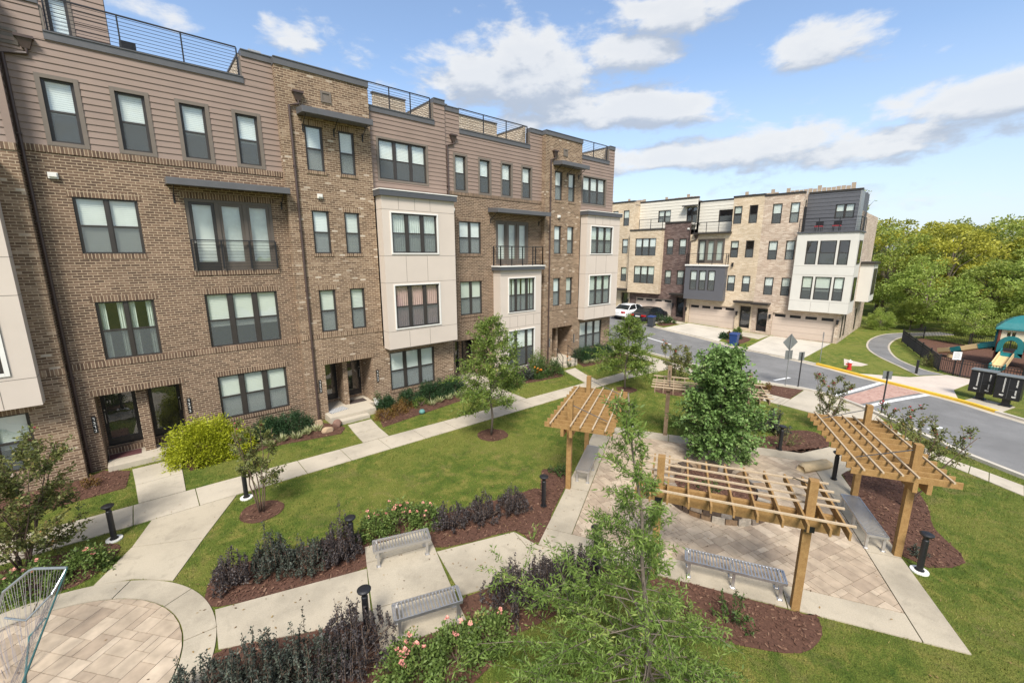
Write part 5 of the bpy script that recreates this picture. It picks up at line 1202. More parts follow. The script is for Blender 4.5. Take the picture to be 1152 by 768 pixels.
# ---- sports goal at the lower left
def goal():
    t = thing('sports_goal', 'silver tube sports goal with a loose net at the left edge of the round plaza', 'sports goal', (-1.72, 10.85, .026)); o = Vector((-1.72, 10.85, .026)); W = lambda *p: Vector(p) - o
    M_tube = plain('silver_tube', (.34, .37, .38), .35, .08, metal=.75); M_teal = plain('teal_tube', (.06, .16, .16), .35, .1, metal=.3); M_net = plain('net_cord', (.20, .18, .18), .8, .1)
    A, B_, Cc, Dd = W(-1.72, 10.85, 1.30), W(-2.22, 11.25, 1.30), W(-2.66, 11.45, .92), W(-3.0, 11.6, .05)
    E, F_ = W(-1.93, 8.09, 1.30), W(-2.0, 7.3, 1.30); G, Hh_ = W(-2.04, 10.44, .70), W(-2.60, 10.92, .70); I = W(-2.35, 10.1, .03)
    m = MB(); m.tube([A, A + (B_ - A) * .93, B_ + (Cc - B_) * .08, Cc, Dd], .026, 8); m.build('side_tube', M_tube, t)
    m = MB(); m.tube([A, E, F_], .015, 8); m.build('crossbar', M_teal, t)
    m = MB(); m.tube([A, A + (G - A) * .5 + Vector((-.06, 0, 0)), G + (Hh_ - G) * .5 + Vector((0, 0, -.06)), Hh_], .018, 8); m.build('brace', M_tube, t)
    m = MB(); m.tube([G, G + Vector((-.22, -.1, -.18)), I, I + Vector((.1, -.9, 0))], .015, 8); m.build('ground_bar', M_teal, t)
    m = MB(); m.tube([F_, W(-2.05, 7.25, .03)], .015, 8); m.tube([W(-3.0, 11.6, .03), W(-3.3, 7.4, .03), W(-2.05, 7.25, .03)], .015, 8); m.build('rear_frame', M_teal, t)
    n = MB(); g = random.Random(6); lerp = lambda a, b, q: a + (b - a) * q
    path = lambda q: lerp(A, B_, q / .35) if q < .35 else (lerp(B_, Cc, (q - .35) / .3) if q < .65 else lerp(Cc, Dd, (q - .65) / .35))
    bottom = lambda q: lerp(G, I, q) + Vector((-.25 * q, 0, 0))
    for k in range(34):
        q = k / 33; a = path(q); b = bottom(q) + Vector((g.uniform(-.05, .05), g.uniform(-.05, .05), 0)); mid = lerp(a, b, .5) + Vector((0, 0, -.10)); n.tube([a, lerp(a, mid, .5) + Vector((0, 0, -.03)), mid, b], .0035, 3, caps=False)
    for k in range(16):
        q = k / 15; a = lerp(A, E, q * .9); b = lerp(G, I, min(1, q * 1.2)) + Vector((-.3 * q, -2.0 * q, 0)); n.tube([a, lerp(a, b, .5) + Vector((-.12, 0, -.06)), b], .0025, 3, caps=False)
    for k in range(1, 9):
        z = k / 9; pts = [lerp(lerp(A, E, q * .9), lerp(G, I, min(1, q * 1.2)) + Vector((-.3 * q, -2 * q, 0)), z) + Vector((-.12 * math.sin(z * 3.14), 0, -.06 * math.sin(z * 3.14))) for q in np.linspace(0, 1, 12)]; n.tube(pts, .0025, 3, caps=False)
    n.build('net', M_net, t)
goal()
# ---- signs seen from the back
M_signback = plain('sign_back_metal', (.22, .23, .22), .5, .1, metal=.5); M_post = plain('dark_sign_post', (.035, .035, .035), .5, .2, metal=.3)
def sign(label, loc, h, plates, rz, postm, pr=.03):
    t = thing('road_sign', label, 'road sign', (*loc, 0), rz, 'road signs seen from behind'); m = MB(); m.cyl(0, 0, -.05, h, pr, 10); m.build('post', postm, t)
    for (shape, z, w, hh) in plates:
        p = MB(); y0, y1 = .034, .042
        if shape == 'diamond': pts = [(0, z - w * .707), (w * .707, z), (0, z + w * .707), (-w * .707, z)]
        else: pts = [(-w / 2, z - hh / 2), (w / 2, z - hh / 2), (w / 2, z + hh / 2), (-w / 2, z + hh / 2)]
        p.add([(x, y0, zz) for x, zz in pts] + [(x, y1, zz) for x, zz in pts], [(0, 1, 2, 3), (7, 6, 5, 4)] + [(i, 4 + i, 4 + (i + 1) % 4, (i + 1) % 4) for i in range(4)]); p.box(-w * .38, w * .38, y0 - .006, y0 - .001, z - .02, z + .02); p.build('plate', M_signback, t)
RS = R(62)
sign('tall road sign with a grey diamond plate and a small square below', (26.0, 6.98), 2.95, [('diamond', 2.50, .64, 0), ('rect', 1.80, .44, .50)], R(-32), M_galv, .026)
sign('road sign with one small square plate on a dark post, next to the diamond sign', (26.15, 6.42), 2.0, [('rect', 1.80, .34, .46)], R(-32), M_post)
sign('dark sign post with a small plate at the crossing, behind the right pergola', (24.55, 2.72), 2.05, [('rect', 1.86, .34, .36)], R(-60), M_post)
sign('slim sign post on the grass by the last driveway', (34.0, 7.3), 2.05, [('rect', 1.86, .08, .42)], R(5), M_galv, .022)
# ---- hydrant
def hydrant():
    t = thing('fire_hydrant', 'small red fire hydrant with a white cap on the grass behind the yellow kerb', 'fire hydrant', (33.15, 5.55, 0)); Mr = plain('hydrant_red', (.55, .035, .03), .4, .1)
    m = MB(); m.lathe([(.15, 0), (.15, .04), (.11, .05), (.105, .40), (.13, .41), (.13, .45), (.0, .45)], n=16); m.build('barrel', Mr, t)
    c = MB(); c.lathe([(.128, .452), (.115, .52), (.07, .58), (.03, .60), (.03, .64), (0, .64)], n=16); c.build('cap', M_white, t)
    for a in (0, 90, 180):
        n = MB(); d = Vector((math.cos(R(a)), math.sin(R(a)), 0)); n.tube([d * .09 + Vector((0, 0, .32)), d * .19 + Vector((0, 0, .32))], .05, 10); n.build('nozzle', Mr, t)
hydrant()
# ---- mail cabinets
def mailbox(label, loc, rz):
    t = thing('mail_cabinet', label, 'mail cabinet', (*loc, .024), rz, 'black mail cabinets by the yellow kerb'); w, d, z0, z1 = .42, .26, .36, 1.46
    p = MB(); p.box(-.20, .20, -.20, .20, 0, .06); p.box(-.13, .13, -.13, .13, .06, z0); p.build('pedestal', M_black, t, bevel=.01)
    b = MB(); b.box(-w, w, -d, d, z0, z1); b.build('cabinet', M_black, t, bevel=.015); c = MB(); c.box(-w - .03, w + .03, -d - .05, d + .03, z1, z1 + .05); c.build('roof', M_signback, t, bevel=.01)
    f = MB(); y = -d - .012; f.box(-.012, .012, y, y + .011, z0 + .05, z1 - .05)
    f.box(.05, w - .05, y, y + .011, .84, .855); f.build('door_gap', M_dark_trim, t)
    k = MB(); g = random.Random(int(loc[0] * 10)); y = -d - .014      # unreadable white lettering that runs up the doors, an emblem below
    def line(x, a, b_):
        z = a
        while z < b_: L = g.uniform(.025, .05); k.box(x, x + .035, y, y + .013, z, z + L); k.box(x + g.uniform(-.012, 0), x + .05, y, y + .013, z, z + .012); z += L + .014
    line(-.16, .70, 1.36); line(.24, 1.02, 1.36); line(.24, .62, .86)
    for x, z in ((-.24, .50), (.16, .48)): k.box(x, x + .14, y, y + .013, z + .06, z + .085); k.box(x + .04, x + .13, y, y + .013, z + .015, z + .04); k.box(x + .0, x + .05, y, y + .013, z + .03, z + .055)
    k.build('lettering', M_whitetrim, t)
mailbox('black mail cabinet with white lettering, the one nearer the crossing', (31.0, -.12), R(-100)); mailbox('black mail cabinet with white lettering, the one farther from the crossing', (30.48, -.98), R(-100))
# ---- litter bin behind them
def bin_():
    t = thing('litter_bin', 'round black litter bin behind the mail cabinets', 'litter bin', (32.6, -1.0, 0)); m = MB(); m.lathe([(.26, 0), (.29, .75), (.30, .80), (.27, .80), (.25, .70), (0, .7)], n=18); m.build('drum', M_black, t); l = MB(); l.lathe([(.33, .86), (.34, .90), (.20, 1.0), (0, 1.02)], n=18); l.build('lid', M_black, t)
bin_()

# ---- wheeled bins at the far kerb
M_blue = plain('blue_bin_plastic', (.014, .045, .16), .45, .1); M_bingrey = plain('dark_bin_plastic', (.045, .05, .06), .5, .15)
def wheelie(label, loc, rz, body=M_blue):
    t = thing('wheeled_bin', label, 'wheeled bin', (*loc, H(*loc) + .02), rz, 'blue wheeled bins')
    m = MB(); v = [(x * k, y * k, z) for z, k in ((.06, .82), (.92, 1.0)) for x, y in ((-.29, -.33), (.29, -.33), (.29, .33), (-.29, .33))]; m.add(v, [(3, 2, 1, 0), (4, 5, 6, 7), (0, 1, 5, 4), (1, 2, 6, 5), (2, 3, 7, 6), (3, 0, 4, 7)]); m.box(-.31, .31, -.35, .35, .88, .94); m.build('body', body, t, bevel=.02)
    l = MB(); l.add([(-.32, -.37, .945), (.32, -.37, .945), (.32, .36, .945), (-.32, .36, .945), (-.30, -.33, 1.02), (.30, -.33, 1.02), (.30, .33, 1.05), (-.30, .33, 1.05)], [(3, 2, 1, 0), (4, 5, 6, 7), (0, 1, 5, 4), (1, 2, 6, 5), (2, 3, 7, 6), (3, 0, 4, 7)]); l.build('lid', M_blue, t, bevel=.015)
    for x in (-.27, .27): w = MB(); w.tube([(x - .03, .33, .12), (x + .03, .33, .12)], .12, 14); w.build('wheel', M_black, t)
    h = MB(); h.tube([(-.22, .36, .92), (-.22, .44, .96), (.22, .44, .96), (.22, .36, .92)], .014); h.build('handle', M_black, t)
wheelie('blue topped dark wheeled bin beside the parked black car', (36.25, 21.35), R(-80), M_bingrey); wheelie('blue wheeled bin on the grass strip between two driveways', (34.75, 13.2), R(-85))
# ---- parked cars
def car(label, loc, rz, paint, L=4.75, Wd=1.82, Ht=1.45):
    t = thing('parked_car', label, 'car', (*loc, H(*loc) + .024), rz, None)      # x forward
    n = 22; xs = np.linspace(-L / 2, L / 2, n); secs = []
    def top(u):   # shoulder line
        return .98 - .10 * sstep(.55, 1.0, u) - .30 * sstep(.90, 1.0, u) + .02 * math.sin(u * 3.1) - .25 * sstep(.08, 0, u)
    def half(u): return (Wd / 2) * (1 - .16 * sstep(.86, 1, u) ** 2 - .12 * sstep(.12, 0, u) ** 2)
    vs = []; m = MB()
    for i, x in enumerate(xs):
        u = i / (n - 1); h = top(u); w = half(u); b = .20 + .10 * sstep(.93, 1, u) + .12 * sstep(.07, 0, u)
        for y, z in ((-w * .92, b), (-w, b + .25 * (h - b)), (-w, .68 * h + .32 * b), (-w * .95, h - .03), (-w * .80, h), (0, h + .035), (w * .80, h), (w * .95, h - .03), (w, .68 * h + .32 * b), (w, b + .25 * (h - b)), (w * .92, b)): vs.append((x, y, z))
    K = 11; fs = [(i * K + k, (i + 1) * K + k, (i + 1) * K + k + 1, i * K + k + 1) for i in range(n - 1) for k in range(K - 1)] + [tuple(range(K)), tuple((n - 1) * K + k for k in range(K - 1, -1, -1))]
    m.add(vs, fs); body = m.build('body', paint, t, smooth=True)
    # cabin: glass house with a painted roof
    prof = [(-1.75, .97), (-1.05, 1.39), (-.55, Ht), (.25, Ht - .01), (.75, 1.32), (1.35, .96)]; g = MB(); vs = []
    for x, z in prof:
        k = (z - .95) / (Ht - .95); w = Wd / 2 * (.90 - .20 * k); vs += [(x, -w, z), (x, w, z), (x, -Wd / 2 * .90, .94), (x, Wd / 2 * .90, .94)]
    fs = []
    for i in range(len(prof) - 1): a = i * 4; b = a + 4; fs += [(a, b, b + 1, a + 1), (a, a + 2, b + 2, b), (a + 1, b + 1, b + 3, a + 3)]
    g.add(vs, fs); g.build('windows', MATS.get('car_glass') or plain('car_glass', (.012, .016, .018), .06, .1), t)
    r = MB(); vs = []; pr = [(-1.08, 1.385), (-.8, 1.435), (-.5, Ht + .008), (.25, Ht), (.55, 1.395), (.72, 1.345)]
    for x, z in pr:
        k = (z - .95) / (Ht - .95); w = Wd / 2 * (.90 - .20 * k) + .012
        vs += [(x, -w, z - .03), (x, -w * .9, z + .012), (x, 0, z + .028), (x, w * .9, z + .012), (x, w, z - .03)]
    r.add(vs, [(i * 5 + k, (i + 1) * 5 + k, (i + 1) * 5 + k + 1, i * 5 + k + 1) for i in range(len(pr) - 1) for k in range(4)]); r.build('roof', paint, t, smooth=True)
    for s in (-1, 1):
        p = MB()
        for a, b in (((-1.72, .98), (-1.06, 1.385)), ((-.15, .97), (-.12, Ht - .02)), ((1.32, .97), (.72, 1.335))):
            f = lambda q: Wd / 2 * (.90 - .20 * (q - .95) / (Ht - .95)) + .006
            p.bar((a[0], s * f(a[1]), a[1]), (b[0], s * f(b[1]), b[1]), .02, .085, up=(1, 0, 0))
        p.build('pillars', paint, t)
        mi = MB(); mi.box(.85, 1.02, s * .92, s * 1.06, .95, 1.07); mi.build('mirror', paint, t, bevel=.02)
        tl = MB(); tl.obox((-L / 2 + .02, s * .62, .80), (.06, s * .03, 0), (0, .20, 0), (0, 0, .075)); tl.build('tail_light', MATS.get('tail_red') or plain('tail_red', (.45, .015, .015), .2, .05), t)
        hl = MB(); hl.obox((L / 2 - .10, s * .60, .66), (.10, -s * .06, 0), (0, .18, 0), (0, 0, .06)); hl.build('headlight', M_steel, t)
        for x in (-1.38, 1.42):
            w = MB(); w.tube([(x, s * (Wd / 2 - .20), .32), (x, s * (Wd / 2 + .012), .32)], .32, 20); o = w.build('wheel', M_black, t); q = MB(); q.tube([(x, s * (Wd / 2 + .0), .32), (x, s * (Wd / 2 + .020), .32)], .21, 14); q.build('rim', M_steel, o)
    pl_ = MB(); pl_.box(-L / 2 - .015, -L / 2 + .03, -.24, .24, .66, .78); pl_.build('number_plate', M_whitetrim, t); bm = MB(); bm.box(-L / 2 - .02, -L / 2 + .3, -.80, .80, .24, .42); bm.build('bumper', M_black, t, bevel=.03)
    return t
M_carw = plain('white_car_paint', (.74, .74, .74), .22, .02, spec=.6); M_carb = plain('black_car_paint', (.014, .015, .018), .15, .1, spec=.7)
car('white sedan parked on the driveway, seen from its rear corner', (39.0, 25.55), R(2), M_carw); car('black sedan parked on the driveway beside the white one', (38.9, 23.15), R(2), M_carb)
# ---- black picket fence round the playground
def fence():
    pts = [(34.7, -9.5), (35.62, -1.5), (35.93, .83), (36.75, 1.80), (47.2, 4.75), (50.4, 3.75), (48.4, 1.0), (48.0, -9.5)]
    t = thing('picket_fence', 'black metal picket fence round the playground', 'fence', (*pts[2], 0)); o = Vector((*pts[2], 0))
    for a, b in zip(pts, pts[1:]):
        a = Vector((*a, 0)) - o; b = Vector((*b, 0)) - o; L = (b - a).length; n = max(1, round(L / 2.3))
        for i in range(n):
            p, q = a + (b - a) * i / n, a + (b - a) * (i + 1) / n; m = MB(); m.bar(p + Vector((0, 0, .98)), q + Vector((0, 0, .98)), .03, .035); m.bar(p + Vector((0, 0, .82)), q + Vector((0, 0, .82)), .026, .03); m.bar(p + Vector((0, 0, .12)), q + Vector((0, 0, .12)), .03, .035); k = max(2, int((q - p).length / .11))
            for j in range(1, k): c = p + (q - p) * j / k; m.box(c.x - .011, c.x + .011, c.y - .011, c.y + .011, .05, 1.0)
            m.build('picket_panel', M_black, t); s = MB(); s.box(p.x - .038, p.x + .038, p.y - .038, p.y + .038, -.02, 1.10); s.build('fence_post', M_black, t)
    nt_ = MB(); c = Vector((36.40, 1.35, 0)) - o; nt_.box(c.x - .02, c.x, c.y - .2, c.y + .2, .98, 1.42)
fence()
def notice():
    t = thing('notice_sign', 'small white notice on a black post at the playground gate', 'sign', (36.15, 1.12, 0), R(-60)); m = MB(); m.cyl(0, 0, -.02, 1.0, .035, 8); m.build('post', M_black, t); p = MB(); p.box(-.20, .20, -.05, -.036, .98, 1.46); p.build('plate', M_white, t)
    k = MB(); g = random.Random(5)
    for i in range(6): z = 1.40 - i * .065; k.box(-.15, -.15 + g.uniform(.18, .30), -.054, -.0505, z - .012, z + .012)
    k.build('print', M_galv, t)
notice()
def short_post():
    t = thing('path_post', 'short dark post beside the curving asphalt path', 'post', (35.0, 2.62, 0)); m = MB(); m.box(-.06, .06, -.06, .06, -.02, .80); m.build('post', M_black, t, bevel=.01); c = MB(); c.box(-.07, .07, -.07, .07, .80, .84); c.build('cap', M_black, t)
short_post()
# ---- playground tower with two slides
def playset():
    t = thing('playground_tower', 'playground tower with a green hipped roof, tan panels and two tan slides', 'play tower', (42.0, -1.25, .03)); G = plain('green_plastic', (.016, .150, .155), .4, .08); T = plain('tan_plastic', (.60, .44, .225), .45, .06); Bn = plain('brown_post', (.17, .050, .032), .5, .1); Cr = plain('cream_panel_plastic', (.62, .54, .38), .5, .05)
    h = .86
    for x in (-h, h):
        for y in (-h, h): m = MB(); m.cyl(x, y, -.05, 2.55, .065, 12); m.build('post', Bn, t)
    m = MB(); m.box(-h, h, -h, h, .92, 1.0); m.build('deck', Bn, t)
    r = MB(); e = h + .22; ap = []; 
    prof = [(e, 2.42), (e * .98, 2.52), (e * .72, 2.86), (e * .40, 3.14), (e * .12, 3.28), (.0, 3.30)]
    for w, z in prof: ap += [(-w, -w, z), (w, -w, z), (w, w, z), (-w, w, z)]
    r.add(ap, [(i * 4 + k, i * 4 + (k + 1) % 4, (i + 1) * 4 + (k + 1) % 4, (i + 1) * 4 + k) for i in range(len(prof) - 1) for k in range(4)]); r.build('roof', G, t)
    def arch_panel(face):      # cream panel with small window cut-outs above the deck
        m = MB(); n = 2; holes = [(-.55, -.40, 2.0, 2.28), (-.34, -.19, 2.0, 2.28), (.19, .34, 2.0, 2.28), (.40, .55, 2.0, 2.28)]; wall_front(m, -h + .07, h - .07, 1.0 if face == 'plain' else 1.75, 2.42, -.03, holes, .06); wall_front(m, -h + .07, h - .07, 1.0 if face == 'plain' else 1.75, 2.42, .03, holes, .0); return m
    for rz, kind in ((-90, 'slide'), (90, 'slide'), (0, 'plain'), (180, 'plain')):
        q = arch_panel(kind).build('panel', Cr, t); q.rotation_euler = (0, 0, R(rz)); d = Vector((0, -h, 0)); d.rotate(Matrix.Rotation(R(rz), 3, 'Z')); q.location = d
    def hood(pos, rz):
        m = MB(); a0 = np.linspace(0, math.pi, 12); outer = [(.56 * math.cos(a), 1.42 + .62 * math.sin(a)) for a in a0]; inner = [(.30 * math.cos(a), 1.40 + .38 * math.sin(a)) for a in a0]; outer = [(.56, .72)] + outer + [(-.56, .72)]; inner = [(.30, .98)] + inner + [(-.30, .98)]; N = len(outer)
        for y in (-.08, .08): m.add([(x, y, z) for x, z in outer] + [(x, y, z) for x, z in inner], [(i, i + 1, N + i + 1, N + i) for i in range(N - 1)])
        m.add([(x, y, z) for y in (-.08, .08) for x, z in outer], [(i, i + 1, N + i + 1, N + i) for i in range(N - 1)]); m.add([(x, y, z) for y in (-.08, .08) for x, z in inner], [(i, i + 1, N + i + 1, N + i) for i in range(N - 1)]); m.box(-.56, .56, -.08, .08, .72, .97)
        o = m.build('slide_hood', G, t); o.location = pos; o.rotation_euler = (0, 0, rz)
    def slide(pts, w, cols, name):
        for i, ((a, b), c) in enumerate(zip(zip(pts, pts[1:]), cols)):
            a, b = Vector(a), Vector(b); d = (b - a); s = d.cross(Vector((0, 0, 1))).normalized(); u = s.cross(d).normalized(); m = MB(); pr = [(-w, .24), (-w, .0), (-w * .8, -.05), (w * .8, -.05), (w, 0), (w, .24), (w + .05, .26), (w + .05, -.04), (w * .8, -.12), (-w * .8, -.12), (-w - .05, -.04), (-w - .05, .26)]; K = len(pr)
            m.add([p + s * x + u * z for p in (a, b) for x, z in pr], [(k, (k + 1) % K, K + (k + 1) % K, K + k) for k in range(K)] + [tuple(range(K - 1, -1, -1)), tuple(range(K, 2 * K))]); m.build(name, c, t)
    hood((-h - .08, .30, 0), R(-90)); slide([(-h - .05, .30, 1.02), (-1.35, .38, .82), (-2.55, .62, .28), (-3.0, .72, .20)], .27, [G, T, G], 'slide')
    hood((-.1, h + .08, .25), R(180)); slide([(-.1, h + .05, 1.25), (.0, 1.6, 1.0), (.2, 2.3, .70), (.42, 2.75, .48), (.9, 3.35, .26)], .30, [G, T, G, T], 'side_slide')
    m = MB(); m.cyl(.4, 2.8, -.02, .25, .25, 14); m.build('slide_foot', T, t)
    m = MB(); m.box(-h - 1.0, h, -h - 1.7, -h - .07, .92, 1.0); o = m.build('second_deck', Bn, t)
    for x in (-h - .9, h): p = MB(); p.cyl(x, -h - 1.65, -.05, 2.3, .06, 10); p.build('post', Bn, t)
    q = MB(); wall_front(q, -h - .9, h, 1.02, 1.85, -h - 1.62, [(-.9, -.6, 1.2, 1.6), (-.3, 0, 1.2, 1.6), (.3, .6, 1.2, 1.6)], .05); q.build('barrier', Cr, t)
    w = MB(); w.lathe([(.34, 0), (.36, .08), (.24, .34), (.10, .40), (0, .40)], n=16); w.build('stepping_pod', G, t).location = (-3.4, -1.9, 0)
    for i in range(3): b = MB(); b.cyl(0, 0, 0, .5, .04, 8); b.cyl(0, 0, .5, .56, .16, 14); b.build('step_post', G, t).location = (-2.4 + .25 * i, -.55 - .3 * i, 0)
playset()
# ---- things on the porches and terraces
def mat_(label, x, y, z, w, d, col, rz=0):
    m = MB(); m.box(-w / 2, w / 2, -d / 2, d / 2, 0, .012); o = m.build('door_mat', col, None, loc=(x, y, z)); o.rotation_euler = (0, 0, rz); tag(o, label, 'door mat')
M_matred = plain('maroon_mat', (.10, .035, .035), .95, .25, 20); M_matdark = plain('dark_mat', (.05, .035, .03), .95, .2, 20)
mat_('maroon door mat on the porch left of the gold shrub', -1.12, 19.50, .20, .85, .5, M_matred); mat_('dark door mat at the right door beside the gold shrub', .22, 19.45, .20, .75, .45, M_matdark); mat_('brown door mat in the second recessed entrance', 7.1, 19.35, .30, .8, .5, M_matdark)
def striped():
    m, nt, b, out = new_mat('striped_mat'); w = nt.nodes.new('ShaderNodeTexWave'); w.inputs['Scale'].default_value = 4.0; nt.links.new(obj_vec(nt), w.inputs['Vector']); set_in(nt, b.inputs['Base Color'], n_ramp(nt, w.outputs['Fac'], [(.45, (.05, .08, .14)), (.55, (.65, .62, .55))])); b.inputs['Roughness'].default_value = .95; return m
mat_('striped blue and white mat with a tan one on top, at the second entrance', 5.98, 18.75, .30, .8, .5, striped(), .2)
def pot(label, x, y, z, s=1.0):
    t = thing('flower_pot', label, 'flower pot', (x, y, z)); m = MB(); m.lathe([(0, .0), (.10 * s, 0), (.15 * s, .26 * s), (.165 * s, .28 * s), (.14 * s, .27 * s), (0, .25 * s)], n=16); m.build('pot', M_whitetrim, t); return t
POT1 = pot('white pot with a small green plant beside the second entrance', 7.62, 18.22, .30)
def handrail():
    t = thing('handrail', 'slim black handrail beside the steps of the last near house', 'handrail', (19.0, 17.0, .028)); m = MB(); m.tube([(0, 0, 0), (0, 0, .95), (.55, 1.0, 1.25), (.55, 1.0, .3)], .022, 8); m.tube([(0, 0, .5), (.55, 1.0, .8)], .016, 6); m.build('rail', M_black, t)
    t = thing('handrail', 'second black handrail, against the wall of the last near house', 'handrail', (20.5, 17.3, .028)); m = MB(); m.tube([(0, 0, 0), (0, 0, .95), (.3, .9, 1.25), (.3, .9, .3)], .022, 8); m.tube([(0, 0, .5), (.3, .9, .8)], .016, 6); m.build('rail', M_black, t)
handrail()
def terrace_set():
    a = lambda s, d, z: (bpos(s)[0] + d, bpos(s)[1], z); Mr = plain('red_cushion', (.42, .05, .06), .7, .1)
    for i, (s, l) in enumerate(((-2.35, 'red seated chair on the roof terrace, left one'), (-3.55, 'red seated chair on the roof terrace, right one'))):
        t = thing('terrace_chair', l, 'chair', a(s, .35, 8.925), 0, 'red terrace chairs'); m = MB(); m.box(-.24, .24, -.26, .26, .40, .48); m.build('seat', Mr, t, bevel=.02); b = MB(); b.box(.20, .25, -.26, .26, .48, .85); b.build('backrest', M_black, t)
        for x in (-.2, .2):
            for y in (-.22, .22): l_ = MB(); l_.cyl(x, y, 0, .40, .02, 8); l_.build('leg', M_black, t)
terrace_set()
def boulder(label, x, y, s, col, seed, group=None):
    bm = bmesh.new(); bmesh.ops.create_icosphere(bm, subdivisions=3, radius=1); g = random.Random(seed); ds = [(Vector((g.gauss(0, 1), g.gauss(0, 1), g.gauss(0, 1))).normalized(), g.uniform(.55, .9)) for _ in range(9)]
    for v in bm.verts:
        for d, k in ds:
            q = v.co.dot(d)
            if q > k: v.co -= d * (q - k) * .9
        v.co.z = max(v.co.z, -.35); v.co = Vector((v.co.x * s[0], v.co.y * s[1], (v.co.z + .3) * s[2]))
    me = bpy.data.meshes.new('boulder'); bm.to_mesh(me); bm.free(); me.materials.append(col); o = bpy.data.objects.new('boulder', me); COL.objects.link(o); o.location = (x, y, .02); tag(o, label, 'boulder', group)
M_rock = plain('tan_rock', (.42, .30, .19), .9, .25, 3, bump=.02, bscale=18); M_rockb = plain('brown_rock', (.20, .115, .085), .9, .25, 3, bump=.02, bscale=18)
boulder('pale tan boulder at the corner of the second entrance walk', 5.05, 17.25, (.24, .18, .17), M_rock, 1); boulder('red brown boulder beside the second entrance steps', 5.55, 17.55, (.20, .16, .24), M_rockb, 2); boulder('small tan boulder against the brick at the downspout', 5.0, 18.2, (.18, .15, .2), M_rock, 3)
def frog():
    m = MB(); m.lathe([(0, 0), (.13, 0), (.14, .10), (.09, .17), (0, .18)], n=14); o = m.build('valve_cover', plain('teal_cover', (.10, .24, .22), .6, .1), None, smooth=True, loc=(9.0, 16.55, .02)); tag(o, 'small teal cover in the grass edge below the orange shrubs', 'cover')
frog()
# ================================================================== PLANTS
UPV = np.array([0, 0, 1.0])
def nrm(a): return a / np.maximum(1e-9, np.linalg.norm(a, axis=-1, keepdims=True))
def leaf_mesh(name, pos, dirs, L, W, tint, mat, parent, rg, upbias=0.6, cup=0.25):
    """one pointed four-sided leaf per position"""
    n = len(pos); d = nrm(dirs); up = nrm(UPV * upbias + rg.normal(0, 1, (n, 3)) * (1 - upbias)); s = nrm(np.cross(d, up)); nn = np.cross(s, d)
    L = np.broadcast_to(L, (n,))[:, None]; W = np.broadcast_to(W, (n,))[:, None]
    v = np.empty((n, 4, 3)); v[:, 0] = pos; v[:, 1] = pos + d * L * .45 + s * W * .5 + nn * W * cup; v[:, 2] = pos + d * L; v[:, 3] = pos + d * L * .45 - s * W * .5 + nn * W * cup
    me = bpy.data.meshes.new(name); me.vertices.add(4 * n); me.vertices.foreach_set('co', v.reshape(-1).astype(np.float32)); me.loops.add(4 * n); me.loops.foreach_set('vertex_index', np.arange(4 * n, dtype=np.int32))
    me.polygons.add(n); me.polygons.foreach_set('loop_start', np.arange(0, 4 * n, 4, dtype=np.int32)); me.polygons.foreach_set('loop_total', np.full(n, 4, np.int32))
    at = me.attributes.new('tint', 'FLOAT', 'FACE'); at.data.foreach_set('value', np.clip(tint, 0, 1).astype(np.float32)); me.update(); me.materials.append(mat)
    o = bpy.data.objects.new(name, me); COL.objects.link(o); o.parent = parent; return o
def leafmat(name, dark, mid, light, odd=None, trans=.28, rough=.55):
    return tint_mat(name, [(0, dark), (.45, mid), (.85, light), (1, odd or light)], rough, noise=0, spec=.35, trans=trans)
M_bark = plain('grey_bark', (.17, .135, .105), .9, .25, 8, bump=.02, bscale=30); M_stem = plain('brown_stem', (.13, .085, .06), .85, .2, 8)
L_oak = leafmat('willow_oak_leaf', (.10, .165, .032), (.19, .28, .058), (.30, .39, .10), (.38, .40, .12), trans=.4)
L_young = leafmat('young_tree_leaf', (.090, .150, .026), (.18, .255, .048), (.28, .35, .08), (.38, .36, .08), trans=.35)
L_maple = leafmat('maple_leaf', (.085, .150, .036), (.170, .280, .075), (.27, .385, .13), (.37, .44, .17))
L_myrtle = leafmat('crape_myrtle_leaf', (.080, .10, .028), (.165, .185, .052), (.26, .235, .085), (.40, .20, .075))
L_lorop = leafmat('purple_black_leaf', (.027, .022, .023), (.060, .050, .050), (.108, .092, .086), (.15, .13, .10), trans=.1)
L_lorgreen = leafmat('dark_green_purple_leaf', (.027, .034, .026), (.058, .069, .052), (.105, .122, .09), (.16, .18, .12), trans=.12)
L_rose = leafmat('rose_leaf', (.065, .10, .024), (.135, .200, .046), (.22, .29, .075), (.34, .30, .09))
L_gold = leafmat('gold_cypress_leaf', (.20, .22, .012), (.38, .42, .022), (.55, .56, .045), (.62, .60, .10))
L_yew = leafmat('dark_evergreen_leaf', (.012, .035, .012), (.026, .062, .020), (.048, .095, .032), trans=.1)
L_orange = leafmat('bronze_orange_leaf', (.10, .055, .018), (.20, .105, .028), (.28, .20, .045), (.12, .15, .03))
L_liri = leafmat('striped_grass_leaf', (.13, .17, .05), (.34, .36, .16), (.52, .51, .29), (.60, .58, .38))
L_mixed = leafmat('garden_leaf', (.035, .070, .018), (.075, .135, .032), (.14, .20, .05), (.22, .24, .08))
L_wood = [leafmat('wood_leaf_yellow', (.26, .27, .04), (.46, .45, .065), (.58, .54, .09), (.60, .46, .09), trans=.4), leafmat('wood_leaf_green', (.17, .225, .045), (.31, .37, .075), (.42, .47, .10), (.48, .45, .10), trans=.4), leafmat('wood_leaf_dark', (.13, .165, .045), (.24, .28, .07), (.34, .36, .10), (.40, .33, .10), trans=.4), leafmat('wood_leaf_fresh', (.18, .26, .05), (.33, .42, .085), (.44, .52, .13), (.50, .50, .13), trans=.4)]
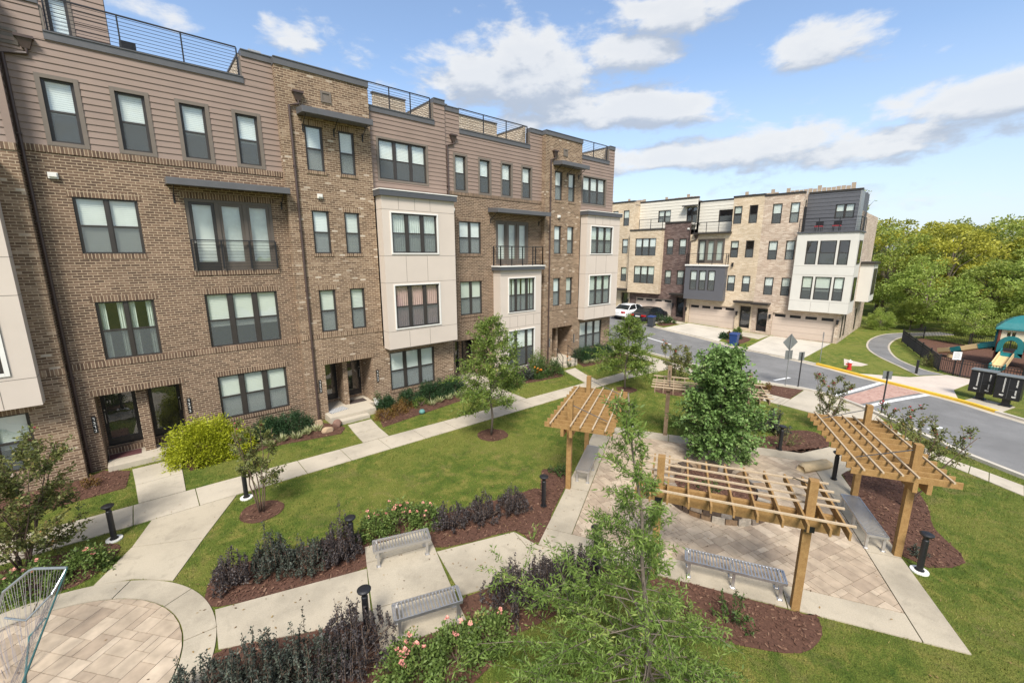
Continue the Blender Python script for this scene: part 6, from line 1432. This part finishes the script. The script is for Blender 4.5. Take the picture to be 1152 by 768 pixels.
M_rosepink = plain('pink_petal', (.68, .30, .24), .6, .25, 30); M_red = plain('red_petal', (.42, .06, .07), .6, .2, 30); M_orangef = plain('orange_petal', (.80, .28, .03), .6, .2, 30); M_violet = plain('violet_petal', (.30, .14, .22), .6, .2, 30)

def grow(seed, height, tr, zb, prof, nb, lsize, lwid, nleaf, elev=(25, 60), twigs=7, lean=(0, 0), droop=.0, tw_len=.45, twig_r=.006, tip=True, stems=None, spread=0.35, tpow=1.0, bias=0.0):
    """trunk (or several stems), limbs, twigs; leaf positions along the twigs"""
    rg = np.random.default_rng(seed); mb = MB(); P_, D_ = [], []
    tops = [(np.zeros(3), np.array([lean[0], lean[1], height]), tr)]
    if stems:
        tops = []
        for k in range(stems): a = 2 * np.pi * (k + rg.uniform(-.3, .3)) / stems; q = spread * height * rg.uniform(.5, 1.1); tops.append((np.array([.06 * np.cos(a), .06 * np.sin(a), 0]), np.array([q * np.cos(a), q * np.sin(a), height * rg.uniform(.82, 1.0)]), tr * rg.uniform(.7, 1)))
    per = max(3, nb // len(tops)); segs = []
    for b0, b1, r in tops:
        wob = rg.normal(0, .012 * height, (7, 3)); wob[0] = 0; wob[:, 2] = 0; tp = [b0 + (b1 - b0) * np.array([t ** (1.25 if stems else 1), t ** (1.25 if stems else 1), t]) + wob[i] for i, t in enumerate(np.linspace(0, 1, 7))]
        mb.tube([tuple(p) for p in tp], [r * (1 - .82 * t) + .003 for t in np.linspace(0, 1, 7)], 7)
        at = lambda t: np.array([np.interp(t, np.linspace(0, 1, 7), [p[k] for p in tp]) for k in range(3)])
        a0 = rg.uniform(0, 6.28)
        for i in range(per):
            t = ((i + rg.uniform(.1, .9)) / per) ** tpow; z = zb + (height * .97 - zb) * t; p = at(min(1, z / height)); Ln = prof(t) * rg.uniform(.7, 1.12)
            if Ln < .05: continue
            az = a0 + i * 2.39996 + rg.uniform(-.4, .4); Ln *= 1 + bias * math.cos(az - 2.42); el = R(elev[0] + (elev[1] - elev[0]) * t + rg.uniform(-10, 10)); d = np.array([np.cos(az) * np.cos(el), np.sin(az) * np.cos(el), np.sin(el)])
            pts = [p]; q = p.copy(); dd = d.copy()
            for k in range(4): dd = nrm(dd + rg.normal(0, .10, 3) + np.array([0, 0, -droop])); q = q + dd * Ln / 4; pts.append(q.copy())
            rb = max(.004, r * .35 * (1 - .6 * t)); mb.tube([tuple(x) for x in pts], [rb, rb * .8, rb * .6, rb * .42, rb * .25], 5, caps=False); segs.append((pts[2], pts[4], Ln)) ; segs.append((pts[1], pts[3], Ln * .6))
            for k in range(twigs):
                f = rg.uniform(.22, 1.0) * 4; j = min(3, int(f)); s0 = pts[j] + (pts[j + 1] - pts[j]) * (f - j); td = nrm(nrm(pts[j + 1] - pts[j]) + rg.normal(0, .62, 3) + np.array([0, 0, .10 - droop])); tl = Ln * tw_len * rg.uniform(.5, 1.1); e = s0 + td * tl + np.array([0, 0, -droop * tl * .6])
                mb.tube([tuple(s0), tuple((s0 + e) / 2 + np.array([0, 0, .02 * tl])), tuple(e)], [twig_r, twig_r * .7, twig_r * .35], 3, caps=False); segs.append((s0, e, tl * 1.6))
        if tip: segs.append((at(.84), at(1.0), .35 * height * .2))
    w = np.array([s[2] for s in segs]); idx = rg.choice(len(segs), nleaf, p=w / w.sum()); f = rg.uniform(.15, 1.05, nleaf)[:, None]
    A_ = np.array([s[0] for s in segs])[idx]; B_ = np.array([s[1] for s in segs])[idx]; pos = A_ + (B_ - A_) * f + rg.normal(0, lsize * .35, (nleaf, 3)); d = nrm(nrm(B_ - A_) * .55 + rg.normal(0, .65, (nleaf, 3)) + np.array([0, 0, -.12]))
    key = rg.normal(0, .13, len(segs))[idx]; tint = np.clip(.42 + key + rg.normal(0, .17, nleaf), 0, 1)
    return mb, pos, d, lsize * rg.uniform(.65, 1.25, nleaf), lwid * rg.uniform(.7, 1.25, nleaf), tint, rg
def tree(name, label, cat, loc, group, mat, bark=None, crown='crown', trunk='trunk', upb=.5, flowers=None, **k):
    t = thing(name, label, cat, (loc[0], loc[1], H(*loc[:2]) + .01), 0, group); mb, pos, d, L, W, tint, rg = grow(**k); mb.build(trunk, bark or M_bark, t, smooth=True); leaf_mesh(crown, pos, d, L, W, tint, mat, t, rg, upb)
    if flowers:
        fm, n, s = flowers; hi = np.argsort(pos[:, 2] + rg.normal(0, .3, len(pos)))[-n * 3:]; blossoms(t, pos[rg.choice(hi, n, replace=False)], s, fm, rg)
    return t
def blossoms(t, pts, s, mat, rg, name='blossom'):
    f = MB()
    for p in pts:
        for k in range(7): a = rg.uniform(0, 6.28); e = rg.uniform(-.2, 1.2); d = Vector((math.cos(a) * math.cos(e), math.sin(a) * math.cos(e), math.sin(e))) * s; c = Vector(p); q = d.cross(Vector((0, 0, 1))).normalized() * s * .55; f.add([c, c + d * .55 + q, c + d, c + d * .55 - q], [(0, 1, 2, 3)])
    return f.build(name, mat, t)
def spray_shrub(name, label, loc, mat, h, r, stems, nleaf, L, W, seed, group=None, parent=None, upright=.75, stemmat=None, leafname='foliage', flower=None, bare=.15, cat='shrub'):
    """many stems fan out from the ground, leaves all the way along"""
    rg = np.random.default_rng(seed); t = parent or thing(name, label, cat, (loc[0], loc[1], H(*loc[:2]) + .012), 0, group); mb = MB(); P_, D_, T_ = [], [], []
    per = max(4, nleaf // stems)
    for k in range(stems):
        a = rg.uniform(0, 6.28); q = r * np.sqrt(rg.random()); hh = h * rg.uniform(.60, 1.0) * (1 - .68 * (q / r) ** 2) * (rg.uniform(1.15, 1.45) if rg.random() < .10 else 1); b0 = np.array([.25 * q * np.cos(a), .25 * q * np.sin(a), 0]); e = np.array([q * np.cos(a), q * np.sin(a), hh]); m = b0 + (e - b0) * .5 + np.array([np.cos(a), np.sin(a), 0]) * q * (.5 - upright * .5) + rg.normal(0, .03, 3)
        mb.tube([tuple(b0), tuple(m), tuple(e)], [.008, .006, .003], 3, caps=False); f = rg.uniform(bare, 1.02, per); c = np.where(f[:, None] < .5, b0 + (m - b0) * (f[:, None] * 2), m + (e - m) * (f[:, None] * 2 - 1)); d = nrm(nrm(e - b0) * .35 + rg.normal(0, .7, (per, 3)) + np.array([0, 0, .15])); P_.append(c + rg.normal(0, L * .25, (per, 3))); D_.append(d); T_.append(np.clip(.42 + rg.normal(0, .10) + rg.normal(0, .17, per), 0, 1))
    pos, d, ti = np.concatenate(P_), np.concatenate(D_), np.concatenate(T_); mb.build('stems', stemmat or M_stem, t); leaf_mesh(leafname, pos, d, L * rg.uniform(.7, 1.25, len(pos)), W * rg.uniform(.7, 1.2, len(pos)), ti, mat, t, rg, .45)
    if flower: fm, n, s = flower; hi = np.argsort(pos[:, 2] + rg.normal(0, .12, len(pos)))[-max(n * 4, 8):]; blossoms(t, pos[rg.choice(hi, n, replace=False)], s, fm, rg)
    return t
def blob_shrub(name, label, loc, mat, r, h, nleaf, L, W, seed, group=None, clumps=40, flower=None, outward=.7, cat='shrub', thr=.16):
    """a rounded bush made of leafy clumps"""
    rg = np.random.default_rng(seed); t = thing(name, label, cat, (loc[0], loc[1], H(*loc[:2]) + .012), 0, group); rx, ry = (r if isinstance(r, tuple) else (r, r)); c = nrm(rg.normal(0, 1, (clumps, 3))); c[:, 2] = np.abs(c[:, 2]) * 1.0 - .12; k = rg.uniform(.68, 1.0, (clumps, 1)); ctr = c * k * np.array([rx, ry, h * .86]) + np.array([0, 0, h * .12])
    i = rg.integers(0, clumps, nleaf); off = rg.normal(0, 1, (nleaf, 3)) * np.array([rx, ry, h]) * thr; pos = ctr[i] + off; pos[:, 2] = np.maximum(pos[:, 2], .02); out = nrm(pos / np.array([rx, ry, h]) - np.array([0, 0, .15])); d = nrm(out * outward + rg.normal(0, .6, (nleaf, 3)) + np.array([0, 0, .15])); ti = np.clip(.42 + rg.normal(0, .12, clumps)[i] + rg.normal(0, .15, nleaf), 0, 1)
    leaf_mesh('foliage', pos, d, L * rg.uniform(.7, 1.25, nleaf), W * rg.uniform(.7, 1.2, nleaf), ti, mat, t, rg, .3); s = MB()
    for k in range(7): a = 6.28 * k / 7; s.tube([(0, 0, 0), (.3 * rx * math.cos(a), .3 * ry * math.sin(a), h * .4), (.6 * rx * math.cos(a), .6 * ry * math.sin(a), h * .75)], [.018, .012, .005], 4, caps=False)
    s.build('stems', M_stem, t)
    if flower: fm, n, fs = flower; hi = np.argsort(pos[:, 2] + out[:, 2] * .1 + rg.normal(0, .15, nleaf))[-max(n * 5, 10):]; blossoms(t, pos[rg.choice(hi, n, replace=False)], fs, fm, rg)
    return t
def tuft(name, label, loc, mat, r, n, seed, group): 
    rg = np.random.default_rng(seed); t = thing(name, label, 'grass plant', (loc[0], loc[1], .012), 0, group); a = rg.uniform(0, 6.28, n); e = rg.uniform(.5, 1.4, n); d = np.stack([np.cos(a) * np.cos(e), np.sin(a) * np.cos(e), np.sin(e)], 1); leaf_mesh('blades', np.stack([.05 * np.cos(a), .05 * np.sin(a), np.full(n, .02)], 1) + rg.normal(0, .02, (n, 3)), d, r * rg.uniform(.7, 1.2, n), .035, np.clip(rg.normal(.5, .25, n), 0, 1), mat, t, rg, .6); return t

# ---- trees of the courtyard
tree('young_tree', 'willowy young tree with narrow leaves, nearest to the viewer', 'tree', (5.25, 2.72), None, L_oak, seed=21, height=5.25, tr=.042, zb=.45, prof=lambda t: float(np.interp(t, [0, .14, .26, .38, .6, .85, 1], [1.75, 1.95, 1.35, .72, .56, .36, .2])), nb=80, lsize=.098, lwid=.022, nleaf=27000, tpow=1.75, bias=.42, elev=(4, 56), twigs=8, lean=(-.36, .32), droop=.05, tw_len=.48, twig_r=.004)
tree('young_tree', 'light green young tree in a mulch circle by the long sidewalk', 'tree', (9.9, 12.6), None, L_young, seed=33, height=4.75, tr=.045, zb=1.15, prof=lambda t: 1.65 * (1 - t) ** .7 * min(1, .7 + 1.5 * t) + .15, nb=60, lsize=.13, lwid=.040, nleaf=12500, elev=(8, 55), twigs=8, droop=.06, tw_len=.45)
tree('young_tree', 'light green young tree at the far end of the lawn by the last near house', 'tree', (19.0, 12.5), None, L_young, seed=35, height=3.95, tr=.045, zb=.9, prof=lambda t: 1.6 * (1 - t) ** .7 * min(1, .7 + 1.5 * t) + .15, nb=56, lsize=.14, lwid=.045, nleaf=10500, elev=(8, 55), twigs=8, droop=.06, tw_len=.45)
tree('maple_tree', 'dense rounded green maple beyond the stone ring, hiding the far pergola', 'tree', (14.50, 5.70), None, L_maple, seed=5, height=3.75, tr=.06, zb=.42, prof=lambda t: 1.15 * math.sqrt(max(0, 1 - ((t - .30) / .72) ** 2)) + .10, nb=120, lsize=.115, lwid=.080, nleaf=22000, elev=(2, 62), twigs=11, droop=.03, tw_len=.40)
tree('crape_myrtle', 'thin multi-stemmed small tree with a few red leaves, in a round mulch ring', 'small tree', (1.78, 12.75), 'crape myrtles', L_myrtle, bark=M_stem, seed=41, height=2.75, tr=.020, zb=.75, prof=lambda t: .55 * (1 - .5 * t), nb=34, lsize=.07, lwid=.04, nleaf=3000, elev=(25, 60), twigs=6, stems=5, spread=.22, flowers=(M_red, 5, .04))
tree('crape_myrtle', 'leafy multi-stemmed small tree left of the diagonal path, at the left edge', 'small tree', (-2.75, 13.55), 'crape myrtles', L_myrtle, bark=M_stem, seed=42, height=2.85, tr=.024, zb=.4, prof=lambda t: .95 * (1 - .4 * t), nb=70, lsize=.08, lwid=.046, nleaf=10500, elev=(15, 60), twigs=8, stems=7, spread=.34, flowers=(M_red, 7, .045))
tree('crape_myrtle', 'crape myrtle with dusty red blossoms behind the right pergola', 'small tree', (15.75, .85), 'crape myrtles', L_myrtle, bark=M_stem, seed=43, height=2.75, tr=.022, zb=.8, prof=lambda t: .72 * (1 - .35 * t), nb=50, lsize=.075, lwid=.042, nleaf=4200, elev=(30, 65), twigs=7, stems=7, spread=.36, flowers=(M_red, 16, .05))
tree('crape_myrtle', 'upright crape myrtle with bright red blossoms at the corner of the street path', 'small tree', (20.4, 3.9), 'crape myrtles', L_myrtle, bark=M_stem, seed=44, height=2.45, tr=.020, zb=.5, prof=lambda t: .5 * (1 - .3 * t), nb=36, lsize=.085, lwid=.045, nleaf=1900, elev=(35, 70), twigs=6, stems=6, spread=.27, flowers=(M_red, 9, .07))
tree('crape_myrtle', 'bronze green crape myrtle beyond the far pergola, beside the street sidewalk', 'small tree', (20.9, 10.6), 'crape myrtles', L_myrtle, bark=M_stem, seed=45, height=2.2, tr=.024, zb=.5, prof=lambda t: .8 * (1 - .3 * t), nb=44, lsize=.10, lwid=.055, nleaf=3000, elev=(25, 65), twigs=7, stems=6, spread=.36, flowers=(M_red, 10, .06))
# ---- dark feathery shrubs
G1 = 'dark feathery shrubs along the bench walk'
for i, (x, y, h, r, m, l) in enumerate((( .74, 10.18, .85, .46, L_lorop, 'purple black shrub at the left end of the row above the walk'), (1.50, 9.98, 1.05, .44, L_lorgreen, 'dark green black shrub, second in the row above the walk'), (2.12, 9.58, .82, .46, L_lorgreen, 'dark green black shrub, third in the row above the walk'), (2.82, 9.48, 1.08, .46, L_lorop, 'purple black shrub beside the bollard in the row above the walk'),
        (-.15, 7.30, 1.02, .64, L_lorgreen, 'big grey green feathery shrub at the left end of the bottom row'), (.62, 7.02, 1.25, .62, L_lorgreen, 'big dark feathery shrub, second in the bottom row'), (1.30, 6.70, 1.02, .62, L_lorgreen, 'big dark feathery shrub, third in the bottom row'), (2.02, 6.58, 1.35, .72, L_lorop, 'big purple black feathery shrub leaning to the bollard in the bottom row'),
        (5.45, 8.72, .82, .46, L_lorop, 'small spiky black shrub right of the pink roses'), (6.30, 8.40, .82, .46, L_lorop, 'small spiky black shrub, middle one of three by the lawn'), (7.10, 8.14, .86, .46, L_lorop, 'small spiky black shrub nearest the pergola bollard'),
        (4.95, 5.60, 1.02, .66, L_lorop, 'dark shrub with green tips right of the lower bench'), (5.65, 5.38, .95, .62, L_lorop, 'dark shrub behind the willowy tree, middle of three'), (6.40, 5.15, 1.0, .58, L_lorop, 'dark shrub beside the bollard at the front pergola'))):
    spray_shrub('feathery_shrub', l, (x, y), m, h, r, (95 if h > .9 else 60), (5200 if h > .9 else 2800), .050, .028, 100 + i, G1, upright=.05)
spray_shrub('feathery_shrub', 'red leaved low shrub on the mulch corner by the road signs', (24.55, 7.45), L_orange, .5, .35, 20, 500, .07, .045, 140)
spray_shrub('feathery_shrub', 'dark red green shrub at the right foot of the maple', (18.75, 5.35), L_lorgreen, 1.05, .75, 46, 1900, .08, .05, 141); spray_shrub('feathery_shrub', 'thin sparse shrub right of the bollard near the maple', (17.9, 4.55), L_myrtle, .75, .6, 26, 500, .05, .03, 142); spray_shrub('feathery_shrub', 'small dark plant in the mulch tip by the right pergola', (13.3, .35), L_lorgreen, .25, .22, 14, 300, .045, .03, 143)
spray_shrub('sapling', 'sparse green sapling in the mulch before the long bench', (7.95, 2.5), L_mixed, .75, .42, 12, 420, .075, .03, 144, cat='plant'); spray_shrub('sapling', 'low green sprouts at the mulch edge right of the willowy tree', (7.3, 3.1), L_oak, .5, .4, 12, 300, .07, .024, 145, cat='plant')
spray_shrub('ring_plant', 'grey green plants growing in the stone ring', P(-.2, .2), L_mixed, .55, .8, 34, 1100, .07, .04, 146, cat='plant'); spray_shrub('low_plant', 'low dark plant in the mulch under the orange brown pergola', (9.7, 8.75), L_mixed, .3, .4, 22, 600, .06, .03, 147, cat='plant')
# ---- roses
G2 = 'rose bushes'
for i, (x, y, r, h, n, nf, l) in enumerate(((3.78, 9.72, .42, .55, 1500, 5, 'rose bush left behind the upper bench'), (4.40, 9.62, .50, .62, 1900, 12, 'rose bush with many pink blooms behind the upper bench'), (5.02, 9.32, .40, .52, 1300, 6, 'rose bush at the right end behind the upper bench'),
        (2.62, 5.62, .52, .62, 2300, 16, 'rose bush with the most pink blooms below the lower bench'), (3.38, 5.38, .50, .60, 1900, 5, 'rose bush in the middle below the lower bench'), (4.05, 5.30, .48, .58, 1800, 2, 'leafy rose bush right below the lower bench'),
        (-1.75, 12.85, .45, .55, 1600, 6, 'rose bush with orange pink blooms right by the diagonal path'), (-2.6, 12.75, .50, .60, 1700, 6, 'rose bush with orange pink blooms behind the sports goal'), (-3.6, 12.95, .55, .65, 1700, 4, 'rose bush at the left edge behind the sports goal'))):
    blob_shrub('rose_bush', l, (x, y), L_rose, r, h, int(n * 1.3), .065, .04, 200 + i, G2, 34, flower=(M_rosepink, nf, .055))
# ---- planting against the houses
blob_shrub('gold_shrub', 'large bright yellow green shrub by the first porch', (1.10, 17.75), L_gold, (1.30, .85), 1.5, 22000, .085, .036, 300, None, 120, outward=.9, thr=.10)
spray_shrub('orange_shrub', 'small orange shrub left of the first porch', (-1.95, 17.7), L_orange, .45, .28, 18, 500, .05, .03, 301); blob_shrub('yellow_shrub', 'yellow leaved shrub at the left edge of the lawn', (-4.3, 15.9), L_gold, .5, .6, 1500, .07, .035, 302)
G3 = 'dark clipped evergreens against the near terrace'
for i, (x, y, r, h, l) in enumerate(((3.15, 18.35, .62, .80, 'dark evergreen under the first ground floor window, left one'), (4.05, 18.30, .68, .85, 'dark evergreen under the first ground floor window, right one'), (7.95, 18.02, .46, .68, 'round evergreen beside the second entrance'), (9.15, 18.05, .50, .72, 'round evergreen under the left of the second triple window'), (10.25, 18.05, .62, .85, 'evergreen hedge plant under the second triple window, left of three'), (11.0, 18.1, .62, .85, 'evergreen hedge plant, middle of three left of the young tree'), (11.75, 18.12, .60, .82, 'evergreen hedge plant, right of three left of the young tree'),
        (21.9, 18.0, .65, .95, 'evergreen hedge plant right of the last entrance'), (22.8, 18.0, .65, .95, 'second evergreen hedge plant right of the last entrance'), (23.7, 18.0, .65, .9, 'third evergreen hedge plant right of the last entrance'), (24.6, 18.0, .65, .9, 'evergreen hedge plant at the corner of the near terrace'))):
    blob_shrub('evergreen_shrub', l, (x, y), L_yew, r, h, 5200, .085, .026, 310 + i, G3, 70, outward=.6, thr=.14)
for i, (x, y, l, m) in enumerate(((7.45, 17.15, 'orange bronze shrub next to the second entrance walk', L_orange), (8.2, 17.35, 'red bronze shrub, middle of the orange ones', L_orange), (8.75, 17.75, 'bronze shrub below the round evergreens', L_orange), (9.45, 17.45, 'yellow green shrub at the end of the orange ones', L_young))):
    blob_shrub('bronze_shrub', l, (x, y), m, .42, .42, 1300, .05, .03, 330 + i, 'low bronze and orange shrubs', 26)
G4 = 'striped grass clumps along the house beds'
for i, (x, y) in enumerate([(2.9, 17.35), (3.4, 17.45), (3.9, 17.35), (4.35, 17.5), (4.75, 17.6), (9.9, 17.2), (10.4, 17.3), (10.95, 17.35), (11.5, 17.4), (11.95, 17.45), (21.7, 17.35), (22.2, 17.3), (22.8, 17.3), (23.4, 17.3), (24.0, 17.35)]):
    lab = ('cream striped grass clump in front of the evergreens under the first ground floor window', 'cream striped grass clump in front of the evergreens beside the young tree', 'cream striped grass clump in front of the hedge at the last near house')[0 if i < 5 else 1 if i < 10 else 2]
    tuft('striped_grass', lab, (x, y), L_liri, .30, 60, 340 + i, (G4 + ' by the first porch', G4 + ' by the young tree', G4 + ' at the far end')[0 if i < 5 else 1 if i < 10 else 2])
for i, (x, y, r, h, m, fl, l) in enumerate(((14.9, 17.9, .45, .7, L_mixed, None, 'green garden shrub behind the young tree trunk'), (15.6, 17.5, .45, .6, L_mixed, (M_violet, 8, .07), 'garden plant with dull violet flowers in front of the full cream bay'), (16.3, 17.35, .42, .75, L_lorgreen, (M_violet, 12, .07), 'dark purple garden plant in front of the full cream bay'), (16.95, 17.2, .40, .55, L_mixed, (M_orangef, 9, .09), 'garden plant with orange flowers before the full cream bay'), (17.6, 17.35, .60, 1.15, L_mixed, None, 'tall leafy garden shrub right of the orange flowers'), (18.25, 17.0, .55, .95, L_mixed, None, 'leafy garden shrub at the foot of the last handrail'), (17.7, 18.0, .55, 1.35, L_young, None, 'tall light green garden shrub against the full cream bay'), (14.4, 16.9, .35, .5, L_rose, None, 'low green garden plant under the young tree'))):
    blob_shrub('garden_shrub', l, (x, y), m, r, h, 1500, .085, .05, 360 + i, 'mixed garden plants before the cream bay house', 36, flower=fl)
blob_shrub('pot_plant', 'small green plant in the white pot', (7.62, 18.22), L_mixed, .17, .42, 260, .07, .03, 380).location.z = .52
spray_shrub('feathery_shrub', 'flowers in a hanging pot by the last entrance', (20.2, 17.6), L_mixed, .9, .2, 14, 260, .06, .03, 381, flower=(M_orangef, 5, .06))
# ---- across the street
for i, (x, y, r, h, m, l) in enumerate(((38.35, 21.75, 1.0, .95, L_yew, 'broad dark bush beside the black car'), (39.6, 21.3, .5, .6, L_mixed, 'green bush at the walk of the plum house'), (36.9, 14.9, .40, .5, L_yew, 'round bush on the strip behind the blue bin'), (37.8, 14.2, .42, .5, L_yew, 'round bush at the doors of the pinkish house'), (37.3, 14.6, .35, .6, L_orange, 'reddish plant between the round bushes'), (40.6, 15.2, .3, .45, L_rose, 'small plant beside the doors across the street'))):
    blob_shrub('round_bush', l, (x, y), m, r, h, 900, .11, .06, 390 + i, 'bushes in front of the far terrace', 30)
spray_shrub('tall_grass', 'tuft of tall grass outside the playground fence', (38.0, 2.3), L_myrtle, .9, .45, 40, 700, .16, .03, 398, cat='grass plant')
# ---- wood beyond the playground
def wood_proto(seed, mat, height, rad, n, leaf, name='wood_tree', nclump=46):
    rg = np.random.default_rng(seed); t = thing(name, 'x', 'tree', (0, 0, 0)); c = nrm(rg.normal(0, 1, (nclump, 3))); k = rg.uniform(.45, 1.0, (nclump, 1)) ** .6; zc = height * .56; ctr = c * k * np.array([rad, rad, height * .42]); ctr[:, :2] *= (1 - .25 * np.clip(ctr[:, 2:3] / (height * .42), 0, 1)); ctr += np.array([0, 0, zc]) + rg.normal(0, .15, (nclump, 3)); rc = rg.uniform(.13, .26, nclump) * rad
    i = rg.integers(0, nclump, n); off = nrm(rg.normal(0, 1, (n, 3))) * (rg.random((n, 1)) ** .45) * rc[i][:, None] * np.array([1.15, 1.15, .7]); pos = ctr[i] + off; d = nrm(nrm(off) + rg.normal(0, .5, (n, 3)) + np.array([0, 0, .1])); ti = np.clip(.40 + rg.normal(0, .13, nclump)[i] + rg.normal(0, .13, n), 0, 1)
    leaf_mesh('crown', pos, d, leaf * rg.uniform(.7, 1.3, n), leaf * .62 * rg.uniform(.7, 1.2, n), ti, mat, t, rg, .5); mb = MB(); mb.tube([(0, 0, -.2), (.1, .05, height * .3), (0, 0, height * .75)], [.03 * height * .6, .02 * height * .6, .01], 7)
    for j in range(0, nclump, 2): p = ctr[j]; z = min(height * .6, max(height * .18, p[2] * .55)); mb.tube([(0, 0, z), tuple(p * np.array([.5, .5, 1]) * .5 + np.array([0, 0, z * .5])), tuple(p)], [.012 * height * .5, .03, .012], 4, caps=False)
    mb.build('trunk', M_bark, t); return t
protos = [wood_proto(500, L_wood[0], 11, 4.2, 9880, 0.288, nclump=70), wood_proto(501, L_wood[1], 11, 4.4, 9880, 0.288, nclump=70), wood_proto(502, L_wood[2], 11, 4.0, 9500, 0.274, nclump=70), wood_proto(503, L_wood[3], 7, 3.4, 8740, 0.230, nclump=70), wood_proto(504, L_wood[1], 7, 3.2, 8740, 0.230, nclump=70), wood_proto(505, L_wood[0], 11, 4.6, 9880, 0.302, nclump=70)]
look = ['yellow green', 'mid green', 'dark olive green', 'fresh green', 'green', 'pale yellow']
used = set(); rw = random.Random(77); GW = 'trees of the wood behind the playground'
rows = [('front row', 57.5, -17, 8.5, 4.6, (3, 4), (.95, 1.15)), ('second row', 64, -19, 11.5, 5.4, (0, 1, 2, 3), (.86, 1.02)), ('third row', 72, -22, 14, 5.8, (1, 2, 0, 5), (.98, 1.12)), ('fourth row', 83, -25, 20, 6.5, (5, 2, 0, 1), (1.02, 1.16)), ('back row', 97, -30, 30, 7.5, (2, 1, 5), (1.08, 1.22))]
seq = 0
for rname, x, ya, yb, st, kinds, sc in rows:
    y = ya; k = 0
    while y < yb:
        pi = kinds[(k + int(x)) % len(kinds)]; s = rw.uniform(*sc); loc = (x + rw.uniform(-2, 2), y + rw.uniform(-1.2, 1.2), -.1); k += 1
        lab = f'{look[pi]} tree in the {rname} of the wood, number {k} from the right'.replace('number', 'tree')
        words = ['first', 'second', 'third', 'fourth', 'fifth', 'sixth', 'seventh', 'eighth', 'ninth', 'tenth', 'eleventh']; lab = f'{look[pi]} tree, {words[k - 1]} from the right in the {rname} of the wood'
        if pi in used: dup(protos[pi], loc, rw.uniform(0, 6.28), s, lab, GW)
        else:
            p = protos[pi]; p.location = loc; p.rotation_euler = (0, 0, rw.uniform(0, 6.28)); p.scale = (s, s, s); p['label'] = lab; p['group'] = GW; used.add(pi)
        y += st * rw.uniform(.85, 1.12)
# small trees at the playground edge
a = dup(protos[3], (50.2, .9, 0), 1.0, .52, 'small multi-trunked tree at the back fence of the playground', 'small trees at the playground'); b = dup(protos[4], (50.0, -1.9, 0), 2.0, .5, 'small round tree behind the playground tower', 'small trees at the playground'); c = dup(protos[4], (55.5, 5.2, 0), 4.0, .42, 'low bushy tree where the asphalt path meets the wood', 'small trees at the playground'); dup(protos[3], (53.5, 7.2, -.3), 4.0, .34, 'low bush behind the end of the far terrace', 'small trees at the playground')
tree('bare_tree', 'pale thin leaved tree top behind the end of the far terrace', 'tree', (66, 12.2), None, L_wood[1], bark=M_galv, seed=61, height=14.6, tr=.22, zb=6, prof=lambda t: 3.4 * (1 - t) + .5, nb=26, lsize=.34, lwid=.2, nleaf=500, elev=(35, 70), twigs=5, tw_len=.5, twig_r=.03)
